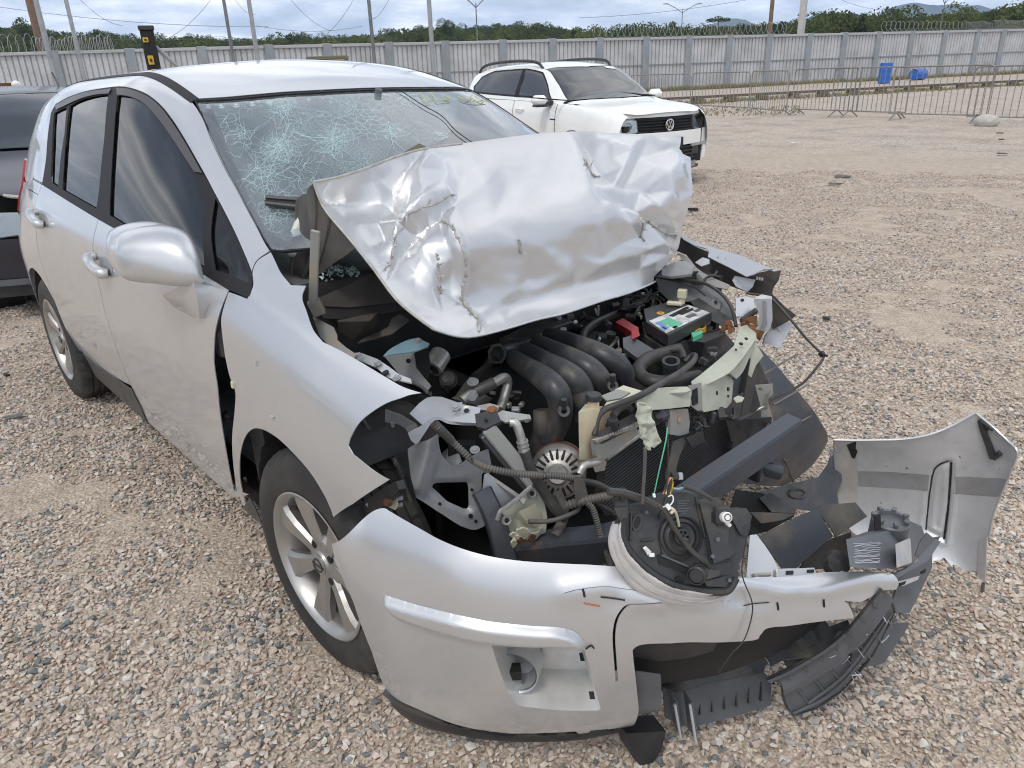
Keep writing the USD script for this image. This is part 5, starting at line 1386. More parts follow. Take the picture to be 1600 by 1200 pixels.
# ---- wheels
def wheel(parent,c,steer=0.0,side=-1,detail=True):
    c = np.array(c,float)
    ax = np.array([math.sin(-steer) * -side * -1,side * math.cos(steer),0.0])          # outwards
    R,w,rr = .312,.185,.203
    prof = []
    for y,r in ((-.5,rr),(-.53,rr + .02),(-.54,.255),(-.5,.290),(-.44,.304),(-.36,.310)):
        prof.append((r,y * w))
    for k in range(5):
        y = -.30 + k * .15
        prof += [(R,(y - .055) * w),(R,(y + .055) * w)]
        if k < 4: prof += [(R - .007,(y + .062) * w),(R - .007,(y + .088) * w)]
    for y,r in ((.36,.310),(.44,.304),(.5,.290),(.54,.255),(.53,rr + .02),(.5,rr)):
        prof.append((r,y * w))
    n = 200
    v,f = lathe(prof,(0,0,0),(0,0,1),n)
    r_ = np.hypot(v[:,0],v[:,1]); k = np.round(np.arctan2(v[:,1],v[:,0]) / (2 * np.pi) * n).astype(int)
    sh = (np.abs(v[:,2]) > .30 * w) & (r_ > .300) & (k % 5 == 0)
    mid = (np.abs(v[:,2]) <= .30 * w) & (r_ > .3) & ((k + (v[:,2] * 400).astype(int)) % 8 == 0)
    s = np.where(sh,.978,np.where(mid,.985,1.0))
    bead = (r_ > .245) & (r_ < .262)
    v[:,:2] *= s[:,None]
    F = frame(ax,np.array([0,0,1.0]))
    W = part("wheel",(v @ F.T + c,f),"rubber",parent,smooth=30)
    L = lambda m: (arr(m)[0] @ F.T + c,arr(m)[1])
    o = .5 * w
    rim = lathe([(rr + .004,o + .004),(rr,o + .006),(rr - .012,o - .002),(rr - .018,o - .02),(rr - .03,o - .05),(rr - .035,-o * .6),(rr - .02,-o),(rr,-o)],(0,0,0),(0,0,1),72)
    part("rim",L(rim),"rim_alloy",W,smooth=40)
    part("rim_barrel",L(lathe([(rr - .036,-.06),(.06,-.062),(.055,-.07)],(0,0,0),(0,0,1),48)),"rim_dirty",W)
    part("brake_disc",L(cat(lathe([(.135,-.012),(.135,-.03),(.05,-.03)],(0,0,0),(0,0,1),40),lathe([(.05,-.008),(.135,-.012)],(0,0,0),(0,0,1),40),box((.0,-.115,-.015),(.10,.06,.05),bev=.01))),"rust",W)
    ns,oz = 7,o - .006
    for k in range(ns):
        a = 2 * np.pi * (k + .27) / ns
        u,t = np.array([math.cos(a),math.sin(a),0]),np.array([-math.sin(a),math.cos(a),0])
        Z = np.array([0,0,1.0])
        secs = []
        for rad,wd,top in ((.045,.019,oz - .014),(.085,.021,oz - .010),(.13,.028,oz - .003),(.165,.036,oz),(rr - .012,.047,oz - .002)):
            secs.append([u * rad + t * wd + Z * (top - .012),u * rad + t * wd * .72 + Z * (top - .001),u * rad - t * wd * .72 + Z * (top - .001),u * rad - t * wd + Z * (top - .012),u * rad - t * wd * .8 + Z * (top - .034),u * rad + t * wd * .8 + Z * (top - .034)])
        ms = [hull(secs[i] + secs[i + 1]) for i in range(4)]
        part("spoke",L(cat(*ms)),"rim_alloy",W,smooth=30)
    part("hub",L(lathe([(.0001,oz - .004),(.032,oz - .006),(.036,oz - .012),(.066,oz - .018),(.078,oz - .03),(.078,oz - .05)],(0,0,0),(0,0,1),36)),"rim_alloy",W,smooth=30)
    part("hub_cap",L(cat(lathe([(.0001,oz + .001),(.022,oz),(.027,oz - .003),(.027,oz - .01)],(0,0,0),(0,0,1),28))),"rim_alloy",W)
    part("cap_emblem",L(cat(move(lathe([(.017,0),(.0205,0),(.0205,.0025),(.017,.0025),(.017,0)],(0,0,0),(0,0,1),28),(0,0,oz)),box((0,0,oz + .001),(.007,.05,.003)))),"emblem_dark",W)
    for k in range(4):
        a = 2 * np.pi * (k + .4) / 4
        part("bolt_hole",L(cyl((.052 * math.cos(a),.052 * math.sin(a),oz - .03),(.052 * math.cos(a),.052 * math.sin(a),oz - .0115),.0105,12)),"pure_black",W)
    return W
wheel(HB,(0.0,-.735,.312),steer=.04)
wheel(HB,(-2.6,-.735,.312))
wheel(HB,(-2.6,.735,.312),side=1)
# wheel housings
def liner(cx,y0,y1,r,m="liner_plastic",a0=-10,a1=190,n=30):
    t = np.radians(np.linspace(a0,a1,n)); ys = np.linspace(y0,y1,6)
    T,Y = np.meshgrid(t,ys,indexing="ij")
    rr_ = r + .006 * (np.round(T * 16) % 2)
    v = np.stack([cx + rr_ * np.cos(T),Y,.31 + rr_ * np.sin(T)],-1).reshape(-1,3)
    i,j = np.meshgrid(np.arange(n - 1),np.arange(5),indexing="ij")
    q = np.stack([i * 6 + j,i * 6 + j + 1,(i + 1) * 6 + j + 1,(i + 1) * 6 + j],-1).reshape(-1,4)
    return v,np.vstack([q[:,[0,1,2]],q[:,[0,2,3]]])
part("wheel_liner",liner(0,-.80,-.50,.362,a0=62),"black_plastic",HB)
part("wheel_liner",liner(-2.6,-.815,-.50,.375),"black_plastic",HB)
part("inner_wing",box((-2.6,-.5,.45),(.8,.02,.7)),"pure_black",HB)
part("mud_flap",hull([(-.385,-.80,.30),(-.385,-.62,.30),(-.37,-.80,.12),(-.37,-.64,.12),(-.40,-.80,.30),(-.40,-.62,.12)]),"black_plastic",HB)
for u,v in ((384,749),(391,785)):
    q = on(u,v,"y",-.79); part("liner_clip",lathe([(.0001,.006),(.008,.004),(.009,0)],q,(0,-1,0),10),"dark_plastic",HB)

# ---- cabin
part("dashboard",hull([(-.22,-.66,.98),(-.22,.66,.98),(-.62,-.68,1.0),(-.62,.68,1.0),(-.70,-.68,.80),(-.70,.68,.80),(-.2,-.66,.7),(-.2,.66,.7)]),"interior",HB)
part("instrument_hood",hull([(-.58,.20,1.0),(-.58,.55,1.0),(-.72,.22,1.05),(-.72,.53,1.05),(-.74,.22,.95),(-.74,.53,.95)]),"interior",HB)
sw = [np.array([-.86,.37,.93]) + frame((1,0,.45))[:,0] * .19 * math.cos(t) + frame((1,0,.45))[:,1] * .19 * math.sin(t) for t in np.linspace(0,2 * np.pi,20,endpoint=False)]
part("steering_wheel",cat(tube(sw,.016,8,2,closed=True),bar(sw[0],sw[10],.04,.02),cyl((-.86,.37,.93),(-.70,.37,.87),.04)),"interior",HB)
def seat(y):
    s = part("seat",cat(box((-1.30,y,.58),(.50,.50,.16),rot((0,1,0),-.12),.05)),"seat_cloth",HB)
    part("backrest",cat(box((-1.60,y,.92),(.15,.50,.62),rot((0,1,0),-.28),.06),box((-1.575,y - .22,.90),(.18,.08,.5),rot((0,1,0),-.28),.035),box((-1.575,y + .22,.90),(.18,.08,.5),rot((0,1,0),-.28),.035)),"seat_cloth",s)
    part("headrest",cat(box((-1.70,y,1.31),(.10,.27,.19),rot((0,1,0),-.2),.045),cyl((-1.67,y - .06,1.15),(-1.69,y - .06,1.28),.007),cyl((-1.67,y + .06,1.15),(-1.69,y + .06,1.28),.007)),"seat_cloth",s)
seat(-.36); seat(.36)
part("rear_seat",cat(box((-2.25,0,.6),(.5,1.25,.18),None,.05),box((-2.55,0,.93),(.16,1.25,.6),rot((0,1,0),-.3),.06),*[box((-2.66,y,1.27),(.09,.26,.16),rot((0,1,0),-.25),.04) for y in (-.38,.38)]),"seat_cloth",HB)
part("headliner",panel(SHELL,SHELL.poly([sx(-1.0,9.1),sx(-1.0,12.9),sx(-3.0,12.9),sx(-3.0,9.1)]),.01,.1,lift=-.03),"interior_light",HB)
part("rear_view_mirror",cat(box((-.80,0.0,1.37),(.03,.24,.065),rot((0,0,1),.15),.02),cyl((-.80,0,1.37),(-.77,0,1.43),.012)),"interior",HB)
part("sensor_pod",panel(SHELL,SHELL.poly([(600,175),(612,175),(622,186),(609,187)]),.02,.02,lift=-.012),"interior",wind)
part("airbag",box((-.34,-.52,1.07),(.16,.22,.20),rot((0,1,1),.4),.09),"airbag",HB)
# ------------------------------------------------------------------ crumpled hood
from scipy.interpolate import LinearNDInterpolator
def lerp_rows(top,bot,left,right,xs,n=9,m=8):
    """Grid of picture points blended from four edges; xs(s, t) gives each node's x in the car's axes."""
    def along(c,k):
        c = np.asarray(c,float); d = np.r_[0,np.cumsum(np.hypot(*np.diff(c,axis=0).T))]; q = np.linspace(0,d[-1],k)
        return np.stack([np.interp(q,d,c[:,0]),np.interp(q,d,c[:,1])],1)
    T,B,L,R = along(top,m),along(bot,m),along(left,n),along(right,n)
    out = []
    for i,s in enumerate(np.linspace(0,1,n)):
        row = []
        for j,t in enumerate(np.linspace(0,1,m)):
            q = (1 - s) * T[j] + s * B[j] + (1 - t) * L[i] + t * R[i] - ((1 - s) * (1 - t) * T[0] + (1 - s) * t * T[-1] + s * (1 - t) * B[0] + s * t * B[-1])
            row.append(on(q[0],q[1],"x",xs(s,t)))
        out.append(row)
    return np.array(out)
def hood_x(s,t):
    top = np.interp(t,[0,.5,1],[-.13,-.11,-.03])
    f = np.interp(s,[0,.12,.3,.45,.6,.8,.88,1],[0,.20,.58,.80,.838,.85,.905,1.07])
    g = np.interp(s,[0,.12,.22,.36,.5,.7,.85,1],[0,.03,.10,.36,.58,.80,.95,1.07])
    k = float(np.interp(t,[0,.12,.26],[1,.9,0]))
    f = f * (1 - k) + g * k
    return top + f * np.interp(t,[0,.2,.6,.85,1],[.34,.36,.33,.24,.12])
h_top = [(490,284),(530,272),(577,261),(612,247),(637,239),(665,231),(722,224),(790,214),(860,207),(895,205),(932,206),(985,209),(1047,211),(1066,212)]
h_bot = [(678,515),(712,525),(745,528),(790,514),(840,499),(882,490),(935,472),(985,457),(1010,449),(1024,440)]
h_left = [(490,284),(497,305),(508,331),(546,373),(584,421),(618,467),(650,495),(678,515)]
h_right = [(1066,212),(1080,245),(1083,300),(1076,330),(1066,362),(1060,388),(1047,410),(1024,440)]
HOOD_S = Surf(lerp_rows(h_top,h_bot,h_left,h_right,hood_x))
hood_out = [*h_left,*h_bot[1:-1],(1020,446),(1022,432),(1034,420),(1047,407),(1060,387),(1065,360),(1075,325),(1082,300),(1080,272),(1079,246),(1067,241),(1061,232),(1064,212),(1047,211),(985,209),(945,207.5),(932,202),(920,206),(895,204.5),(887,206),(860,207),(790,214),(767,217),(722,223.5),(690,227),(665,231),(650,236),(641,238),(638,234.5),(630,242),(612,247),(577,261),(540,270.5),(520,274)]
HOODP = HOOD_S.poly(hood_out)
hr = np.random.default_rng(5)
def seg_d(q,line):
    """Signed distance of picture points to a polyline (positive on its left when walking along it), and how far along."""
    L = np.asarray(line,float); best = np.full(len(q),1e9); sg = np.zeros(len(q)); al = np.zeros(len(q)); acc = 0.0
    for a,b in zip(L[:-1],L[1:]):
        d = b - a; l = np.hypot(*d); t = np.clip(((q - a) @ d) / l ** 2,0,1)
        w = q - (a + t[:,None] * d); dist = np.hypot(*w.T)
        m = dist < best
        best[m] = dist[m]; sg[m] = np.sign(d[0] * w[m,1] - d[1] * w[m,0]); al[m] = acc + t[m] * l
        acc += l
    return best,sg,al / acc
# the folded sheet: heights over the base surface (centimetres) at the corners of its flat facets, read off the creases
FOLDS = [(540,270,0),(577,260,0),(612,246,0),(640,237,1),(665,230,1),(505,323,-1.5),(545,317,-2.4),(592,310,-3),(540,358,.2),(560,352,.6),(585,400,.4),(568,388,-.6),(590,345,-.6),(584,380,-1.2),(612,290,-4),(606,325,-4),(600,370,-2.6),(645,252,-1),(640,290,0),(655,270,2),
         (672,240,2),(690,262,3),(695,285,3.2),(690,300,4),(670,318,4.6),(650,335,4.6),(632,358,4),(619,385,3),(611,408,1.4),(709,306,0),(698,310,3.2),(713,313,-1),(686,331,-2.4),(664,347,-2.4),(646,365,-2),(632,389,-1.4),(619,415,-.4),(676,322,4.2),(656,339,4.2),(638,358,3.8),(624,384,2.6),
         (705,250,1),(716,285,.2),(722,226,0),(660,385,.1),(650,430,.6),(645,470,0),(690,490,0),(672,450,.9),(684,400,-.6),(688,450,-.5),(678,420,.8),(700,347,1),(713,375,2),(721,400,2.3),(722,425,2.3),(719,465,1.6),(726,482,1),(742,511,1.6),(688,350,-2),(698,378,-.8),(707,402,-.8),(708,428,-.8),(705,462,-.5),(726,372,.3),(734,400,0),(735,430,-.3),(731,462,-.5),(738,484,-.2),(754,508,0),
         (762,283,-1),(745,255,.6),(790,300,.7),(800,332,.3),(780,262,.4),(812,365,-.8),(822,400,-.8),(832,441,-1),(800,380,.2),(840,380,.1),(850,260,.2),(830,235,.2),(900,330,.4),(880,290,.5),(860,360,-.3),(939,318,.4),(939,360,.35),(939,405,.3),(932,360,-.3),(947,360,-.3),(900,400,-.4),(970,380,-.1),(985,350,.4),(770,400,-.3),(770,350,.3),
         (745,492,.9),(770,476,1.3),(800,457,1.3),(830,445,.6),(885,428,1.3),(938,412,1.3),(965,402,1),(997,396,1),(1014,391,.6),(762,503,-.5),(800,478,-.8),(850,458,-1),(900,445,-.8),(950,432,-.7),(1000,420,-.4),(845,452,.4),
         (900,210,-1),(918,229,-3),(933,247,-4),(946,262,-4),(985,281,-4),(1010,293,-3.4),(1022,298,-3),(889,214,1),(904,236,1),(914,248,.4),(930,285,-1.4),(950,300,-2.4),(972,312,-3),(1000,331,-3),(1022,347,-3),(1047,367,-2),(918,290,.8),(948,318,1.2),(994,334,1.4),(998,347,.9),(962,289,-.6),(985,298,-1),(1020,318,0),(1050,343,0),(935,215,.6),(950,225,2),(990,224,2),(1040,221,1.5),(1062,228,1),(958,250,0),(975,263,1),(1000,244,-1.2),(985,237,1.4),(1030,238,-.6),
         (1025,262,.8),(1040,276,2.6),(1052,262,3),(1075,282,1),(1045,300,1.4),(1030,322,0),(1068,332,0),(1062,300,-.2),(1010,370,-2),(1016,396,-1.4),(1005,385,.6),(1035,380,1.5),(1053,362,2),(1045,396,.4),(1028,421,.4),(1058,350,-1),(1022,408,1)]
_F = np.array(FOLDS,float)
_edge = dens(np.array([*h_left,*h_bot[1:],*h_right[::-1][1:-1],*h_top[::-1]],float),45)
_F = np.vstack([_F,np.c_[_edge,np.zeros(len(_edge))],[[420,160,0],[1160,160,0],[1160,600,0],[420,600,0]]])
_FT = Delaunay(_F[:,:2])
folds = LinearNDInterpolator(_FT,_F[:,2],0)
RIDGE_A = [(716,303),(708,309),(680,326),(657,341),(640,357),(625,380),(615,400),(611,413),(600,424)]
RIDGE_B = [(676,334),(690,340),(702,355),(712,375),(720,396),(723,418),(720,442),(718,467),(724,478),(738,500),(746,524)]
_hring = Polygon(hood_out).exterior
def hood_disp(v,n,ab):
    q = proj(v)[:,:2]
    # creases are pressed rounder in the broad middle than in the torn sides
    r = np.interp(q[:,0],[600,730,780,900,950,1000],[2,3,7.5,7.5,3.5,2]); w = np.interp(q[:,0],[480,640,740,900,950],[.9,1.1,.95,.9,1.1])
    d = .0082 * w * sum(folds(q + r[:,None] * np.array([math.cos(a),math.sin(a)]) * k) for k in (.45,1) for a in np.linspace(0,5.5,8)) / 16
    d += .004 * (meshkit.fbm(np.stack([q[:,0] / 80,q[:,1] / 50,0 * q[:,0]],-1),3,4) - .5) * 2 + .0012 * (meshkit.fbm(np.stack([q[:,0] / 22,q[:,1] / 18,0 * q[:,0]],-1),2,8) - .5)
    ed = shapely.distance(_hring,shapely.points(q))
    return d * smoothstep(ed,-6,np.where(q[:,1] > 420,12,22))
_es = {tuple(sorted(e)) for t in _FT.simplices for e in ((t[0],t[1]),(t[1],t[2]),(t[2],t[0]))}
_cr = np.vstack([dens(_F[[a,b],:2],4.2,closed=False) for a,b in _es if np.hypot(*(_F[a,:2] - _F[b,:2])) < 130])
_cr = _cr[shapely.contains_xy(Polygon(hood_out).buffer(0),_cr[:,0],_cr[:,1])]
HOOD = part("hood",panel(HOOD_S,HOODP,.0022,.0066,disp=hood_disp,extra=HOOD_S.hit(_cr)),"silver_paint",HB,smooth=24,label="crumpled hood folded up before the windscreen")
# torn paint edges
def on_hood(pts,off=.004):
    ab = HOOD_S.hit(pts); v = HOOD_S(ab[:,0],ab[:,1]); n = HOOD_S.normal(ab[:,0],ab[:,1])
    n *= np.sign(np.einsum("ij,ij->i",n,EYE - v))[:,None]
    d = hood_disp(v,n,ab)
    return v + n * (d + off)[:,None],n
def torn(line,seed,r=.0022):
    rg = np.random.default_rng(seed)
    P,N = on_hood(spline(np.array(line,float),5),.0018)
    P = P + rg.normal(0,.0014,P.shape)
    ms = [tube(P,np.abs(rg.normal(r,r * .3,len(P))) + .0008,5,1,smooth=False)]
    for k in range(0,len(P) - 1,2):
        d = rg.normal(size=3) * .009 + N[k] * .004
        ms.append(hull([P[k],P[k] + d,P[k + 1] + N[k] * .002,(P[k] + P[k + 1]) / 2 + d * .4 + rg.normal(0,.002,3)]))
    return cat(*ms)
part("torn_edge",torn(RIDGE_A[1:6],1),"silver_edge",HOOD)
part("torn_edge",torn(RIDGE_A[5:9],2,.0020),"silver_edge",HOOD)
part("torn_edge",torn(RIDGE_B[1:9],3,.0026),"silver_edge",HOOD)
part("torn_edge",torn([(724,478),(733,492),(745,505),(748,520)],4,.003),"silver_edge",HOOD)
part("torn_edge",torn([(912,247),(924,262),(946,263)],5,.003),"silver_edge",HOOD)
part("torn_edge",torn([(1001,331),(1005,350),(1010,378)],6,.0028),"silver_edge",HOOD)
part("torn_edge",torn([(1022,346),(1040,362),(1054,366)],7,.0028),"silver_edge",HOOD)
for k,(u,v) in enumerate(((682,396),(684,412),(686,430),(688,448),(811,374),(812,386))):
    P,N = on_hood([(u,v),(u + 3,v + 7)]); part("paint_chip",torn([(u,v),(u + 1,v + 5),(u + 3,v + 9)],10 + k,.0016),"silver_edge",HOOD)
rim = []
for line in (h_left,h_bot,h_top[:7]):
    P,N = on_hood(line,0); rim.append(tube(P,.0032,6,3))
part("folded_hem",rim[0],"silver_edge",HOOD); part("folded_hem",rim[1],"silver_paint",HOOD); part("folded_hem",rim[2],"silver_edge",HOOD)
# the rear half of the hood, seen from its lined underside, and its hinge
_le = HOOD_S.hit([(491,285),(514,338),(558,388)]); _le = HOOD_S(_le[:,0],_le[:,1]); _le = _le + (_le - EYE) / np.linalg.norm(_le - EYE,axis=1)[:,None] * .014
LS = Surf(np.array([[on(466,308,"x",-.34),on(478,297,"x",-.23),_le[0]],[on(459,360,"x",-.34),on(487,350,"x",-.20),_le[1]],[on(449,436,"x",-.33),on(500,428,"x",-.19),_le[2]]]),spl=2)
LIN = LS.poly([(491,285),(478,297),(466,310),(465,345),(458,388),(450,428),(456,440),(477,442),(492,434),(522,411),(556,387),(540,368),(515,340),(503,318)])
lin = part("hood_lining",panel(LS,LIN,.004,.012,disp=lambda v,n,ab: .012 * (meshkit.fbm(v * 14,3) - .5) - .01 * np.exp(-((ab[:,1] - .35) / .08) ** 2)),"hood_lining",HOOD)
for a,b in (((466,312),(455,436)),((491,287),(474,438)),((514,340),(490,433))):
    A,B = LS.hit([a,b]); q = np.linspace(0,1,9)[:,None]; ab = A + (B - A) * q
    part("lining_rib",tube(LS(ab[:,0],ab[:,1]),.006,6,2),"hood_lining",lin)
part("hood_hinge",cat(bar(on(493,360,"x",-.06),on(489,478,"x",-.12),.022,.008,FWD,.002),bar(on(489,470,"x",-.12),on(500,490,"x",-.12),.03,.02,FWD)),"apron_dirty",HB)
part("cowl_flap",plate([(745,214),(622,244),(640,232),(655,224),(668,230),(720,224)],on(650,235,"x",-.16),FWD,.006),"olive",HB)
# ------------------------------------------------------------------ front bumper, pulled off its mounts
_bs = [((512,850,.57),(600,1086,.13),(-.08,-1)),((556,822,.62),(640,1112,.12),(.10,-1)),((602,794,.66),(690,1128,.11),(.28,-.95)),((660,828,.645),(760,1142,.10),(.45,-.89)),((740,862,.63),(830,1147,.10),(.60,-.8)),
       ((850,879,.615),(910,1144,.10),(.74,-.67)),((960,885,.605),(1000,1128,.11),(.84,-.54)),((1075,900,.575),(1085,1115,.11),(.91,-.41)),((1180,902,.54),(1170,1095,.11),(.96,-.28)),((1290,894,.50),(1260,1065,.11),(.99,-.12)),((1392,897,.46),(1350,1020,.12),(1,.05)),((1440,905,.43),(1420,985,.13),(1,.3))]
_prof = [(0,0),(.05,.022),(.13,.045),(.24,.062),(.36,.072),(.5,.075),(.66,.07),(.8,.058),(.92,.035),(1,.0),(1.05,-.006),(1.11,-.03)]
_g = []
for T,B,o in _bs:
    t,b = on(T[0],T[1],"z",T[2]),on(B[0],B[1],"z",B[2]); o = np.array([*o,0]) / np.hypot(*o)
    w = .55 if T[0] < 560 else 1.0
    _g.append([t + (b - t) * s + o * d * w for s,d in _prof])
BUMP_S = Surf(np.array(_g))
FB = thing("front_bumper","silver front bumper cover pulled off, split and hanging askew before the engine bay","bumper",on(800,1150,"z",0))
bskin_px = [(512,850),(556,822),(600,793.5),*S([(600,793.5),(640,817),(700,849),(760,868),(820,877),(880,880),(960,885),(1020,890),(1075,898),(1130,902),(1180,902),(1215,902),(1275,896),(1320,888),(1350,888),(1390,899)]),
            (1400,912),(1399,921),(1387,921.5),(1377,922),(1362,932),(1345,941),(1319,938.5),(1327,947),(1334,963),*S([(1334,965),(1287,970),(1237,977),(1200,982),(1188,992),(1175,1000),(1100,1004),(1050,1005),(1005,1007),(990,1014),(989,1022),(992,1050),(996,1087),(998,1108)]),
            (996,1120),*S([(987,1134),(950,1139),(900,1143),(825,1146),(775,1145),(740,1139),(700,1128),(650,1107),(620,1095),(600,1084)]),(577,1025),(548,945)]
fog_px = S((768,1008),[(775,1030),(787,1065),(800,1092),(815,1103),(845,1107)],(935,1110),(939,1107),(930,1078),(922,1045),[(913,1015),(897,1012),(825,1011.5)])
BSKIN = BUMP_S.poly(bskin_px,[fog_px])
SPLITS = ([(882,925),(897,921),(912,918.5),(932,916),(950,915.5),(968,918),(992,921)],[(1030,938),(1000,940.5),(982,942),(972,950),(963,965),(959,985),(959,1005),(961,1032),(963,1062)])
for ln,w_ in zip(SPLITS,(.0010,.0017)):
    BSKIN = BSKIN.difference(LineString(BUMP_S.pts([tuple(q) for q in spline(np.array(ln,float),5)])).buffer(w_))
def bdent(v,n,ab):
    q = proj(v)[:,:2]
    D,sg,al = seg_d(q,[(885,926),(950,916),(990,922),(1030,940)])
    D2,sg2,al2 = seg_d(q,[(1030,938),(982,943),(966,962),(960,990),(961,1030),(963,1062)])
    D3,s3,a3 = seg_d(q,[(1155,912),(1225,925),(1290,922),(1350,905),(1395,905)])
    d = .007 * np.exp(-(D / 20) ** 2) + .006 * np.exp(-(D2 / 16) ** 2) + .012 * np.exp(-(D3 / 14) ** 2)
    d += .006 * (meshkit.fbm(np.stack([q[:,0] / 60,q[:,1] / 40,0 * q[:,0]],-1),3,9) - .5) * smoothstep(q[:,0],960,1080)
    # the skin turns in at the wheel opening
    return d - .010 * np.exp(-((q[:,0] - (512 + (q[:,1] - 850) * .375)) / 14).clip(0) ** 1) * (q[:,0] < 720)
skin = part("bumper_skin",panel(BUMP_S,BSKIN,.003,.010,disp=bdent),"silver_paint",FB,smooth=35)
brow_px = S([(599,928),(640,941),(680,951.5),(755,968.5),(825,977),(875,980),(900,988),(914,1003),(920,1013)],[(897,1012),(825,1010.5),(767,1005.5),(730,999.5),(680,986),(630,969.5),(608,955),(600,940)])
BROW = BUMP_S.poly(brow_px)
part("bumper_brow",panel(BUMP_S,BROW,.02,.006,disp=lambda v,n,ab: .016 * smoothstep(shapely.distance(Polygon(brow_px).exterior,shapely.points(proj(v)[:,:2])),0,9) + .001),"silver_paint",FB,smooth=60)
# fog-lamp recess: walls run inwards from the opening
FOG = BUMP_S.poly(fog_px); fo = dens(np.array(FOG.exterior.coords)[:-1],.012)
V0 = BUMP_S(fo[:,0],fo[:,1]); inn = np.array([-.72,.66,0.05]); c0 = V0.mean(0)
V1 = c0 + (V0 - c0) * np.array([.80,.80,.72]) + inn * .085
N = len(V0); k_ = np.arange(N); k2 = (k_ + 1) % N
part("fog_recess",(np.vstack([V0,V1,V1.mean(0) + inn * .01]),np.vstack([np.stack([k_,k2,k2 + N],1),np.stack([k_,k2 + N,k_ + N],1),np.stack([k_ + N,k2 + N,np.full(N,2 * N)],1)])),"silver_dusty",FB,smooth=25)
fc = on(806,1042,"x",c0[0] - .085)
fb_ = part("fog_lamp_ring",lathe([(.046,.0),(.049,.004),(.049,-.05),(.044,-.05),(.044,0)],fc + np.array([.01,-.012,0]),-inn + np.array([-.1,-.3,.1]),30),"silver_back",FB)
part("fog_lamp_bowl",lathe([(.045,-.012),(.032,-.035),(.0001,-.04)],fc + np.array([.01,-.012,0]),-inn + np.array([-.1,-.3,.1]),30),"apron_grey",fb_)
part("bulb_hole",box(fc + inn * .0 + np.array([.004,-.006,-.006]),(.024,.024,.024),frame(-inn)),"pure_black",fb_)
for (u,v,w,h) in ((910,1027,5,12),(925,1087,5,11)):
    part("clip_slot",plate([(u - w,v - h / 2),(u + w * .6,v - h / 2),(u + w,v + h / 2),(u - w * .6,v + h / 2)],on(u,v,"x",on(u,v,"z",.3)[0] - .012) if False else c0 + inn * .012 + (on(u,v,"z",c0[2]) - on(853,1058,"z",c0[2])) * .9,FWD,.004),"pure_black",FB)
# lip below
lip_px = S([(597,1084),(620,1097),(650,1110),(700,1131),(740,1142),(775,1148.5),(825,1149.5),(900,1146),(950,1142),(990,1135)],[(990,1143),(925,1155),(850,1164),(780,1165),(720,1157),(670,1142),(630,1124),(602,1102)])
part("bumper_lip",panel(BUMP_S,BUMP_S.poly(lip_px),.02,.02,lift=.001),"black_plastic",FB)
# splits in the skin
def on_b(pts,off=.001):
    ab = BUMP_S.hit(pts); v = BUMP_S(ab[:,0],ab[:,1]); n = BUMP_S.normal(ab[:,0],ab[:,1]); n *= np.sign(np.einsum("ij,ij->i",n,EYE - v))[:,None]
    return v + n * (bdent(v,n,ab) + off)[:,None]
for k,(ln,r) in enumerate((([(938,931),(955,933),(975,935)],.0009),([(1161,946),(1175,943),(1200,941)],.0003),([(915,1013),(923,1008),(928,1012)],.0010))):
    part("skin_split",tube(on_b(spline(np.array(ln,float),6),.002),r + .0006,5,1,smooth=False),"pure_black",skin)
part("split_backing",panel(BUMP_S,BUMP_S.poly([(878,915),(940,906),(1000,912),(1040,930),(1036,948),(985,952),(972,1000),(976,1068),(952,1068),(946,990),(960,945),(930,926),(880,933)]),.002,.03,lift=-.03),"pure_black",skin)  # added black sheet behind the splits, standing in for the shade inside them
part("rust_mark",tube(on_b([(912,941),(925,944),(937,946)],.0005),.0016,5,3),"orange_mark",skin)
for (u,v) in ((1215,947),(1286,942),(912,925)):
    part("screw_hole",tube(on_b([(u - 2,v - 6),(u,v),(u + 1,v + 6)],.0006),.0024,5,2),"pure_black",skin)
# the gap strip where bumper, fender and wheel meet
part("side_bracket",cat(plate([(520,818),(545,800),(600,762),(618,752),(623,765),(598,792),(552,822),(530,836)],on(560,800,"y",-.785),(0,-1,.25),.02),plate([(519,822),(536,815),(541,828),(527,838)],on(530,825,"y",-.80),(0,-1,.3),.02)),"black_plastic",HB)
part("fender_tab",plate(S((571,788),[(585,778),(600,768),(612,762)],(619,775),(621,790),(617,797),(603,790),(580,800)),on(600,780,"y",-.76),(.2,-1,.3),.003),"clip_cream",HB)
q = on(608,784,"y",-.765); part("tab_bolt",lathe([(.0001,.012),(.009,.010),(.011,0)],q,(.2,-1,.3),12),"rust",HB)
part("tab_stud",cat(*[cyl(on(616,785 + d,"y",-.75),on(628,782 + d,"y",-.74),.005,8) for d in (-4,6)]),"galvanised",HB,kind="stuff")
# inside of the lower opening
def pl(name,outline,at_,n,th,m,parent,holes=(),**kw):
    return part(name,plate(outline,on(*at_),n,th,holes,**kw),m,parent)
duct = [(983,1000),(1060,995),(1180,985),(1250,968),(1340,945),(1375,925),(1340,1000),(1260,1060),(1130,1120),(1040,1130),(1000,1130)]
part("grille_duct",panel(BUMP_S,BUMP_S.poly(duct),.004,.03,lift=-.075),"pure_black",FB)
part("duct_panel",panel(BUMP_S,BUMP_S.poly([(985,1008),(1095,1006),(1150,1010),(1130,1050),(1090,1062),(1040,1068),(994,1060)]),.004,.02,lift=-.05),"black_plastic",FB)
part("duct_panel",panel(BUMP_S,BUMP_S.poly([(994,1064),(1036,1070),(1036,1118),(1018,1132),(996,1126)]),.004,.02,lift=-.02),"grey_plastic",FB)
GRL = thing("broken_grille","broken grey plastic lower grille hanging out of the bumper on to the gravel","grille",on(1250,1116,"z",0))
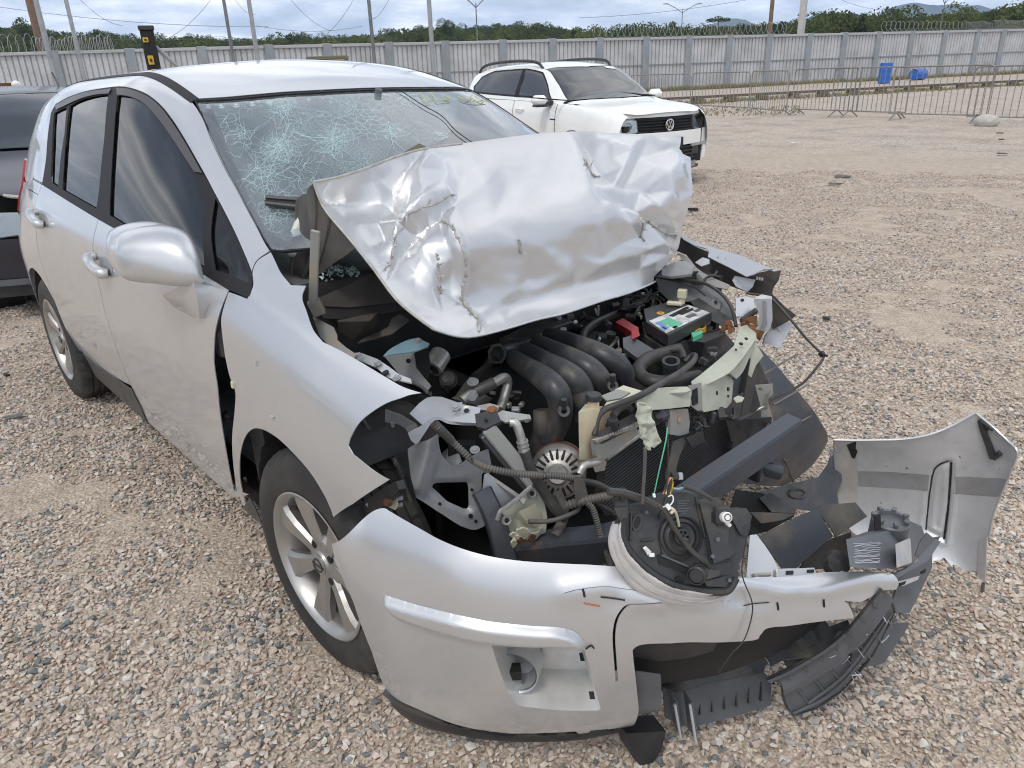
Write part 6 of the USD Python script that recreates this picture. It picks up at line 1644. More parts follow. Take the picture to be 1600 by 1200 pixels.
# left half: the bar with two fins
pl("grille_bar",S((1036,1072),(1060,1066),(1100,1072 - 8),(1150,1052),(1190,1047),(1205,1062),(1205,1102),(1150,1119),(1100,1132),(1077,1138),(1040,1122)),(1100,1100,"z",.09),(.85,-.45,.25),.006,"grey_plastic",GRL)
pl("grille_shelf",[(1036,1072),(1100,1045),(1187,1020),(1200,1034),(1192,1050),(1100,1068),(1058,1080)],(1100,1060,"z",.16),(.3,-.2,1),.005,"dark_plastic",GRL)
for x0 in (1048,1071):
    a,b = on(x0 + 2,1078,"z",.155),on(x0 + 8,1126 if x0 < 1060 else 1132,"z",.055)
    part("grille_fin",bar(a + [.012,-.012,0],b + [.02,-.02,0],.004,.05,(.8,-.5,.2),.0015),"grey_plastic",GRL)
    part("fin_edge",tube([a + [.03,-.03,.0],b + [.04,-.035,0]],.0032,6),"galvanised" if False else "silver_back",GRL)
for k,(u0,v0,u1,v1) in enumerate(((1186,1010,1248,982),(1196,1025,1270,985),(1222,1030,1300,985),(1195,1000,1238,978))):
    part("duct_blade",bar(on(u0,v0,"z",.22),on(u1,v1,"z",.30),.05,.005,(.4,-.4,1),.0015),"dark_plastic",GRL)
# right half: the big twisted shell
sh0 = on(1300,1020,"z",.22)
shell_px = S((1197,1060),[(1215,1064),(1221,1068),(1224,1090),(1230,1106)],(1240,1117),[(1275,1108),(1312,1081),(1337,1055)],(1362,1025),(1387,978),(1398,954),(1393,940),(1385,928),(1376,921),(1369,930),(1325,984),(1318,990),(1268,1026))
GS = Surf(np.array([[on(1195,1062,"z",.17),on(1270,1024,"z",.26),on(1330,975,"z",.36),on(1378,915,"z",.46)],[on(1215,1090,"z",.11),on(1287,1052,"z",.19),on(1347,1002,"z",.29),on(1392,935,"z",.40)],[on(1232,1125,"z",.04),on(1310,1085,"z",.10),on(1365,1030,"z",.20),on(1404,960,"z",.32)]]),spl=2)
gshell = part("grille_shell",panel(GS,GS.poly(shell_px),.005,.012,disp=lambda v,n,ab: .014 * np.exp(-((ab[:,0] - .35) / .12) ** 2) - .008 * np.exp(-((ab[:,1] - .56) / .02) ** 2) + .006 * (meshkit.fbm(v * 16,3) - .5)),"grey_plastic",GRL)
for ln in ([(1238,1112),(1290,1085),(1330,1045),(1362,1000),(1390,955)],[(1262,1095),(1310,1058),(1345,1015),(1380,962)],[(1268,1026),(1290,1012),(1310,996),(1318,988)],[(1200,1061),(1230,1048),(1266,1027)]):
    ab = GS.hit(ln); n = GS.normal(ab[:,0],ab[:,1]); P = GS(ab[:,0],ab[:,1]); n *= np.sign(np.einsum("ij,ij->i",n,EYE - P))[:,None]
    part("shell_rib",tube(P + n * .006,.0035,6,4),"grey_plastic",gshell)
pl("grille_gap",[(1316,992),(1321,990),(1332,1022),(1330,1035)],(1325,1010,"z",.262),(.85,-.4,.5),.004,"pure_black",GRL)
pl("grille_wing",[(1387,975),(1422,973),(1412,992),(1400,1006),(1382,1036),(1352,1043),(1362,1027)],(1390,1005,"z",.14),(.9,-.1,.4),.005,"grey_plastic",GRL)
pl("grille_shelf",[(1268,1026),(1318,989),(1330,984),(1325,968),(1240,1000),(1225,1030)],(1280,1005,"z",.27),(.2,-.3,1),.005,"dark_plastic",GRL)
for k in range(6):
    a = on(1090 + k * 19,1066 - k * 3,"z",.12); b = on(1092 + k * 19,1112 - k * 4.4,"z",.07)
    part("bar_rib",bar(a + [.006,-.006,0],b + [.006,-.006,0],.003,.012,(.85,-.45,.25)),"dark_plastic",GRL)
for k in range(7):
    t = .12 + k * .125; ab = np.array([[.06,t],[.5,t + .02],[.92,t + .03]]); P = GS(ab[:,0],ab[:,1]); n = GS.normal(ab[:,0],ab[:,1]); n *= np.sign(np.einsum("ij,ij->i",n,EYE - P))[:,None]
    part("shell_web",tube(P + n * .004,.0022,5,4),"grey_plastic",gshell)
_eg = GS.pts(shell_px); P = GS(_eg[:,0],_eg[:,1])
part("shell_edge",tube(P,.0032,5,1,closed=True,smooth=False),"dark_plastic",gshell)
_rs = np.random.default_rng(4)
for k in range(10):
    ab = _rs.uniform(.1,.9,2); p = GS(ab[:1],ab[1:])[0]; n = GS.normal(ab[:1],ab[1:])[0]; n *= np.sign(n @ (EYE - p)); d = _rs.normal(size=3) * .012
    part("stress_mark",tube([p + n * .006 - d,p + n * .007,p + n * .006 + d],.0012,4,3),"silver_back",gshell)
# right-hand end of the bumper: grey cavity and torn corner
END = thing("bumper_end","grey unpainted end of the bumper with slot holes and a lamp housing corner","bumper end",on(1420,960,"z",0))
pl("end_shell",S((1391,900),[(1405,893),(1432,880),(1450,872)],(1457,866),(1456,888),(1443,915),(1432,938),(1421,958),(1398,957),(1394,942),(1401,920)),(1425,915,"z",.36),(.9,-.15,.45),.005,"grey_plastic",END)
pl("end_flange",S((1391,898),(1412,890),(1432,878),(1440,866),(1462,842),(1470,846),(1457,866),(1450,876),(1400,904)),(1430,880,"z",.45),(.4,-.2,1),.004,"grey_plastic",END)
pl("end_slot",[(1403,909),(1437,900),(1434,906),(1410,916)],(1420,908,"z",.415),(.9,-.15,.45),.003,"silver_paint",END)
pl("end_slot",[(1440,893),(1447,889),(1446,895),(1440,897)],(1443,893,"z",.42),(.9,-.15,.45),.003,"pure_black",END)
pl("slot_edge",[(1406,911),(1416,908),(1414,913),(1407,916)],(1411,912,"z",.418),(.9,-.15,.45),.003,"pure_black",END)
part("skin_split",tube([onp(u,v,on(1425,915,"z",.362),(.9,-.15,.45)) for u,v in [(1385,926),(1386,938),(1392,945),(1396,957)]],.0022,5,3),"pure_black",END)
# black rubber foot under the bumper
fp_ = on(1000,1186,"z",.0)
flap = [onp(u,v,fp_,(.9,-.4,.15)) for u,v in [(972,1137),(1034,1134),(1026,1165),(1012,1183),(994,1187),(981,1172)]]
nrm = np.array([.9,-.4,.15]) * .02
single("tow_flap",hull([p + nrm for p in flap] + [p - nrm * 2 for p in flap]),"black_plastic","black rubber flap standing on gravel under the bumper's split","flap")
# ------------------------------------------------------------------ engine bay
def W3(pts,ax):
    return np.array([on(p[0],p[1],ax,p[2]) for p in pts])
def hose(name,pts,ax,r,m,parent,n=8,seg=6,corr=None,label=None):
    P = W3(pts,ax)
    if corr:
        rr = lambda s: r * (1 + .16 * math.cos(2 * math.pi * s / corr))
        q = spline(P,14)
        s = np.r_[0,np.cumsum(np.linalg.norm(np.diff(q,axis=0),axis=1))]; k = int(s[-1] / (corr / 5)) + 2; t = np.linspace(0,s[-1],k)
        q = np.stack([np.interp(t,s,q[:,i]) for i in range(3)],1)
        return part(name,tube(q,[rr(x) for x in t],n,1,smooth=False),m,parent,smooth=50)
    return part(name,tube(P,r,n,seg),m,parent,smooth=50)
def blob(name,top,zt,bot,zb,m,parent,ax="z",smooth=30):
    return part(name,hull([on(u,v,ax,zt) for u,v in top] + [on(u,v,ax,zb) for u,v in bot]),m,parent,smooth=smooth)
def bolt(u,v,ax,val,n,r=.007,m="galvanised",parent=None,name="bolt"):
    p = on(u,v,ax,val); n = np.asarray(n,float) / np.linalg.norm(n)
    part(name,cat(cyl(p,p + n * .006,r,6),cyl(p - n * .001,p + n * .0015,r * 1.5,12)),m,parent or HB)
def hole(u,v,ax,val,n,r,parent=None):
    p = on(u,v,ax,val); n = np.asarray(n,float) / np.linalg.norm(n)
    part("drilled_hole",cyl(p - n * .002,p + n * .0012,r,12),"pure_black",parent or HB)
def sweep(path,w,h,up=(0,0,1),n=6):
    P = spline(path,n); t = np.gradient(P,axis=0); t /= np.linalg.norm(t,axis=1,keepdims=True)
    s = np.cross(np.asarray(up,float),t); s /= np.linalg.norm(s,axis=1,keepdims=True); u = np.cross(t,s)
    c = .18
    sec = [(-.5 + c * .5,-.5),(.5 - c * .5,-.5),(.5,-.5 + c * .5),(.5,.5 - c * .5),(.5 - c * .5,.5),(-.5 + c * .5,.5),(-.5,.5 - c * .5),(-.5,-.5 + c * .5)]
    v = np.concatenate([np.stack([p + s_ * w * a + u_ * h * b for a,b in sec]) for p,s_,u_ in zip(P,s,u)])
    k,m = len(P),len(sec); i,j = np.meshgrid(np.arange(k - 1),np.arange(m),indexing="ij"); j2 = (j + 1) % m
    q = np.stack([i * m + j,i * m + j2,(i + 1) * m + j2,(i + 1) * m + j],-1).reshape(-1,4)
    f = [q[:,[0,1,2]],q[:,[0,2,3]],np.array([[0,a + 1,a] for a in range(1,m - 1)]),np.array([[(k - 1) * m,(k - 1) * m + a,(k - 1) * m + a + 1] for a in range(1,m - 1)])]
    return v,np.vstack(f)

# dark shell of the bay
part("firewall",box((-.20,0,.62),(.04,1.36,.72)),"black_plastic",HB)
part("bay_floor",box((.12,-.02,.24),(.62,1.3,.04)),"pure_black",HB)
part("inner_wing",box((-.10,-.50,.46),(.40,.02,.5)),"pure_black",HB)
part("inner_wing",box((-.06,.66,.56),(.5,.02,.5)),"pure_black",HB)
part("engine_block",hull([(-.08,-.40,.3),(.26,-.40,.3),(-.08,.25,.3),(.26,.25,.3),(-.10,-.38,.70),(.12,-.38,.70),(-.10,.2,.70),(.12,.2,.70)]),"pure_black",HB)
part("valve_cover",hull([(-.13,-.34,.66),(.06,-.34,.66),(-.13,.18,.66),(.06,.18,.66),(-.11,-.32,.70),(.04,-.32,.70),(-.11,.16,.70),(.04,.16,.70)]),"dark_plastic",HB)
part("gearbox",hull([(-.05,.22,.32),(.25,.22,.32),(-.05,.5,.32),(.2,.48,.32),(0,.24,.56),(.18,.24,.56),(0,.46,.5),(.15,.45,.5)]),"apron_dirty",HB)

# --- right rear corner: cowl, box, rails, strut tower
pl("cowl_panel",[(496,446),(560,431),(640,428),(648,470),(548,480),(500,478)],(560,450,"x",-.17),(.9,-.1,.5),.006,"hood_lining",HB)
pl("cowl_lip",[(500,478),(548,480),(648,466),(650,480),(552,500),(505,497)],(560,485,"x",-.15),(.9,-.1,.5),.006,"black_plastic",HB)
rg = np.random.default_rng(8); sh = []
for k in range(90):
    t = rg.random(); u,v = 503 + 62 * t + rg.normal(0,2),431 - 8 * math.sin(t * 3) + rg.normal(0,4)
    p = on(u,v,"x",-.19 + rg.normal(0,.01)); sh.append(hull(p + rg.normal(0,.0035,(5,3))))
part("glass_crumbs",cat(*sh),"crack",HB,smooth=False,kind="stuff")
cb_ = blob("cowl_box",[(519,494),(541,481),(584,464),(600,470),(590,488),(577,502),(530,503)],.885,[(528,532),(548,535),(590,521),(603,505),(612,486)],.80,"dusty_plastic",HB)
part("box_boss",tube(W3([(544,486,.889),(550,483,.889),(560,484,.889),(561,488,.889),(555,491,.889),(546,490,.889)],"z"),.003,6,3,closed=True),"black_plastic",cb_)
pl("box_skirt",[(558,536),(570,527),(592,519),(607,510),(611,498),(625,490),(640,500),(612,522),(580,530)],(590,525,"z",.83),(.3,-.5,1),.004,"dusty_plastic",HB)
pl("wing_rail",S((488,494),(500,500),(521,511),(526,522),(527,531),(541,543),(556,553),(552,559),(520,546),(500,526)),(520,525,"z",.905),(-.1,-.45,1),.003,"apron_dirty",HB)
rl2 = pl("wing_rail",S((555,551),(566,552),(590,561),(608,573),(624,585),(642,592),(643,598),(628,595),(606,590),(588,574),(556,561)),(600,575,"z",.89),(-.1,-.4,1),.004,"silver_paint",HB)
for u,v in ((561,556),(590,568),(620,591)):
    bolt(u,v,"z",.893,(-.1,-.4,1),.006,parent=rl2)
hole(602,582,"z",.892,(-.1,-.4,1),.008,rl2)
stp = pl("strut_tower_top",S([(599,556),(610,545),(635,532),(652,529),(671,536.5)],[(668,541),(645,549),(620,552.5)]),(640,540,"z",.86),(.1,-.2,1),.004,"teal_paint",HB)
bolt(653,533,"z",.865,(.1,-.2,1),.007,parent=stp)
pl("strut_tower",S((600,556),(620,553),(646,549),(650,575),(662,590),(673,604),(667,612),(645,600),(628,590)),(640,575,"y",-.52),(.5,-1,.25),.004,"silver_paint",HB)
hole(618,569,"y",-.527,(.5,-1,.25),.006); hole(638,564,"y",-.527,(.5,-1,.25),.006)
pl("tower_gap",[(645,550),(668,542),(672,570),(668,592),(652,576)],(658,565,"y",-.50),(.5,-1,.25),.003,"pure_black",HB)
c = on(675,577,"y",-.46); ax = np.array([-.30,.82,.48])
hn = part("silver_canister",lathe([(.020,0),(.0275,.001),(.0275,.052),(.025,.056),(.0001,.056)],c,ax,26),"aluminium",HB)
part("canister_mouth",lathe([(.0235,.003),(.0215,-.012 + .02),(.0001,.012)],c,ax,26),"dark_plastic",hn)
c = on(700,593,"y",-.44); part("black_cap",cat(lathe([(.0001,.02),(.010,.022),(.019,.016),(.021,.002),(.021,-.02)],c,(.5,-.6,.5),20),lathe([(.024,.004),(.024,-.004),(.021,-.004)],c,(.5,-.6,.5),20)),"dark_plastic",HB)
hose("bay_cable",[(628,592,.86),(645,598,.85),(660,606,.84),(668,614,.83)],"z",.004,"hose_black",HB)

# --- metal at the front of the engine
hose("coolant_pipe",[(722,626,.72),(735,616,.73),(752,608,.74),(772,598,.75),(788,590,.75),(793,598,.73),(788,620,.70),(781,640,.68)],"z",.0125,"aluminium",HB,12)
hose("pipe_sleeve",[(744,612,.742),(756,606,.75),(772,598,.758)],"z",.0155,"hose_black",HB,12)
c = on(741,614,"z",.745); part("pipe_nut",cyl(c + [.006,-.008,0],c + [.016,-.02,.002],.013,6),"galvanised",HB)
hose("pipe_arm",[(720,618,.70),(731,603,.74),(738,596,.76)],"z",.012,"aluminium",HB)
bolt(739,597,"z",.765,(.2,-.3,1),.010)
blob("pump_body",[(705,622),(735,606),(760,618),(740,632)],.70,[(708,640),(760,640),(780,626)],.62,"aluminium",HB)
for k,(u,v,s,m) in enumerate(((792,632,.016,"aluminium"),(806,640,.014,"galvanised"),(798,618,.010,"apron_dirty"),(815,632,.012,"aluminium"),(822,655,.012,"apron_dirty"),(770,614,.010,"galvanised"),(808,622,.009,"black_plastic"),(700,610,.012,"black_plastic"),(672,616,.010,"apron_dirty"))):
    part("fitting",box(on(u,v,"z",.68),(s * 1.6,s,s),rot((0,0,1),k * .7) @ rot((1,0,0),k * .4),s * .2),m,HB)
hose("thin_pipe",[(790,614,.70),(800,613,.70),(815,614,.70)],"z",.006,"hose_black",HB); hose("thin_pipe",[(742,590,.70),(760,575,.70),(770,560,.70),(790,548,.70)],"z",.014,"hose_black",HB)

# --- sheet metal behind the missing right headlamp
mem = pl("lamp_crossmember",S((640,646),[(655,630),(670,620.5),(690,620)],(725,632),(751,637),(748,650),(744,661),[(722,660),(700,657),(685,651),(672,655),(660,664)]),(700,640,"z",.755),(.25,-.45,1),.004,"silver_paint",HB)
pl("member_flange",S((660,664),[(672,655),(685,651),(700,657),(722,660)],(744,661),(744,665),[(722,664.5),(700,662),(686,656),(674,661)],(655,690),(650,695),(642,688),(637,676)),(690,660,"z",.74),(.8,-.5,.4),.003,"apron_grey",HB)
for u,v,r in ((683,634,.0065),(729,642,.0065)):
    part("hole_rim",lathe([(r + .001,.002),(r * 1.9,.003),(r * 2.2,0)],on(u,v,"z",.755),(.25,-.45,1),18),"silver_paint",mem); hole(u,v,"z",.756,(.25,-.45,1),r,mem)
tb_ = pl("bolt_tab",[(706,630),(722,628),(724,641),(708,644)],(715,636,"z",.762),(.25,-.45,1),.004,"silver_paint",mem)
bolt(712,636,"z",.766,(.25,-.45,1),.007,parent=mem)
bb = pl("black_bracket",S((742,647),(760,643),(776,642),(783,658),(758,670),(744,666)),(762,655,"z",.765),(.35,-.5,1),.012,"black_plastic",HB)
bolt(769,642,"z",.775,(.35,-.5,1),.009,"rust",bb); hole(759,655,"z",.768,(.35,-.5,1),.004,bb)
pl("latch_arm",S((776,646),(785,641),(805,645),(828,648),(830,654),(814,656),(790,660),(780,655)),(800,650,"z",.75),(.2,-.4,1),.006,"aluminium",HB)
pl("latch_arm",[(745,634),(765,630),(780,634),(776,642),(752,640)],(762,636,"z",.75),(.2,-.4,1),.006,"aluminium",HB)
# big pressed panel with its triangular opening
PS = Surf(np.array([[on(u,v,"x",x) for u,v,x in row] for row in ([(628,668,.235),(690,672,.275),(775,700,.32)],[(634,740,.245),(700,750,.29),(775,765,.335)],[(645,800,.26),(705,828,.31),(775,835,.355)])]),spl=2)
pan_px = S((637,702),[(652,690),(668,679),(683,677)],[(685,692),(690,710),(700,722),(708,728)],(721,725),(763,702),(767,725),(753,741),(752,765),(758,795),(764,815),[(755,823),(740,828),(720,822)],(690,803),(650,777),(641,742))
tri_px = S([(677,764),(679,759),(686,757)],[(725,755.5),(732,756),(734,762)],[(735,790),(733,796),(727,797)],(700,785))
def pan_disp(v,n,ab):
    q = proj(v)[:,:2]
    D,sg,al = seg_d(q,[(668,682),(664,705),(656,735),(650,755)])
    E_,s2,a2 = seg_d(q,[*tri_px,tri_px[0]])
    return .030 * np.exp(-(D / 13) ** 2) - .012 * np.exp(-(E_ / 5) ** 2) + .003 * (meshkit.fbm(v * 30,2) - .5)
pp_ = part("lamp_panel",panel(PS,PS.poly(pan_px,[tri_px]),.003,.007,disp=pan_disp),"apron_grey",HB,smooth=40)
for u,v,r in ((687,787,.004),(737,765,.0035),(735,806,.0055),(743,814,.004),(660,763,.0025)):
    ab = PS.hit([(u,v)]); p = PS(ab[:,0],ab[:,1])[0]; n_ = PS.normal(ab[:,0],ab[:,1])[0]; n_ *= np.sign(n_ @ (EYE - p))
    part("drilled_hole",cyl(p - n_ * .001,p + n_ * .0035,r,12),"pure_black",pp_)
pl("apron_side",S((602,640),(625,648),(650,663),(637,672),(637,702),(641,742),(650,778),(640,772),(620,730),(600,690)),(625,700,"y",-.60),(.55,-1,.15),.004,"apron_grey",HB)
pl("apron_flange",S((608,652),(628,658),(652,664),(648,676),(640,682),(634,674),(632,660)),(632,664,"y",-.585),(.4,-1,.5),.004,"apron_dirty",HB)
part("apron_seam",tube(W3([(613,660,-.61),(616,690,-.61),(618,715,-.61),(630,745,-.61)],"y"),.006,6),"apron_grey",HB)
part("apron_hole_rim",lathe([(.007,.001),(.012,.002),(.014,-.002)],on(593,671,"y",-.59),(.5,-1,.2),16),"apron_grey",HB); hole(593,671,"y",-.592,(.5,-1,.2),.006)
blob("spring_seat",[(690,708),(712,712),(722,722),(712,728),(695,722)],.60,[(700,700),(716,704)],.62,"apron_grey",HB)
pl("battery_side_plate",[(722,724),(763,702),(768,726),(765,740),(742,737)],(745,725,"x",.30),(.9,-.3,.3),.004,"apron_grey",HB)
bolt(742,703,"x",.33,(.3,-.3,1),.008)
# diagonal strut, mount plate, lower rail
part("diagonal_strut",bar(on(762,668,"x",.40),on(834,756,"x",.475),.034,.018,(.8,-.5,.3),.004),"apron_dirty",HB)
part("strut_side",bar(on(752,680,"x",.385),on(825,768,"x",.455),.012,.03,(.8,-.5,.3),.003),"steel_dark",HB)
pl("lamp_sill",S((757,741),(772,747),(811,779),(803,792),(792,795),(771,790),(754,766)),(780,770,"x",.42),(.8,-.4,.4),.005,"apron_grey",HB)
pl("sill_edge",[(757,741),(762,739),(822,780),(818,788),(811,780)],(785,760,"x",.43),(.2,-.4,1),.004,"apron_dirty",HB)
hole(764,780,"x",.427,(.8,-.4,.4),.006)
mpx = S([(778,806),(783,797),(792,792)],(829,761),[(838,757),(846,760)],(855,807),(853,832),(838,838),(802,850),(797,840),(786,826))
mpl = pl("mount_plate",mpx,(820,805,"x",.48),(.9,-.35,.3),.006,"primer_green",HB)
for u,v in ((831,771),(792,813)):
    part("plate_hole",lathe([(.006,.001),(.010,.0025),(.0125,-.001)],on(u,v,"x",.482),(.9,-.35,.3),14),"apron_dirty",mpl); hole(u,v,"x",.482,(.9,-.35,.3),.005,mpl)
part("plate_hem",tube(W3([(777,812,.476),(782,799,.478),(792,792,.48),(812,776,.482),(830,760,.484)],"x"),.005,6),"aluminium",HB)
blob("cream_block",[(810,799),(836,787),(848,806),(841,824),(822,815)],.500,[(806,808),(838,832)],.485,"clip_cream",HB,"x")
for k,(pts,m) in enumerate(((([(806,851,.50),(802,842,.51),(806,832,.52),(818,830,.52),(824,838,.515),(838,836,.51),(846,828,.505)]),"clip_cream"),([(812,848,.505),(822,838,.515),(834,842,.51)],"rust"))):
    P = W3(pts,"x"); part("crushed_strip",cat(*[bar(a,b,.004,.02,(.3,-.2,1),.001) for a,b in zip(spline(P,3)[:-1],spline(P,3)[1:])]),m,HB)
part("lower_rail",sweep(W3([(752,766,.40),(768,800,.43),(780,835,.455),(790,876,.48)],"x"),.045,.04,(.8,-.4,.3)),"steel_dark",HB)
part("lower_arm",bar(on(700,700,"x",.22),on(742,700,"x",.26),.03,.03),"pure_black",HB)

# --- conduits and cables on the right
hose("conduit",[(681,664,.40),(694,677,.405),(707,690,.41),(724,706,.425),(738,719,.44),(760,730,.47),(800,739,.50),(837,742,.52),(875,744,.54),(901,748,.55)],"x",.0072,"hose_grey",HB,10,corr=.0065)
hose("conduit_sleeve",[(678,661,.395),(690,673,.403),(705,688,.412)],"x",.0095,"hose_black",HB,10)
for u,v,x in ((735,717,.437),(851,743,.527),(617,722,.30)):
    c = on(u,v,"x",x); part("cable_tie",lathe([(.0085,-.002),(.010,0),(.0085,.002)],c,(.2,.9,.1),12),"black_plastic",HB)
hose("cable",[(895,749,.55),(915,752,.56),(935,757,.57),(952,766,.58)],"x",.0075,"hose_black",HB)
hose("conduit",[(897,752,.55),(903,768,.56),(907,784,.57)],"x",.0095,"hose_grey",HB,10,corr=.007)
hose("conduit",[(886,790,.55),(905,784,.57),(930,779,.58),(957,774,.59)],"x",.0100,"hose_grey",HB,10,corr=.009)
hose("cable",[(907,784,.57),(903,796,.565),(888,805,.56),(868,812,.54),(848,815,.525),(826,815,.51)],"x",.0055,"hose_grey",HB)
hose("conduit",[(915,784,.58),(926,795,.59),(934,820,.60),(941,848,.61),(953,880,.62)],"x",.0065,"hose_grey",HB,10,corr=.006)
hose("cable",[(912,748,.55),(908,765,.56),(920,780,.57),(938,790,.58),(955,800,.585),(975,815,.59)],"x",.006,"hose_black",HB)
blob("harness_joint",[(896,745),(912,747),(922,786),(900,788)],.575,[(900,750),(915,780)],.56,"hose_grey",HB,"x")
hose("conduit",[(566,655,-.66),(597,700,-.66),(618,722,-.66),(634,762,-.66),(644,792,-.66),(654,818,-.66)],"y",.0052,"hose_grey",HB,9,corr=.0055)
hose("cable",[(558,674,-.66),(585,715,-.65),(615,752,-.65),(631,786,-.65),(638,812,-.65)],"y",.005,"hose_black",HB)
hose("cable",[(570,668,-.64),(600,712,-.64),(622,740,-.64),(640,790,-.64),(646,815,-.64)],"y",.004,"hose_black",HB)

# --- alternator
ac,aa = on(872,738,"y",-.37),np.array([.62,-.70,.33]); AF = frame(aa)
alt = part("alternator",lathe([(.0001,.030),(.022,.032),(.026,.024),(.055,.016),(.066,.002),(.068,-.022)],ac,aa,40),"aluminium",HB,smooth=35)
part("alternator_core",lathe([(.0665,-.018),(.069,-.022),(.069,-.045),(.0665,-.049)],ac,aa,40),"copper",alt)
part("alternator_rear",lathe([(.068,-.046),(.068,-.072),(.058,-.085),(.0001,-.088)],ac,aa,40),"aluminium",alt)
for k in range(20):
    a = 2 * math.pi * k / 20; d = AF[:,0] * math.cos(a) + AF[:,1] * math.sin(a); t = np.cross(aa,d); t /= np.linalg.norm(t); an = aa / np.linalg.norm(aa)
    R_ = np.stack([d * .93 - an * .37,t,d * .37 + an * .93],1)
    part("vent_slot",box(ac + d * .046 + an * .0165,(.026,.0065,.008),R_,.002),"pure_black",alt)
blob("alternator_shroud",[(850,708),(872,697),(897,700),(912,716),(906,730),(880,722)],.60,[(860,712),(905,722)],.57,"aluminium",HB)
part("red_terminal_cap",cat((arr(trimesh.creation.icosphere(2,.0125))[0] * [1,1,.9] + on(914,709,"y",-.30),arr(trimesh.creation.icosphere(2,1))[1]),cyl(on(900,712,"y",-.31),on(914,709,"y",-.30),.007)),"red_cap",HB)
hose("ac_pipe",[(797,660,.42),(806,662,.43),(813,680,.44),(818,700,.45),(820,710,.455)],"x",.010,"aluminium",HB,10)
for v in (690,697,704):
    c = on(816 + (v - 690) * .2,v,"x",.447); part("pipe_collar",lathe([(.010,-.003),(.0135,-.002),(.0135,.002),(.010,.003)],c,(.1,.15,-1),14),"aluminium",HB)
hose("ac_hose",[(820,706,.455),(829,732,.47),(846,762,.49),(868,795,.52),(884,808,.53)],"x",.0125,"hose_black",HB,10)
hose("ac_hose",[(868,770,.50),(880,790,.52),(878,815,.52),(866,838,.53)],"x",.012,"hose_grey",HB,10)
hose("water_pipe",[(905,740,.55),(912,728,.55),(925,724,.55),(940,720,.545)],"x",.009,"aluminium",HB,10)
blob("pipe_union",[(922,718),(940,712),(948,722),(945,735),(930,738)],.555,[(926,722),(944,730)],.54,"aluminium",HB,"x")

# --- intake manifold: four runners over the engine's front
run = [[(858,524,.735),(885,533,.755),(912,544,.762),(942,556,.755),(963,568,.735),(974,584,.70),(976,600,.66)],
       [(840,535,.735),(868,549,.755),(895,562,.762),(920,576,.752),(936,592,.725),(942,608,.69),(941,626,.65)],
       [(822,547,.735),(848,563,.755),(874,577,.762),(897,592,.75),(909,610,.72),(911,630,.69),(906,652,.65)],
       [(803,560,.735),(828,577,.755),(851,592,.762),(869,610,.75),(876,634,.71),(872,662,.66),(858,690,.61)]]
mf = part("intake_manifold",sweep(W3([(800,545,.70),(850,520,.70),(880,510,.70)],"z"),.09,.06),"dark_plastic",HB)
for k,r in enumerate(run):
    part("intake_runner",tube(W3(r,"z"),[.024,.028,.031,.032,.031,.030,.028],16,6),"dark_plastic",mf,smooth=60)
for a,b in zip(run[:-1],run[1:]):
    m_ = [( (p[0] + q[0]) / 2,(p[1] + q[1]) / 2,(p[2] + q[2]) / 2 - .018) for p,q in zip(a,b)]
    part("runner_web",tube(W3(m_,"z"),.015,8,4),"black_plastic",mf)
for (u,v,z,s) in ((881,642,.715,1.0),(957,603,.715,.95)):
    c = on(u,v,"z",z); nn = np.array([.75,-.55,.3])
    part("lifting_eye",lathe([(.0075,-.004),(.0075,.004),(.014 * s,.005),(.0155 * s,.002),(.0155 * s,-.004),(.0075,-.004)],c,nn,18),"grey_plastic",mf)
    part("eye_knob",cat(cyl(c + [0,0,.018],c + [.002,-.002,.032],.008,8),box(c + [-.004,.004,.012],(.016,.02,.022),None,.004)),"dark_plastic",mf)
c = on(778,553,"z",.745); nn = np.array([.35,-.85,.35])
part("throttle_mouth",lathe([(.021,-.045),(.024,-.01),(.030,.0),(.030,.006),(.022,.006),(.020,-.03),(.0001,-.03)],c,nn,8),"dark_plastic",mf)
part("plenum_pipe",tube(W3([(782,552,.74),(800,548,.73),(820,545,.73)],"z"),.022,12),"dark_plastic",mf)
part("plenum_drop",tube(W3([(846,640,.69),(848,665,.65),(846,690,.60),(836,712,.55)],"z"),[.022,.026,.028,.026],12),"dark_plastic",mf)

# --- expansion tank, radiator
etk = part("expansion_tank",hull(list(W3([(904,644,.515),(931,638,.515),(929,722,.51),(905,718,.51)],"x")) + list(W3([(915,631,.46),(955,637,.46),(958,652,.46),(945,715,.455)],"x"))),"cream_plastic",HB,smooth=25)
c = on(927,632,"x",.49); part("tank_neck",lathe([(.0135,-.01),(.0135,.018)],c,(.02,0,1),18),"cream_plastic",etk)
part("tank_cap",lathe([(.0155,.012),(.0185,.013),(.0185,.024),(.0165,.027),(.0001,.027)],c,(.02,0,1),18),"dark_plastic",etk)
pl("tank_bracket",S((962,608),(974,602),(1004,611),(996,624),(962,640),(944,634)),(975,618,"x",.47),(.3,-.3,1),.006,"cream_plastic",HB)
pl("tank_bracket",[(940,618),(965,608),(985,613),(970,622),(948,626)],(960,617,"x",.49),(.3,-.3,1),.005,"apron_dirty",HB)
RP,RN = on(960,735,"x",.505),np.array([.975,.17,.10])
core_px = [(946,722),(995,684),(1060,640),(1130,600),(1176,560),(1172,640),(1150,704),(1090,740),(1030,772),(944,806),(938,790)]
core = pl("radiator_core",core_px,(960,735,"x",.505),RN,.02,"pure_black",HB)
F_ = frame(RN / np.linalg.norm(RN),(0,1,0)); loc = lambda uv: (np.array([onp(u,v,RP,RN) for u,v in uv]) - RP) @ F_[:,:2]
cp = polygon(loc(core_px)); x0,y0,x1,y1 = cp.bounds; fins = []
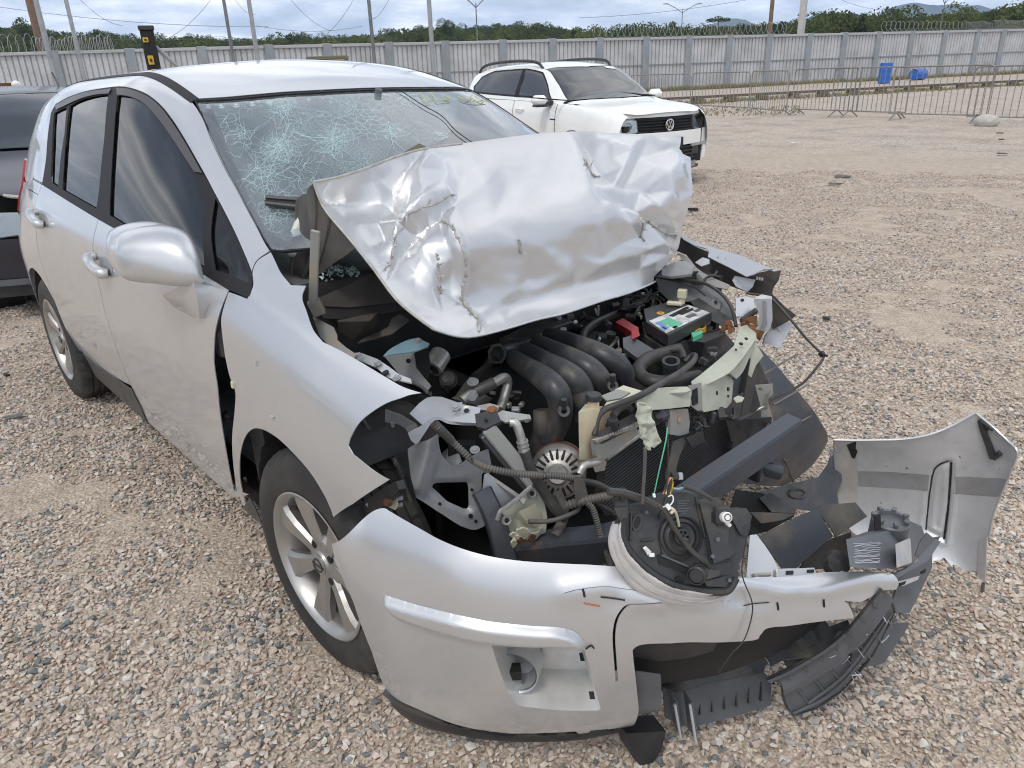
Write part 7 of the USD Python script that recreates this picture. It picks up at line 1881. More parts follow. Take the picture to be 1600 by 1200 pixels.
for y in np.arange(y0,y1,.0085):
    g = cp.intersection(LineString([(x0,y),(x1,y)]))
    for s_ in getattr(g,"geoms",[g]):
        if s_.is_empty or s_.length < .01: continue
        a,b = [RP + F_[:,:2] @ np.array(q) + F_[:,2] * .001 for q in (s_.coords[0],s_.coords[-1])]
        fins.append(bar(a,b,.0032,.004,F_[:,2]))
part("cooling_fins",cat(*fins),"steel_dark",core,smooth=False,kind="stuff")
part("radiator_frame",bar(on(944,716,"x",.515),on(1012,668,"x",.505),.010,.02,RN,.002),"aluminium",HB)
part("radiator_tank",cat(hull(list(W3([(933,678,.535),(948,668,.53),(991,645,.50),(996,660,.50),(956,685,.535),(938,689,.535)],"x")) + list(W3([(940,680,.50),(990,655,.47)],"x")))),"dark_plastic",HB,smooth=30)
part("crimp_strip",cat(*[box(p,(.007,.0065,.012),frame(RN),.001) for p in (lambda A,B: A + (B - A) * np.linspace(0,1,17)[:,None])(on(930,688,"x",.54),on(994,662,"x",.508))]),"aluminium",HB,kind="stuff")
part("crimp_rail",bar(on(929,690,"x",.538),on(995,664,"x",.505),.012,.008,(0,0,1),.002),"aluminium",HB)
pl("radiator_side",[(930,692),(941,694),(995,666),(997,680),(948,716),(938,722),(932,712)],(950,700,"x",.53),RN,.012,"apron_dirty",HB)
c = on(957,662,"x",.52); part("filler_cap",cat(lathe([(.0135,-.012),(.0135,.010),(.012,.013),(.0001,.013)],c,(.1,-.1,1),16),lathe([(.016,-.004),(.016,-.012)],c,(.1,-.1,1),16)),"dark_plastic",HB)
hose("radiator_hose",[(985,640,.50),(978,634,.50),(966,640,.505),(958,650,.515)],"x",.009,"hose_black",HB)
# second cooler core further right, behind the bent support
pl("shroud_post",[(1172,560),(1184,556),(1182,590),(1172,640),(1150,705),(1143,700),(1160,640)],(1165,630,"x",.49),(.9,.1,.1),.02,"black_plastic",HB)
pl("shroud_panel",[(1184,560),(1206,610),(1200,660),(1160,710),(1150,706),(1172,640)],(1178,640,"x",.46),(.9,-.1,.1),.01,"dark_plastic",HB)
pl("condenser_strip",[(1130,640),(1142,628),(1165,610),(1160,640),(1150,690),(1143,690)],(1150,650,"x",.50),RN,.004,"black_plastic",HB)

# --- bent radiator support in primer
ns = np.array([.95,.20,.25])
t1 = pl("support_top",S((1155,511),[(1168,507),(1180,510),(1182,527)],(1177,536),[(1160,560),(1142,580),(1122,592),(1104,601)],(1084,606),(1080,596),[(1095,585),(1125,560),(1147,540)]),(1140,555,"y",.28),(.35,-.05,1),.004,"primer_green",HB)
pl("support_face",S((1181,527),(1178,541),[(1165,573),(1160,582),(1151,592)],(1144,586),(1140,582),[(1160,560),(1172,543)]),(1160,562,"y",.33),ns,.005,"primer_green",HB)
bx = pl("support_box",S((1102,600),(1122,592),(1139,581),(1146,596),(1143,628),(1136,637),(1100,644),(1096,640),(1094,618)),(1120,615,"y",.16),ns,.012,"primer_green",HB)
for u,v,rx in ((1120,614,.006),(1138,608,.006),(1138,619,.004),(1102,636,.003)):
    hole(u,v,"y",.16 + (u - 1120) * .0022,ns,rx,bx)
for u,v,r in ((1166,529,.005),(1158,537,.006),(1150,546,.003),(1130,567,.0035),(1128,574,.003),(1118,572,.003),(1107,579,.003),(1100,581,.0025)):
    hole(u,v,"y",.28 + (u - 1140) * .0032 - .0,(.35,-.05,1),r,t1)
lf = pl("support_channel",S((995,622),[(1003,612),(1015,607),(1035,606)],(1074,605),(1081,611),(1078,635),(1040,639),(1015,641),[(1003,640),(996,636)]),(1040,622,"y",-.10),(.9,-.1,.35),.006,"primer_green",HB)
pl("channel_lip",S((995,621),[(1003,611),(1015,606),(1035,605)],(1074,604),(1080,610),(1070,613),[(1040,614),(1018,616),(1003,622)]),(1040,610,"y",-.085),(.3,-.1,1),.006,"primer_green",HB)
pl("channel_end",[(1076,603),(1096,598),(1098,640),(1090,642),(1079,634)],(1086,620,"y",.04),(.9,-.3,.2),.004,"apron_dirty",HB)
pl("channel_gap",[(1079,612),(1090,606),(1091,630),(1083,634)],(1085,620,"y",.035),(.9,-.3,.2),.003,"pure_black",HB)
post = pl("support_post",S((1047,641),(1075,639),(1078,660),(1076,677),(1062,681),(1048,679)),(1062,660,"y",-.05),(.95,.1,.15),.008,"apron_dirty",HB)
c = on(1062,657,"y",-.052); part("post_dimple",lathe([(.0001,.002),(.006,.002),(.009,.0)],c,(.95,.1,.15),12),"apron_dirty",post)
CS = Surf(np.array([[on(u,v,"y",y) for u,v,y in row] for row in ([(992,628,-.26),(1004,630,-.24),(1018,636,-.22)],[(995,660,-.27),(1008,664,-.25),(1024,664,-.23)],[(998,708,-.28),(1014,705,-.26),(1034,696,-.24)])]),spl=2)
part("crushed_end",panel(CS,CS.poly([(994,630),(1010,630),(1019,640),(1018,652),(1026,668),(1033,690),(1022,700),(1016,697),(1018,706),(1008,700),(1004,688),(996,682),(999,668),(995,650)]),.003,.005,disp=lambda v,n,ab: .028 * (meshkit.fbm(v * 45,3,6) - .5) + .02 * np.abs(meshkit.noise(v * 70,3) - .5)),"primer_green",HB,smooth=20)
pl("support_flange",[(1146,622),(1153,618),(1163,621),(1160,627),(1151,629)],(1153,623,"y",.22),(.3,-.2,1),.003,"primer_green",HB)
pl("support_gusset",[(1172,541),(1180,534),(1193,556),(1181,571),(1174,590),(1168,585)],(1180,555,"y",.42),(.8,-.4,.3),.004,"primer_green",HB)
pl("hanging_tab",[(1052,690),(1068,684),(1072,690),(1062,712),(1055,740),(1040,745),(1048,712)],(1058,710,"x",.56),(.9,-.2,.2),.004,"dusty_plastic",HB)
blob("horn_motor",[(1072,684),(1098,672),(1102,690),(1082,700)],.58,[(1076,690),(1098,684)],.55,"black_plastic",HB,"x")
for k in range(14):
    p = on(1078 + (k % 5) * 4,652 + (k // 5) * 6,"x",.53); part("frayed_strand",tube([p,p + rg.normal(0,.012,3) + [0,0,-.01],p + rg.normal(0,.02,3) + [.0,0,-.02]],.0016,4,3),"hose_black",HB)
for k,(u,v,s) in enumerate(((1036,650,.024),(1028,648,.018),(1098,660,.022),(1112,652,.02),(1126,646,.022),(1140,652,.018),(1090,668,.016),(1150,645,.02))):
    part("latch_piece",box(on(u,v,"x",.535),(s,s * 1.6,s * .7),rot((0,0,1),k) @ rot((1,0,0),k * .6),s * .15),"black_plastic" if k % 3 else "steel_dark",HB)
hose("release_cable",[(1140,650,.54),(1155,655,.54),(1172,648,.53)],"x",.007,"hose_black",HB)

# --- battery side
bz = .745
top_px = [(1006,483),(1046,471),(1074,475),(1112,489),(1044,524),(1010,503)]
tq = W3([(u,v,bz) for u,v in top_px],"z")
bt = part("battery",hull(list(tq) + list(tq - [0,0,.035])),"black_plastic",HB)
cen = tq.mean(0); low = cen + (tq - cen) * 1.05
part("battery_case",hull(list(low - [0,0,.045]) + list(low - [0,0,.20])),"dark_plastic",bt)
part("battery_ledge",hull(list(cen + (tq - cen) * 1.09 - [0,0,.085]) + list(cen + (tq - cen) * 1.09 - [0,0,.10])),"black_plastic",bt)
def on_top(name,px,m,lift=.0015,th=.0012,parent=bt):
    g = np.array([on(u,v,"z",bz) for u,v in px]); F2 = np.eye(3)
    return part(name,prism(polygon(g[:,:2]),bz + lift - th,bz + lift,F2,(0,0,0)),m,parent)
on_top("battery_label",[(1014,502),(1076,477),(1109,489),(1041,521)],"label_print")
on_top("label_stripe",[(1031,503),(1045,497),(1067,507),(1054,514)],"green_print",.0024)
for px in ([(1045,494),(1072,480),(1078,482),(1052,496)],[(1058,491),(1082,482),(1084,485),(1066,493)]):
    on_top("label_arrow",px,"pure_black",.0024)
for px,m in (([(1024,505),(1030,503),(1046,513),(1040,516)],"blue_print"),([(1083,486),(1092,483),(1096,485),(1088,489)],"grey_plastic"),([(1070,495),(1084,490),(1090,493),(1076,498)],"grey_plastic"),([(1031,513),(1036,511),(1042,515),(1038,518)],"blue_print"),([(1050,512),(1056,510),(1060,512),(1054,515)],"grey_plastic")):
    on_top("label_print",px,m,.0024)
ot = on(1062,501,"z",bz)
part("label_text",move(meshkit.text_mesh("12V 60Ah",.011,.0008,True),on(1064,502,"z",bz) + [0,0,.0022],frame((0,0,1),on(1092,490,"z",bz) - on(1064,502,"z",bz))),"blue_print",bt,smooth=False) if False else None
c = on(1032,490,"z",bz); part("battery_eye",lathe([(.0055,.001),(.0055,.003),(.012,.003),(.0125,.0)],c,(0,0,1),20),"yellow_paint",bt)
part("terminal_clamp",cat(box(on(1054,474,"z",.755),(.05,.02,.012),rot((0,0,1),.5),.003),cyl(on(1066,470,"z",.75),on(1066,470,"z",.75) + [0,0,.03],.009,10)),"clip_cream",bt)
blob("positive_cover",[(962,503),(973,497),(998,512),(990,520)],.735,[(962,512),(985,530),(998,527)],.70,"red_plastic",HB)
blob("positive_cover",[(986,514),(996,510),(1000,524),(988,530)],.74,[(986,524),(998,528)],.71,"red_plastic",HB)
fbx = blob("fuse_box",[(1062,530),(1086,521),(1132,512),(1134,522),(1100,535)],.70,[(1052,545),(1062,566),(1095,574),(1134,546)],.60,"black_plastic",HB)
pl("fuse_fin",[(1049,519),(1056,520),(1060,548),(1050,545)],(1054,532,"z",.70),(.6,-.7,.3),.006,"grey_plastic",HB)
for px,m in (([(1080,520),(1096,514),(1098,520),(1083,527)],"green_print"),([(1084,514),(1100,508),(1103,512),(1088,518)],"yellow_paint"),([(1092,511),(1102,508),(1104,510),(1096,513)],"orange_mark")):
    g = W3([(u,v,.715) for u,v in px],"z"); part("fuse",hull(list(g) + list(g - [0,0,.015])),m,fbx)
part("fuse_frame",bar(on(1075,532,"z",.69),on(1130,518,"z",.69),.012,.02,(0,0,1),.003),"dark_plastic",fbx)
pl("air_duct",S((973,528),(986,524),(1012,540),(1028,550),(1008,561),(994,558),(974,543)),(1000,543,"z",.715),(.35,-.45,1),.02,"grey_plastic",HB)
hose("intake_hose",[(1060,546,.69),(1035,553,.70),(1012,561,.70),(998,576,.69),(1005,590,.68),(1028,597,.68),(1062,594,.67),(1090,588,.65)],"z",.0195,"hose_black",HB,14)
hose("rubber_loop",[(1068,562,.70),(1064,549,.71),(1050,546,.71),(1036,551,.70)],"z",.011,"hose_black",HB,10)
c = on(1048,572,"z",.71); part("filler_neck",lathe([(.021,-.03),(.021,.002),(.0245,.004),(.0245,.018),(.017,.018),(.016,-.01),(.0001,-.01)],c,(.15,-.2,1),22),"dark_plastic",HB)
hose("vacuum_hose",[(1070,565,.70),(1080,556,.715),(1086,556,.72),(1082,566,.72),(1062,582,.73),(1035,598,.74),(1000,618,.745),(970,630,.745),(945,640,.735),(933,655,.72),(929,680,.69)],"z",.0082,"hose_black",HB,10)
hose("coolant_hose",[(911,538,.70),(912,522,.71),(925,508,.715),(945,498,.71),(965,490,.70)],"z",.0125,"hose_black",HB,10)
hose("coolant_hose",[(925,548,.66),(945,535,.68),(962,532,.68)],"z",.010,"hose_black",HB,10)
hose("fuel_pipe",[(950,545,.67),(960,535,.685),(965,528,.69),(966,545,.66)],"z",.006,"aluminium",HB)
hose("fuel_pipe",[(930,482,.78),(934,492,.76),(935,478,.79)],"z",.004,"galvanised",HB)
fit = [(872,505,"galvanised",.02),(880,515,"aluminium",.014),(898,504,"galvanised",.014),(862,508,"black_plastic",.018),(903,512,"black_plastic",.02),(890,496,"dark_plastic",.022),(915,492,"black_plastic",.02),(928,500,"dark_plastic",.02),(940,525,"dark_plastic",.022),(955,520,"black_plastic",.022),(948,506,"dark_plastic",.025),(985,496,"black_plastic",.024),(995,488,"clip_cream",.012),(1002,496,"clip_cream",.010),(1016,472,"black_plastic",.03),(1006,466,"white_plastic",.014),(1025,462,"white_plastic",.012),(998,474,"black_plastic",.028),(975,485,"black_plastic",.03),(960,478,"dark_plastic",.025),(936,530,"aluminium",.012),(968,548,"clip_cream",.014),(975,556,"apron_dirty",.016),(985,548,"dark_plastic",.018),(935,545,"grey_plastic",.014),(945,552,"aluminium",.010),(875,490,"dark_plastic",.022),(842,518,"black_plastic",.02),(825,522,"dark_plastic",.018),(1112,548,"dark_plastic",.024),(1120,556,"grey_plastic",.014),(1100,566,"dark_plastic",.024)]
for k,(u,v,m,s) in enumerate(fit):
    p = on(u,v,"z",.715 if v < 540 else .67); R_ = rot((0,0,1),k * .9) @ rot((1,0,0),k * .37)
    part("fitting",box(p,(s * 1.5,s,s * .8),R_,s * .18) if k % 3 else cat(cyl(p,p + R_ @ np.array([0,0,s * 1.4]),s * .55,10),cyl(p,p + R_ @ np.array([0,0,s * .4]),s * .75,10)),m,HB)
for k in range(16):
    u,v = 1030 - rg.uniform(0,40),476 - rg.uniform(0,32); P = [on(u + rg.normal(0,8) * j,v + j * 7 + rg.normal(0,5),"z",.73 + rg.normal(0,.01)) for j in range(4)]
    part("wire",tube(P,rg.uniform(.0022,.004),5,4),"hose_black",HB)

# --- left wing: inner apron, brackets, bent fender
la = np.array([-.05,-1,.35])
pl("left_apron",S((1024,434),(1036,421),(1066,413),(1092,428),(1120,456),(1145,476),(1150,505),(1122,487),(1088,470),(1050,474),(1030,455)),(1085,450,"y",.56),la,.004,"apron_grey",HB)
pl("left_tower",S([(1034,420),(1050,411),(1070,408),(1085,414)],(1080,428),(1050,432),(1034,430)),(1060,420,"y",.53),(.1,-.5,1),.01,"apron_grey",HB)
pl("left_rail",S([(1058,394),(1075,402),(1090,420),(1110,432),(1140,445)],[(1136,452),(1110,446),(1088,436),(1070,410)]),(1090,425,"y",.60),(.0,-.6,1),.004,"apron_dirty",HB)
pl("left_tray",[(1078,470),(1092,466),(1142,497),(1135,512),(1106,498),(1088,482)],(1110,488,"y",.50),(.2,-.6,1),.004,"dark_plastic",HB)
pl("left_tab",S((1112,468),[(1115,464),(1122,464),(1126,470)],(1124,484),(1110,480)),(1118,474,"y",.535),la,.004,"apron_dirty",HB); hole(1118,472,"y",.530,la,.005)
hole(1138,484,"y",.565,la,.008)
cnn = on(1066,459,"y",.50); part("cream_connector",cat(box(cnn,(.03,.022,.03),rot((0,0,1),.4),.003),box(cnn + [0,0,-.03],(.02,.016,.03),rot((0,0,1),.4),.003)),"clip_cream",HB)
wb = pl("white_bracket",S((1150,466),(1164,463),(1178,466),(1179,480),(1168,494),(1150,494)),(1163,478,"y",.50),(.75,-.6,.35),.003,"silver_paint",HB)
hole(1160,469,"y",.498,(.75,-.6,.35),.005,wb); hole(1159,487,"y",.498,(.75,-.6,.35),.0045,wb)
part("black_arm",bar(on(1157,503,"y",.48),on(1183,484,"y",.50),.02,.014,(0,-.5,1),.004),"black_plastic",HB)
for k,(u,v) in enumerate(((1130,512),(1138,508),(1144,516),(1168,505),(1176,500),(1182,516),(1172,512))):
    P = on(u,v,"y",.47); part("torn_sleeve",hull(P + rg.normal(0,.011,(7,3))),"rust",HB)
pl("wing_stay",S((1178,467),(1206,467),(1207,500),(1203,514),(1187,526),(1183,520),(1186,490)),(1195,495,"y",.62),(.5,-1,.1),.003,"silver_back",HB)
pl("stay_rib",[(1192,470),(1197,470),(1198,505),(1190,518),(1187,516),(1193,500)],(1194,495,"y",.612),(.5,-1,.1),.004,"apron_grey",HB)
pl("stay_wing",S((1178,466),(1190,460),(1206,463),(1206,470),(1182,472)),(1192,466,"y",.63),(.3,-1,.5),.003,"silver_back",HB)
hose("wing_cable",[(1034,428,.53),(1052,435,.53),(1070,438,.53),(1092,440,.53),(1112,448,.52),(1130,462,.51),(1141,477,.50),(1147,494,.48),(1150,510,.46)],"y",.0055,"hose_black",HB)
hose("wing_cable",[(1022,432,.50),(1046,437,.52),(1080,446,.53),(1096,456,.52),(1102,462,.52)],"y",.004,"hose_black",HB)
hose("wing_cable",[(1084,425,.56),(1090,436,.55),(1094,444,.55),(1104,434,.57),(1116,430,.58),(1120,424,.60)],"y",.004,"hose_black",HB)
for k in range(5):
    P = W3([(1086 + rg.normal(0,3),424 + j * 7,.55 + rg.normal(0,.004)) for j in range(4)],"y"); part("wire",tube(P,.003,5,4),"hose_black",HB)
lfd = part("left_fender",plate(S([(1062,365),(1075,372),(1088,378),(1112,386),(1152,398),(1192,414)],(1208,420.5),(1192,421),(1177,428.5),(1166,432),[(1140,418),(1120,408),(1106,401)],(1108,393),(1103,388),(1086,384),(1068,374)),on(1130,400,"y",.745),(-.05,-.55,1),.004),"silver_paint",HB,label="crushed left front fender")
pl("fender_inside",S((1062,370),(1088,386),(1108,394),(1106,402),(1140,419),(1166,433),(1180,428),(1208,420.5),(1220,422),[(1216,438),(1208,450),(1206,459)],(1226,479),(1244,493),(1229,503),(1208,514),(1203,505),(1205,469),(1180,461),(1150,450),(1112,436),(1088,418),(1072,398),(1056,392)),(1150,440,"y",.775),(-.1,-1,.25),.003,"hood_lining",lfd)
pl("fender_hem",[(1192,414),(1208,420),(1220,421.5),(1209,424),(1194,418)],(1205,420,"y",.74),(-.05,-.55,1),.003,"silver_paint",lfd)
pl("inner_flange",S((1144,438),(1148,431),(1180,437),(1176,448),(1168,456),(1150,448)),(1162,442,"y",.72),(.3,-1,.3),.004,"silver_back",lfd)
pl("inner_flange",S((1086,410),(1098,402),(1108,405),(1108,412),(1096,416)),(1098,408,"y",.70),(.1,-1,.6),.004,"silver_back",lfd)
for k in range(4):
    p = on(1120 + k * 11.5,405 + k * 4.2,"y",.735); part("weld_tab",hull([p,p + [.012,0,.002],p + [.006,-.004,.02],p + [.006,.006,0]]),"silver_paint",lfd)
c = on(1172,427,"y",.72); part("rubber_stop",lathe([(.0001,.012),(.010,.010),(.013,0),(.013,-.008)],c,(.2,-.5,1),14),"black_plastic",lfd)
for k,u in enumerate((1183,1187,1191)): 
    part("tag_mark",box(on(u,435 + k * .6,"y",.765),(.006,.002,.010)),"white_plastic",lfd)
pl("clear_tab",S((1200,517),(1234,502),(1237,510),(1218,545),(1198,537),(1192,540)),(1216,522,"y",.74),(.5,-1,.3),.003,"silver_back",lfd)
part("tab_ring",tube(W3([(1192,538,.735),(1196,524,.735),(1204,516,.735),(1214,512,.735),(1219,516,.735)],"y"),.003,6,5),"silver_back",lfd)
hose("bonnet_cable",[(1166,458,.66),(1200,464,.68),(1216,477,.68),(1236,500,.68),(1260,529,.68),(1284,553,.70),(1286,560,.70),(1278,572,.68),(1268,584,.66),(1250,602,.62),(1212,621,.54),(1190,637,.48),(1172,649,.43),(1160,653,.40)],"y",.0042,"hose_black",HB)
p = on(1284,553,"y",.70); part("cable_clip",cat(box(p,(.016,.012,.02),rot((0,1,0),.7),.003),bar(p,p + [.02,.0,-.002],.006,.006)),"black_plastic",HB)
# ------------------------------------------------------------------ crossbeam, left wheel housing, loose parts before the car
CB = part("crash_beam",sweep(W3([(798,866,.44),(870,858,.45),(960,846,.46),(1030,812,.47),(1090,770,.48),(1160,722,.49),(1236,670,.50)],"z"),.055,.085,(.15,-.1,1),8),"steel_rust",HB,smooth=25)
c = on(1198,732,"z",.42); part("beam_can",cat(lathe([(.022,-.03),(.022,.04),(.016,.04),(.016,.01)],c,(.6,.7,-.35),16),box(c - [.02,.03,0],(.05,.03,.06),None,.005)),"steel_dark",CB)
pl("beam_bracket",S((1140,640 + 10),(1168,655),(1206,652),(1205,680),(1190,690),(1182,705),(1172,700),(1168,680)),(1180,675,"y",.36),(.8,-.6,.1),.006,"steel_dark",HB)
pl("torn_bracket",S((1180,602),(1207,600),(1208,615),(1200,625),(1209,660),(1206,675),(1192,682),(1188,665),(1190,640),(1184,618)),(1196,640,"y",.40),(.8,-.6,.1),.004,"apron_dirty",HB)
for (u,v,m) in ((1188,612,"rust"),(1198,622,"aluminium"),(1192,636,"aluminium"),(1194,676,"rust"),(1204,664,"rust"),(1190,690,"orange_mark")):
    part("bracket_scrap",hull(on(u,v,"y",.395) + rg.normal(0,.010,(8,3))),m,HB)
# left wheel liner
th = np.radians(np.linspace(95,-42,16)); LY = np.linspace(.40,.93,7)
LL = Surf(np.array([[(.045 + (.42 + .06 * (y - .4) / .5) * math.cos(t),y,.31 + (.42 + .05 * (y - .4) / .5) * math.sin(t)) for y in LY] for t in th]))
LLP = polygon([(0,.02),(0,1),(.25,.99),(.45,1),(.7,.99),(.9,.98),(1,.9),(1,.1),(.8,.0),(.4,.0)])
LLP = LLP.intersection(LL.poly([(1120,640),(1150,560),*S([(1184,541),(1199,557),(1216,576),(1239,602),(1259,626),(1278,652),(1291,675),(1298,699),(1300,720),(1309,765)]),(1310,795),(1200,800),(1130,760)]))
llin = part("left_wheel_liner",panel(LL,LLP,.003,.02,disp=lambda v,n,ab: .010 * (meshkit.fbm(v * 9,3) - .5) + .006 * np.sin(ab[:,1] * 50) * smoothstep(ab[:,1],.9,1)),"liner_plastic",HB,smooth=40)
for a in (.22,.33,.44,.54,.64):
    b = np.linspace(.35,.70,10); P = LL(np.full(10,a) + .03 * (1 - b),b); N_ = LL.normal(np.full(10,a),b); N_ *= np.sign(np.einsum("ij,ij->i",N_,EYE - P))[:,None]
    part("liner_rib",tube(P + N_ * .001,.0036,5,1,smooth=False),"rim_dirty",llin)
for pts in ([(1225,718),(1236,745),(1240,765)],[(1200,772),(1240,762),(1280,752),(1296,738)],[(1270,800),(1290,790),(1304,772),(1300,740)]):
    ab = LL.hit(pts); P = LL(ab[:,0],ab[:,1]); N_ = LL.normal(ab[:,0],ab[:,1]); N_ *= np.sign(np.einsum("ij,ij->i",N_,EYE - P))[:,None]
    part("liner_rib",tube(P + N_ * .002,.0026,5,4),"dusty_plastic",llin)
part("left_front_wheel",lathe([(.2,-.09),(.28,-.095),(.30,-.07),(.305,0),(.30,.07),(.28,.095),(.2,.09),(.0001,.05)],(.0,.72,.31),(0.1,1,0),40),"rubber",HB)
LFL = thing("splash_shield","dusty black splash shields and undertray torn off behind the bumper's right half","splash shield",on(1250,880,"z",0))
pl("tray",S((1300,706),(1312,720),(1316,750),(1308,770),(1311,790),(1280,800),(1240,795),(1204,800),(1180,795),(1165,775),(1190,768),(1240,755),(1280,745),(1294,725)),(1250,780,"z",.19),(.75,-.35,.6),.004,"liner_plastic",LFL)
part("tray_ring",tube([onp(u,v,on(1250,780,"z",.194),(.75,-.35,.6)) for u,v in circ_px(1246,771,13,7)],.003,5,2,closed=True),"dusty_plastic",LFL)
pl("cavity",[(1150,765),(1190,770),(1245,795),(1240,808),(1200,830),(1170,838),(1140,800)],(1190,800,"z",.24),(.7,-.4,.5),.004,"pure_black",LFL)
pl("cavity_wall",S((1186,778),(1203,770),(1246,793),(1242,802),(1206,800)),(1215,786,"z",.27),(.4,-.4,1),.006,"dark_plastic",LFL)
pl("cavity_wall",[(1172,800),(1205,801),(1243,803),(1225,812),(1190,818)],(1205,808,"z",.26),(.7,-.4,.5),.006,"dusty_plastic",LFL)
sA = S((1176,846),(1205,829),(1245,808),[(1262,801),(1276,797),(1283,806)],(1301,838),(1284,853),(1244,888),(1222,888),(1196,852))
pl("shield_plate",sA,(1240,845,"z",.36),(.8,-.35,.55),.004,"liner_plastic",LFL)
pl("shield_plate",S((1277,798),(1283,790.5),(1310,787),(1337,785),(1355,807),(1306,839),(1298,824)),(1315,810,"z",.37),(.8,-.35,.55),.004,"dusty_plastic",LFL)
pl("shield_notch",[(1278,832),(1292,822),(1302,838),(1284,852)],(1290,838,"z",.352),(.8,-.35,.55),.004,"dark_plastic",LFL)
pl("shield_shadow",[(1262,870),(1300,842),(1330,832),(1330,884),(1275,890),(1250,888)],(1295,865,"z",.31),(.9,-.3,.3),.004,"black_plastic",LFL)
part("drain_bowl",lathe([(.03,0),(.034,.01),(.028,.03),(.0001,.034)],on(1302,882,"z",.34),(.6,-.4,.7),20),"dark_plastic",LFL)
# inner silver web of the bumper
pl("bumper_web",S((1166,903),(1172,836),(1182,835),[(1195,852),(1207,870),(1216,888)],(1216,903)),(1190,870,"z",.52),(.7,-.3,.7),.003,"silver_paint",FB)
part("web_slot",tube([onp(u,v,on(1190,870,"z",.523),(.7,-.3,.7)) for u,v in [(1178,899),(1186,897.5),(1204,897)]],.004,6,3),"silver_edge",FB)
wf = pl("web_flange",[(1214,889),(1272,887),(1276,896),(1215,903)],(1245,894,"z",.495),(.6,-.3,.8),.003,"silver_paint",FB)
for a,b in ((1229,1240),(1262,1272)):
    pl("clip_slot",[(a,892 - (a - 1229) * .06),(b,891.4 - (b - 1240) * .06),(b,897 - (b - 1240) * .09),(a,897.5 - (a - 1229) * .09)],(1245,894,"z",.497),(.6,-.3,.8),.003,"pure_black",wf)
# grey lamp-mount box standing in the bumper's right end
BXN = thing("mount_box","grey plastic box with a round socket on top standing behind the bumper's right end","plastic box",on(1380,890,"z",.2))
f0 = lambda u,v,z: on(u,v,"z",z)
fr_ = W3([(1322,843,1.005),(1384,831,1.02),(1397,889,1.10),(1328,886,1.07)],"x"); bk_ = W3([(1350,832,.93),(1418,812,.94),(1440,822,.96),(1446,840,.98),(1436,870,1.02),(1424,886,1.05)],"x")
bb_ = part("box_body",hull(list(fr_) + list(bk_)),"grey_plastic",BXN,smooth=25)
nb = np.cross(fr_[1] - fr_[0],fr_[3] - fr_[0]); nb /= np.linalg.norm(nb); nb *= np.sign(nb @ (EYE - fr_[0]))
for k in range(11):
    y = 848 + k * 3.4 + rg.normal(0,.6); P = [onp(1335 + j * 8 + rg.normal(0,1),y + rg.normal(0,.8) - j * .6,fr_[0] + nb * .0008,nb) for j in range(6)]
    part("scratch",tube(P,.0007,4,3),"silver_back",bb_)
part("box_corner",hull(list(W3([(1398,852,1.085),(1421,842,1.06),(1424,880,1.09),(1400,889,1.11)],"x") + nb * .003) + list(W3([(1402,852,1.06),(1423,845,1.05),(1424,880,1.07)],"x"))),"silver_back",bb_)
c = on(1389,826,"x",1.0); sk = part("socket",lathe([(.044,-.02),(.044,.026),(.040,.030),(.032,.030),(.030,.02),(.0001,.02)],c,(.05,-.05,1),26),"grey_plastic",BXN)
for a in np.linspace(0,6.28,8)[:-1]:
    part("socket_tooth",box(c + [math.cos(a) * .037,math.sin(a) * .037,.034],(.014,.010,.010),rot((0,0,1),a),.002),"grey_plastic",sk)
pl("socket_slot",[(1366,806),(1376,804),(1377,828),(1368,830)],(1371,818,"x",1.05),(.8,-.6,.1),.004,"pure_black",sk)

# ------------------------------------------------------------------ detached fender panel standing on the gravel
DF = thing("detached_fender","detached silver fender panel standing on gravel, inner side with darker band and long slot","fender panel",on(1500,905,"z",0))
DS = Surf(np.array([[on(u,v,"y",y) for u,v,y in row] for row in ([(1300,684,.62),(1360,684,.655),(1420,680,.69),(1480,664,.735),(1530,640,.77),(1594,703,.74)],[(1303,735,.68),(1360,738,.72),(1420,745,.76),(1480,750,.80),(1535,750,.815),(1582,755,.77)],[(1306,785,.69),(1360,800,.735),(1420,815,.775),(1480,825,.81),(1525,825,.815),(1562,815,.785)],[(1310,840,.66),(1365,860,.70),(1430,880,.735),(1480,890,.765),(1515,903,.775),(1546,912,.76)])]))
df_px = S([(1301,686.5),(1340,687.5),(1380,687.5),(1412,686),(1450,679),(1487,665),(1524,644.5)],[(1536,654),(1552,668),(1575,690),(1590,706.5)],[(1582,731),(1570,762),(1556,800),(1547,840)],(1532,842),(1527,889),[(1514,893),(1500,895),(1488,886),(1475,871)],(1462,880),(1440,876),(1380,862),(1330,830),(1309,800),(1305,750))
DFP = DS.poly(df_px)
slot_px = S([(1447,828),(1450,795),(1454,762),(1459,738),(1466,729),(1476,724),(1485,721)],[(1486,728),(1482,790),(1475,842)])
SLOTP = DS.poly(slot_px)
def df_disp(v,n,ab):
    q = proj(v)[:,:2]
    D,sg,al = seg_d(q,slot_px + [slot_px[0]])
    d = -.006 * np.exp(-(D / 3.0) ** 2) + .004 * np.exp(-((D - 7) / 4) ** 2)
    return d + .010 * (meshkit.fbm(np.stack([q[:,0] / 120,q[:,1] / 90,0 * q[:,0]],-1),2,3) - .5)
dfp = part("panel_sheet",panel(DS,DFP,.0025,.009,disp=df_disp),"silver_back",DF,smooth=40)
def on_d(pts,off):
    ab = DS.hit(pts); v = DS(ab[:,0],ab[:,1]); n = DS.normal(ab[:,0],ab[:,1]); n *= np.sign(np.einsum("ij,ij->i",n,EYE - v))[:,None]
    return v + n * (df_disp(v,n,ab) + off)[:,None]
part("slot_seam",tube(on_d(slot_px[:-12],.003),.0024,5,1,smooth=False),"black_plastic",dfp)
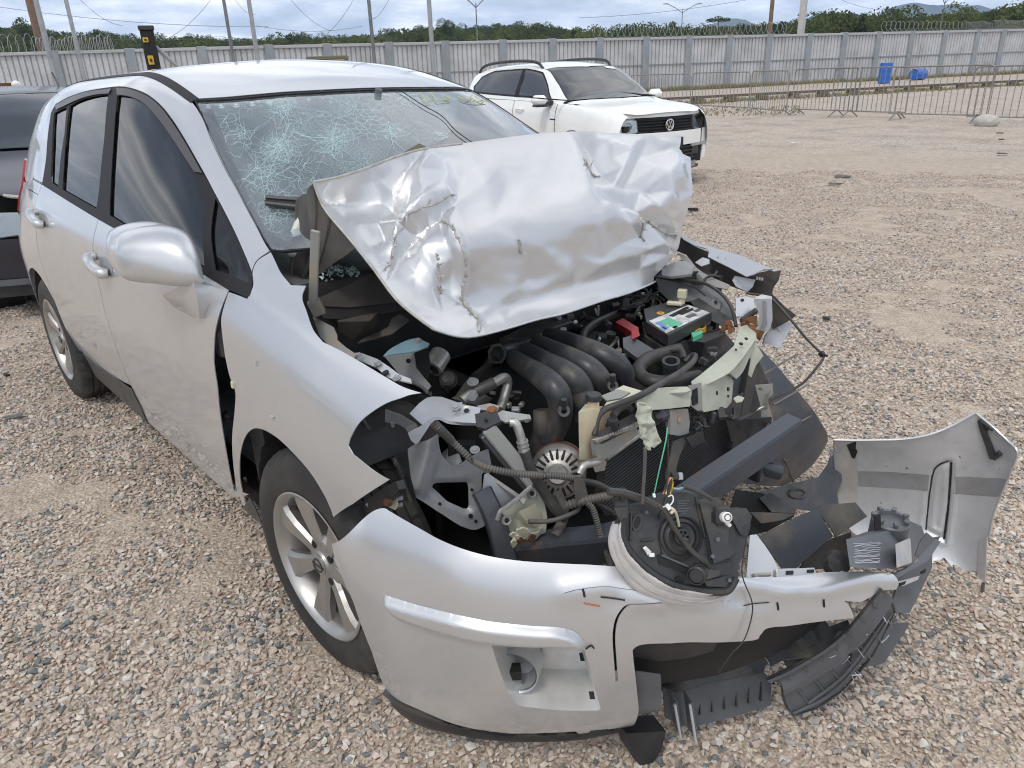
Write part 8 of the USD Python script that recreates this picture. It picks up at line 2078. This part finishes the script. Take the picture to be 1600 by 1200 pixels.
part("slot_seam",tube(on_d([(1486,724),(1484,760),(1481,795),(1475,842)],.003),.003,5,4),"black_plastic",dfp)
part("slot_lip",tube(on_d([(1490,722),(1488,760),(1485,800),(1479,848)],.002),.003,5,4),"silver_paint",dfp)
part("panel_hem",tube(on_d([(1303,687),(1340,688),(1380,688),(1412,686.5),(1450,679.5),(1487,665.5),(1524,645.5)],.0),.0035,6,4),"silver_paint",dfp)
part("panel_hem",tube(on_d([(1525,646),(1552,669),(1575,691),(1589,707),(1581,731),(1569,762),(1555,800),(1546,840)],.0),.0035,6,4),"silver_paint",dfp)
part("paint_band",panel(DS,DS.poly([(1306,735),(1340,736),(1400,738),(1452,741.5),(1450,767),(1400,763),(1340,759.5),(1307,758)]),.0008,.012,disp=lambda v,n,ab: df_disp(v,n,ab) + .0009),"apron_grey",dfp)
part("paint_band",panel(DS,DS.poly([(1490,744),(1540,747),(1572,749),(1564,776),(1530,774),(1488,770)]),.0008,.012,disp=lambda v,n,ab: df_disp(v,n,ab) + .0009),"apron_grey",dfp)
part("overlap_sheet",panel(DS,DS.poly([(1303,690),(1341,690),(1340,782),(1312,800),(1307,782)]),.001,.012,disp=lambda v,n,ab: df_disp(v,n,ab) + .0016),"silver_dusty",dfp)
part("tape_scrap",panel(DS,DS.poly([(1323,694),(1338,689),(1337,700),(1340,704),(1336,716),(1331,714)]),.001,.008,disp=lambda v,n,ab: df_disp(v,n,ab) + .003),"pure_black",dfp)
P = on_d([(1531,656),(1538,675),(1546,695),(1553,715),(1560,712),(1564,707),(1552,672),(1545,668)],.004)
clp = part("plastic_clip",cat(tube(P[:4],[.006,.009,.010,.011],7,4),tube(P[[3,5]],.008,7),tube(P[[1,7]],.005,6),tube(P[[0,6]],.004,6)),"black_plastic",DF)
part("end_lip",hull(list(on_d([(1533,842),(1546,838),(1543,872),(1541,911),(1528,907)],.004)) + list(on_d([(1533,842),(1546,838),(1543,872),(1541,911),(1528,907)],.0065))),"silver_paint",DF)
part("lip_tip",hull(list(on_d([(1534,910),(1541,911),(1537,920)],.006)) + list(W3([(1534,931,.004),(1538,926,.004),(1536,916,.03)],"z"))),"black_plastic",DF)
part("wire_clip",cat(tube(W3([(1293,700,.60),(1300,712,.60),(1298,704,.60),(1311,706,.60)],"y"),.0028,5,4),tube(W3([(1296,716,.60),(1302,706,.60),(1306,700,.60)],"y"),.0025,5,4)),"galvanised",DF)
for (u,v) in ((1316,717),(1386,729),(1416,731),(1376,785),(1500,715),(1562,733),(1506,730)):
    p = on_d([(u,v)],.0005)[0]; part("dirt_spot",hull(p + rg.normal(0,.0018,(6,3))),"black_plastic",dfp)
pl("torn_flange",S((1430,868),(1436,850),(1448,832),(1458,840),(1470,838),(1462,850),(1450,864),(1442,878)),(1448,855,"z",.47 - .1),(.8,-.5,.4),.003,"grey_plastic",DF)

# ------------------------------------------------------------------ right headlamp hanging by its wires on the bumper
HLN = np.array([.74,-.46,.50]); HLN /= np.linalg.norm(HLN)
_b = BUMP_S.hit([(1072,942),(1000,915)]); _b = BUMP_S(_b[:,0],_b[:,1]); _b = _b + (EYE - _b) / np.linalg.norm(EYE - _b,axis=1)[:,None] * .035
H0 = min((onp(1062,840,q_,HLN) for q_ in _b),key=lambda h: np.linalg.norm(h - EYE))
HL = thing("loose_headlamp","torn-out headlamp lying face down on the bumper, black back with round cover","headlamp",H0)
def hp(u,v,d=0.0):
    return onp(u,v,H0 + HLN * d,HLN)
def hpl(name,px,d,th,m,parent=None,holes=()):
    return part(name,plate(px,H0 + HLN * d,HLN,th,holes),m,parent or HL)
hous = S((981,790),(1004,787),[(1020,780),(1040,771),(1060,769),(1084,770)],(1095,786),(1122,777),(1135,796),(1166,794),(1175,806),(1168,838),(1166,855),(1157,877),(1153,905),(1140,926),[(1105,922),(1050,910),(1012,884),(982,852)],(974,818))
hb = hpl("lamp_back",hous,0,.05,"dark_plastic")
rimo = [(956,822),(951,850),(962,883),(990,919),(1030,937.5),(1075,947),(1112,944),(1137,930),(1152,907)]
rimi = [(974,812),(972,835),(984,862),(1014,892),(1050,913),(1090,922),(1118,925),(1138,922),(1150,903)]
RS = Surf(np.array([[hp(*a,.012) for a in rimi],[hp(a[0] * .55 + b[0] * .45,a[1] * .55 + b[1] * .45,.010) for a,b in zip(rimi,rimo)],[hp(*b,-.02) for b in rimo],[hp(b[0] + 4,b[1] - 6,-.07) for b in rimo]]),spl=2)
ln_ = part("lamp_lens",panel(RS,polygon([(0,0),(1,0),(1,1),(0,1)]),.004,.008,disp=lambda v,n,ab: .003 * np.sin(ab[:,0] * 14) + .004 * (meshkit.fbm(v * 40,2) - .5),out=HLN),"lens_frost",HL,smooth=30)
part("lens_seal",tube([hp(*a,.012) for a in rimi],.0075,7,4),"black_plastic",hb)
for f_ in (.35,.7):
    part("lens_groove",tube([hp(a[0] * (1 - f_) + b[0] * f_,a[1] * (1 - f_) + b[1] * f_,.0145 - .012 * f_) for a,b in zip(rimi,rimo)][1:-1],.0012,5,4),"silver_edge",ln_)
for k in range(6):
    u = 1085 + k * 10; part("broken_lens_edge",hull([hp(u,938 + rg.uniform(-2,3),-.01),hp(u + 9,936 + rg.uniform(-2,3),-.01),hp(u + 4,948 + rg.uniform(-3,3) - k * 1.6,-.02),hp(u + 3,940,-.02)]),"lens_frost",ln_)
c = hp(1062,838); px_ = np.linalg.norm(hp(1063,838) - c)
cov = part("round_cover",lathe([(34 * px_,0),(33 * px_,.010),(30 * px_,.013),(28 * px_,.009),(26 * px_,.013),(22 * px_,.016),(20 * px_,.010),(13 * px_,.008),(12 * px_,.016),(9 * px_,.017),(8 * px_,.010),(.0001,.010)],c,HLN,44),"black_plastic",hb,smooth=30)
for k in range(6):
    a = k * math.pi / 3; HF = frame(HLN); d = HF[:,0] * math.cos(a) + HF[:,1] * math.sin(a)
    part("cover_tooth",bar(c + d * 3 * px_ + HLN * .013,c + d * 9 * px_ + HLN * .015,.004,.006,HLN),"dark_plastic",cov)
hpl("cover_tab",[(1030,845),(1036,868),(1068,876),(1080,862)],.006,.008,"black_plastic",hb)
hpl("back_slot",[(1027,868),(1033,866),(1074,884),(1074,896),(1030,882)],.003,.004,"pure_black",hb)
hpl("slot_edge",[(1034,866),(1076,884),(1076,887),(1034,869)],.007,.006,"grey_plastic",hb)
for (u,v,a) in ((996,816,0.25),(1155,806,-.35)):
    g = circ_px(u,v,7.5,14,18,a); gi_ = circ_px(u,v,4.5,10.5,18,a)
    hpl("oval_boss",g,.006,.008,"dark_plastic",hb); hpl("oval_hole",gi_,.0075,.004,"pure_black",hb)
hpl("side_bay",[(1094,788),(1122,779),(1140,800),(1138,850),(1150,860),(1140,872),(1115,880),(1108,842)],.014,.02,"dark_plastic",hb)
hpl("side_bay",[(1137,797),(1166,795),(1174,808),(1167,838),(1158,836),(1146,815)],.010,.02,"dark_plastic",hb)
hpl("bay_shadow",[(1112,800),(1122,798),(1124,820),(1112,816)],.0155,.003,"pure_black",hb)
part("adjuster_box",box(hp(1126,806,.02),(20 * px_,26 * px_,.02),frame(HLN,RGT),.003),"black_plastic",hb)
part("white_adjuster",cat(lathe([(8 * px_,0),(8 * px_,.012),(6.5 * px_,.014),(.0001,.014)],hp(1132,808,.03),HLN,20),bar(hp(1134,815,.035),hp(1141,822,.03),.007,.008,HLN,.002)),"white_plastic",hb)
part("adjuster_ring",lathe([(4 * px_,.0146),(5.2 * px_,.0156),(5.6 * px_,.0146)],hp(1132,808,.03),HLN,18),"grey_plastic",hb)
part("white_clip",cat(hull([hp(1004,856,.012),hp(1009,853,.012),(hp(1018,862,.012)),hp(1012,868,.012),hp(1010,860,.018)]),box(hp(1018,867,.012),(8 * px_,6 * px_,.008),frame(HLN,RGT),.001)),"white_plastic",hb)
part("bulb_socket",cat(cyl(hp(1098,890,.0),hp(1088,900,.04),.013,18),lathe([(.014,0),(.017,.002),(.017,.010),(.014,.012)],hp(1090,898,.034),hp(1088,900,.04) - hp(1098,890,0),18)),"black_plastic",hb)
for k in range(3):
    part("socket_fin",lathe([(.0125,0),(.0155,.001),(.0155,.004),(.0125,.005)],hp(1094 - k * 2.4,894 + k * 2.6,.012 + k * .008),hp(1088,900,.04) - hp(1098,890,0),18),"dark_plastic",hb)
hpl("socket_arm",[(1098,888),(1126,892),(1124,900),(1104,906)],.02,.01,"dark_plastic",hb)
hpl("lower_ledge",[(1100,908),(1136,900),(1150,903),(1140,918),(1104,916)],.012,.012,"dark_plastic",hb)
hpl("key_hole",circ_px(1062,905,7,4,12,.3),.004,.003,"pure_black",hb)
for a,b in (((1096,790),(1110,880)),((1042,775),(1030,810)),((1086,775),(1100,840)),((986,800),(984,845)),((1110,880),(1140,874)),((1000,845),(1020,842)),((1112,856),(1128,850))):
    part("back_rib",bar(hp(*a,.001),hp(*b,.001),.004,.010,HLN,.001),"dark_plastic",hb)
for k in range(7):
    part("moulded_text",bar(hp(1058 + k % 2,783 + k * 4,.0006),hp(1078 - (k % 3) * 3,782 + k * 4,.0006),.0016,.001,HLN),"grey_plastic",hb)
for (u,v,s) in ((1108,868,3),(1116,842,3.5),(1150,880,2.5),(1148,890,2.5),(1134,905,3),(1006,800,2.5)):
    part("screw",lathe([(s * px_,.014),(s * px_,.018),(.0001,.018)],hp(u,v),HLN,10),"grey_plastic",hb)
# connector block
cn = np.stack([RGT,UPV,np.cross(RGT,UPV)],1)
co = thing("wire_connector","black four-cell plug on the harness above the loose headlamp's left corner","connector",hp(967,780,.03))
part("plug_body",box(hp(970,784,.03),(20 * px_,38 * px_,.024),cn @ rot((0,0,1),.1),.002),"black_plastic",co)
for (dx,dy) in ((-4.5,-12),(4.5,-12),(-4.5,-3),(4.5,-3)):
    part("plug_cell",box(hp(968 + dx,776 + dy + 6,.046),(7 * px_,7 * px_,.006),cn @ rot((0,0,1),.1),.001),"pure_black",co)
part("plug_latch",hull([hp(960,794,.045),hp(982,791,.045),hp(980,808,.04),(hp(968,812,.04)),hp(962,800,.03),hp(980,800,.03)]),"dark_plastic",co)
# harness
hr_ = thing("wiring_harness","tangle of black and grey loose wires reaching from the engine bay over the loose headlamp","wiring",hp(1040,790,.03))
def wz(name,pts,r,m,corr=None):
    P = np.array([hp(u,v,d) for u,v,d in pts])
    part(name,tube(P,r,7,6),m,hr_)
wz("thick_cable",[(950,768,.05),(975,771,.045),(1000,779,.04),(1026,791,.035)],.0075,"hose_black")
wz("cable",[(1030,790,.04),(1040,800,.04),(1058,832,.035),(1080,860,.03),(1098,876,.035),(1106,882,.03)],.0048,"hose_black")
wz("copper_core",[(1024,789,.037),(1030,791,.037),(1032,794,.037)],.004,"orange_mark")
wz("white_wire",[(1046,792,.04),(1054,798,.045),(1058,808,.03),(1061,822,.015)],.0026,"clip_cream")
wz("white_wire",[(1036,792,.05),(1046,790,.05),(1052,782,.05),(1050,774,.05),(1044,776,.05)],.0013,"white_plastic")
wz("cable",[(1008,700,.10),(1007,735,.08),(1005,765,.06),(1004,786,.045)],.0032,"hose_grey")
wz("thin_wire",[(1043,668,.10),(1040,690,.10),(1030,735,.08),(1022,772,.05)],.0012,"green_print")
wz("thin_wire",[(1041,660,.10),(1044,700,.09),(1043,740,.07),(1040,770,.05)],.0014,"hose_black")
wz("cable",[(1066,760,.05),(1080,764,.05),(1098,772,.045),(1112,780,.035)],.0042,"hose_black")
wz("teal_wire",[(1052,763,.055),(1060,764,.055),(1067,762,.052)],.0022,"teal_paint")
for k in range(7):
    wz("frayed_wire",[(1036 + k * 2.2,772,.05),(1040 + k * 2 + rg.normal(0,2),758,.055),(1046 + k * 1.8 + rg.normal(0,3),746,.06)],.0016,("orange_mark","hose_black","clip_cream","hose_black","hose_black","yellow_paint","hose_black")[k])
for (u,v,s,m) in ((1054,742,9,"black_plastic"),(1063,744,7,"galvanised"),(1046,748,7,"black_plastic"),(1022,774,4,"white_plastic"),(1044,792,6,"white_plastic"),(1050,800,4,"clip_cream")):
    part("plug",box(hp(u,v,.055),(s * 1.5 * px_,s * px_,s * px_),cn @ rot((0,0,1),u * .3),s * px_ * .15),m,hr_)
loose = np.array([hp(1172,820,.02),hp(1166,845,.02),hp(1162,868,.025),hp(1160,900,.035),*on_b([(1168,938),(1167,962),(1156,994),(1138,1014),(1119,1042)],.012)])
part("hanging_wire",tube(loose,.0013,5,6),"hose_black",hr_)
# wiper on the cracked screen
ab = SHELL.hit([(418,314),(470,318),(418,323),(470,329)]); P = SHELL(ab[:,0],ab[:,1]); N_ = SHELL.normal(ab[:,0],ab[:,1]); N_ *= np.sign(np.einsum("ij,ij->i",N_,EYE - P))[:,None]; P = P + N_ * .012
part("wiper_blade",cat(tube(P[:2],.007,7),tube(P[2:],.007,7),bar((P[0] + P[2]) / 2,(P[1] + P[3]) / 2,.02,.004)),"black_plastic",HB)
# clips and hinges seen in the gap between door and fender
for (u,v) in ((344,526),(347,545)):
    part("door_hinge",box(on(u,v,"y",-.80),(.03,.02,.045),None,.006),"apron_dirty",HB)
hole(350,588,"y",-.765,(0,-1,0),.005)
part("hinge_boss",lathe([(.0001,.012),(.016,.012),(.02,0)],on(355,650,"y",-.775),(0,-1,0),14),"dark_plastic",HB)
part("hinge_pillar",box((-.40,-.755,.66),(.10,.02,.62)),"black_plastic",HB)
for (u,v,w,h) in ((365,601,7,12),(427,651,8,5),(401,567,2,9)):
    ab = SHELL.hit([(u,v)]); p = SHELL(ab[:,0],ab[:,1])[0]; n_ = SHELL.normal(ab[:,0],ab[:,1])[0]; n_ *= np.sign(n_ @ (EYE - p))
    part("fender_clip",box(p + n_ * .002,(w * .0016,h * .0016,.008),frame(n_,RGT),.002),"clip_cream" if w == 7 else "silver_edge",HB)
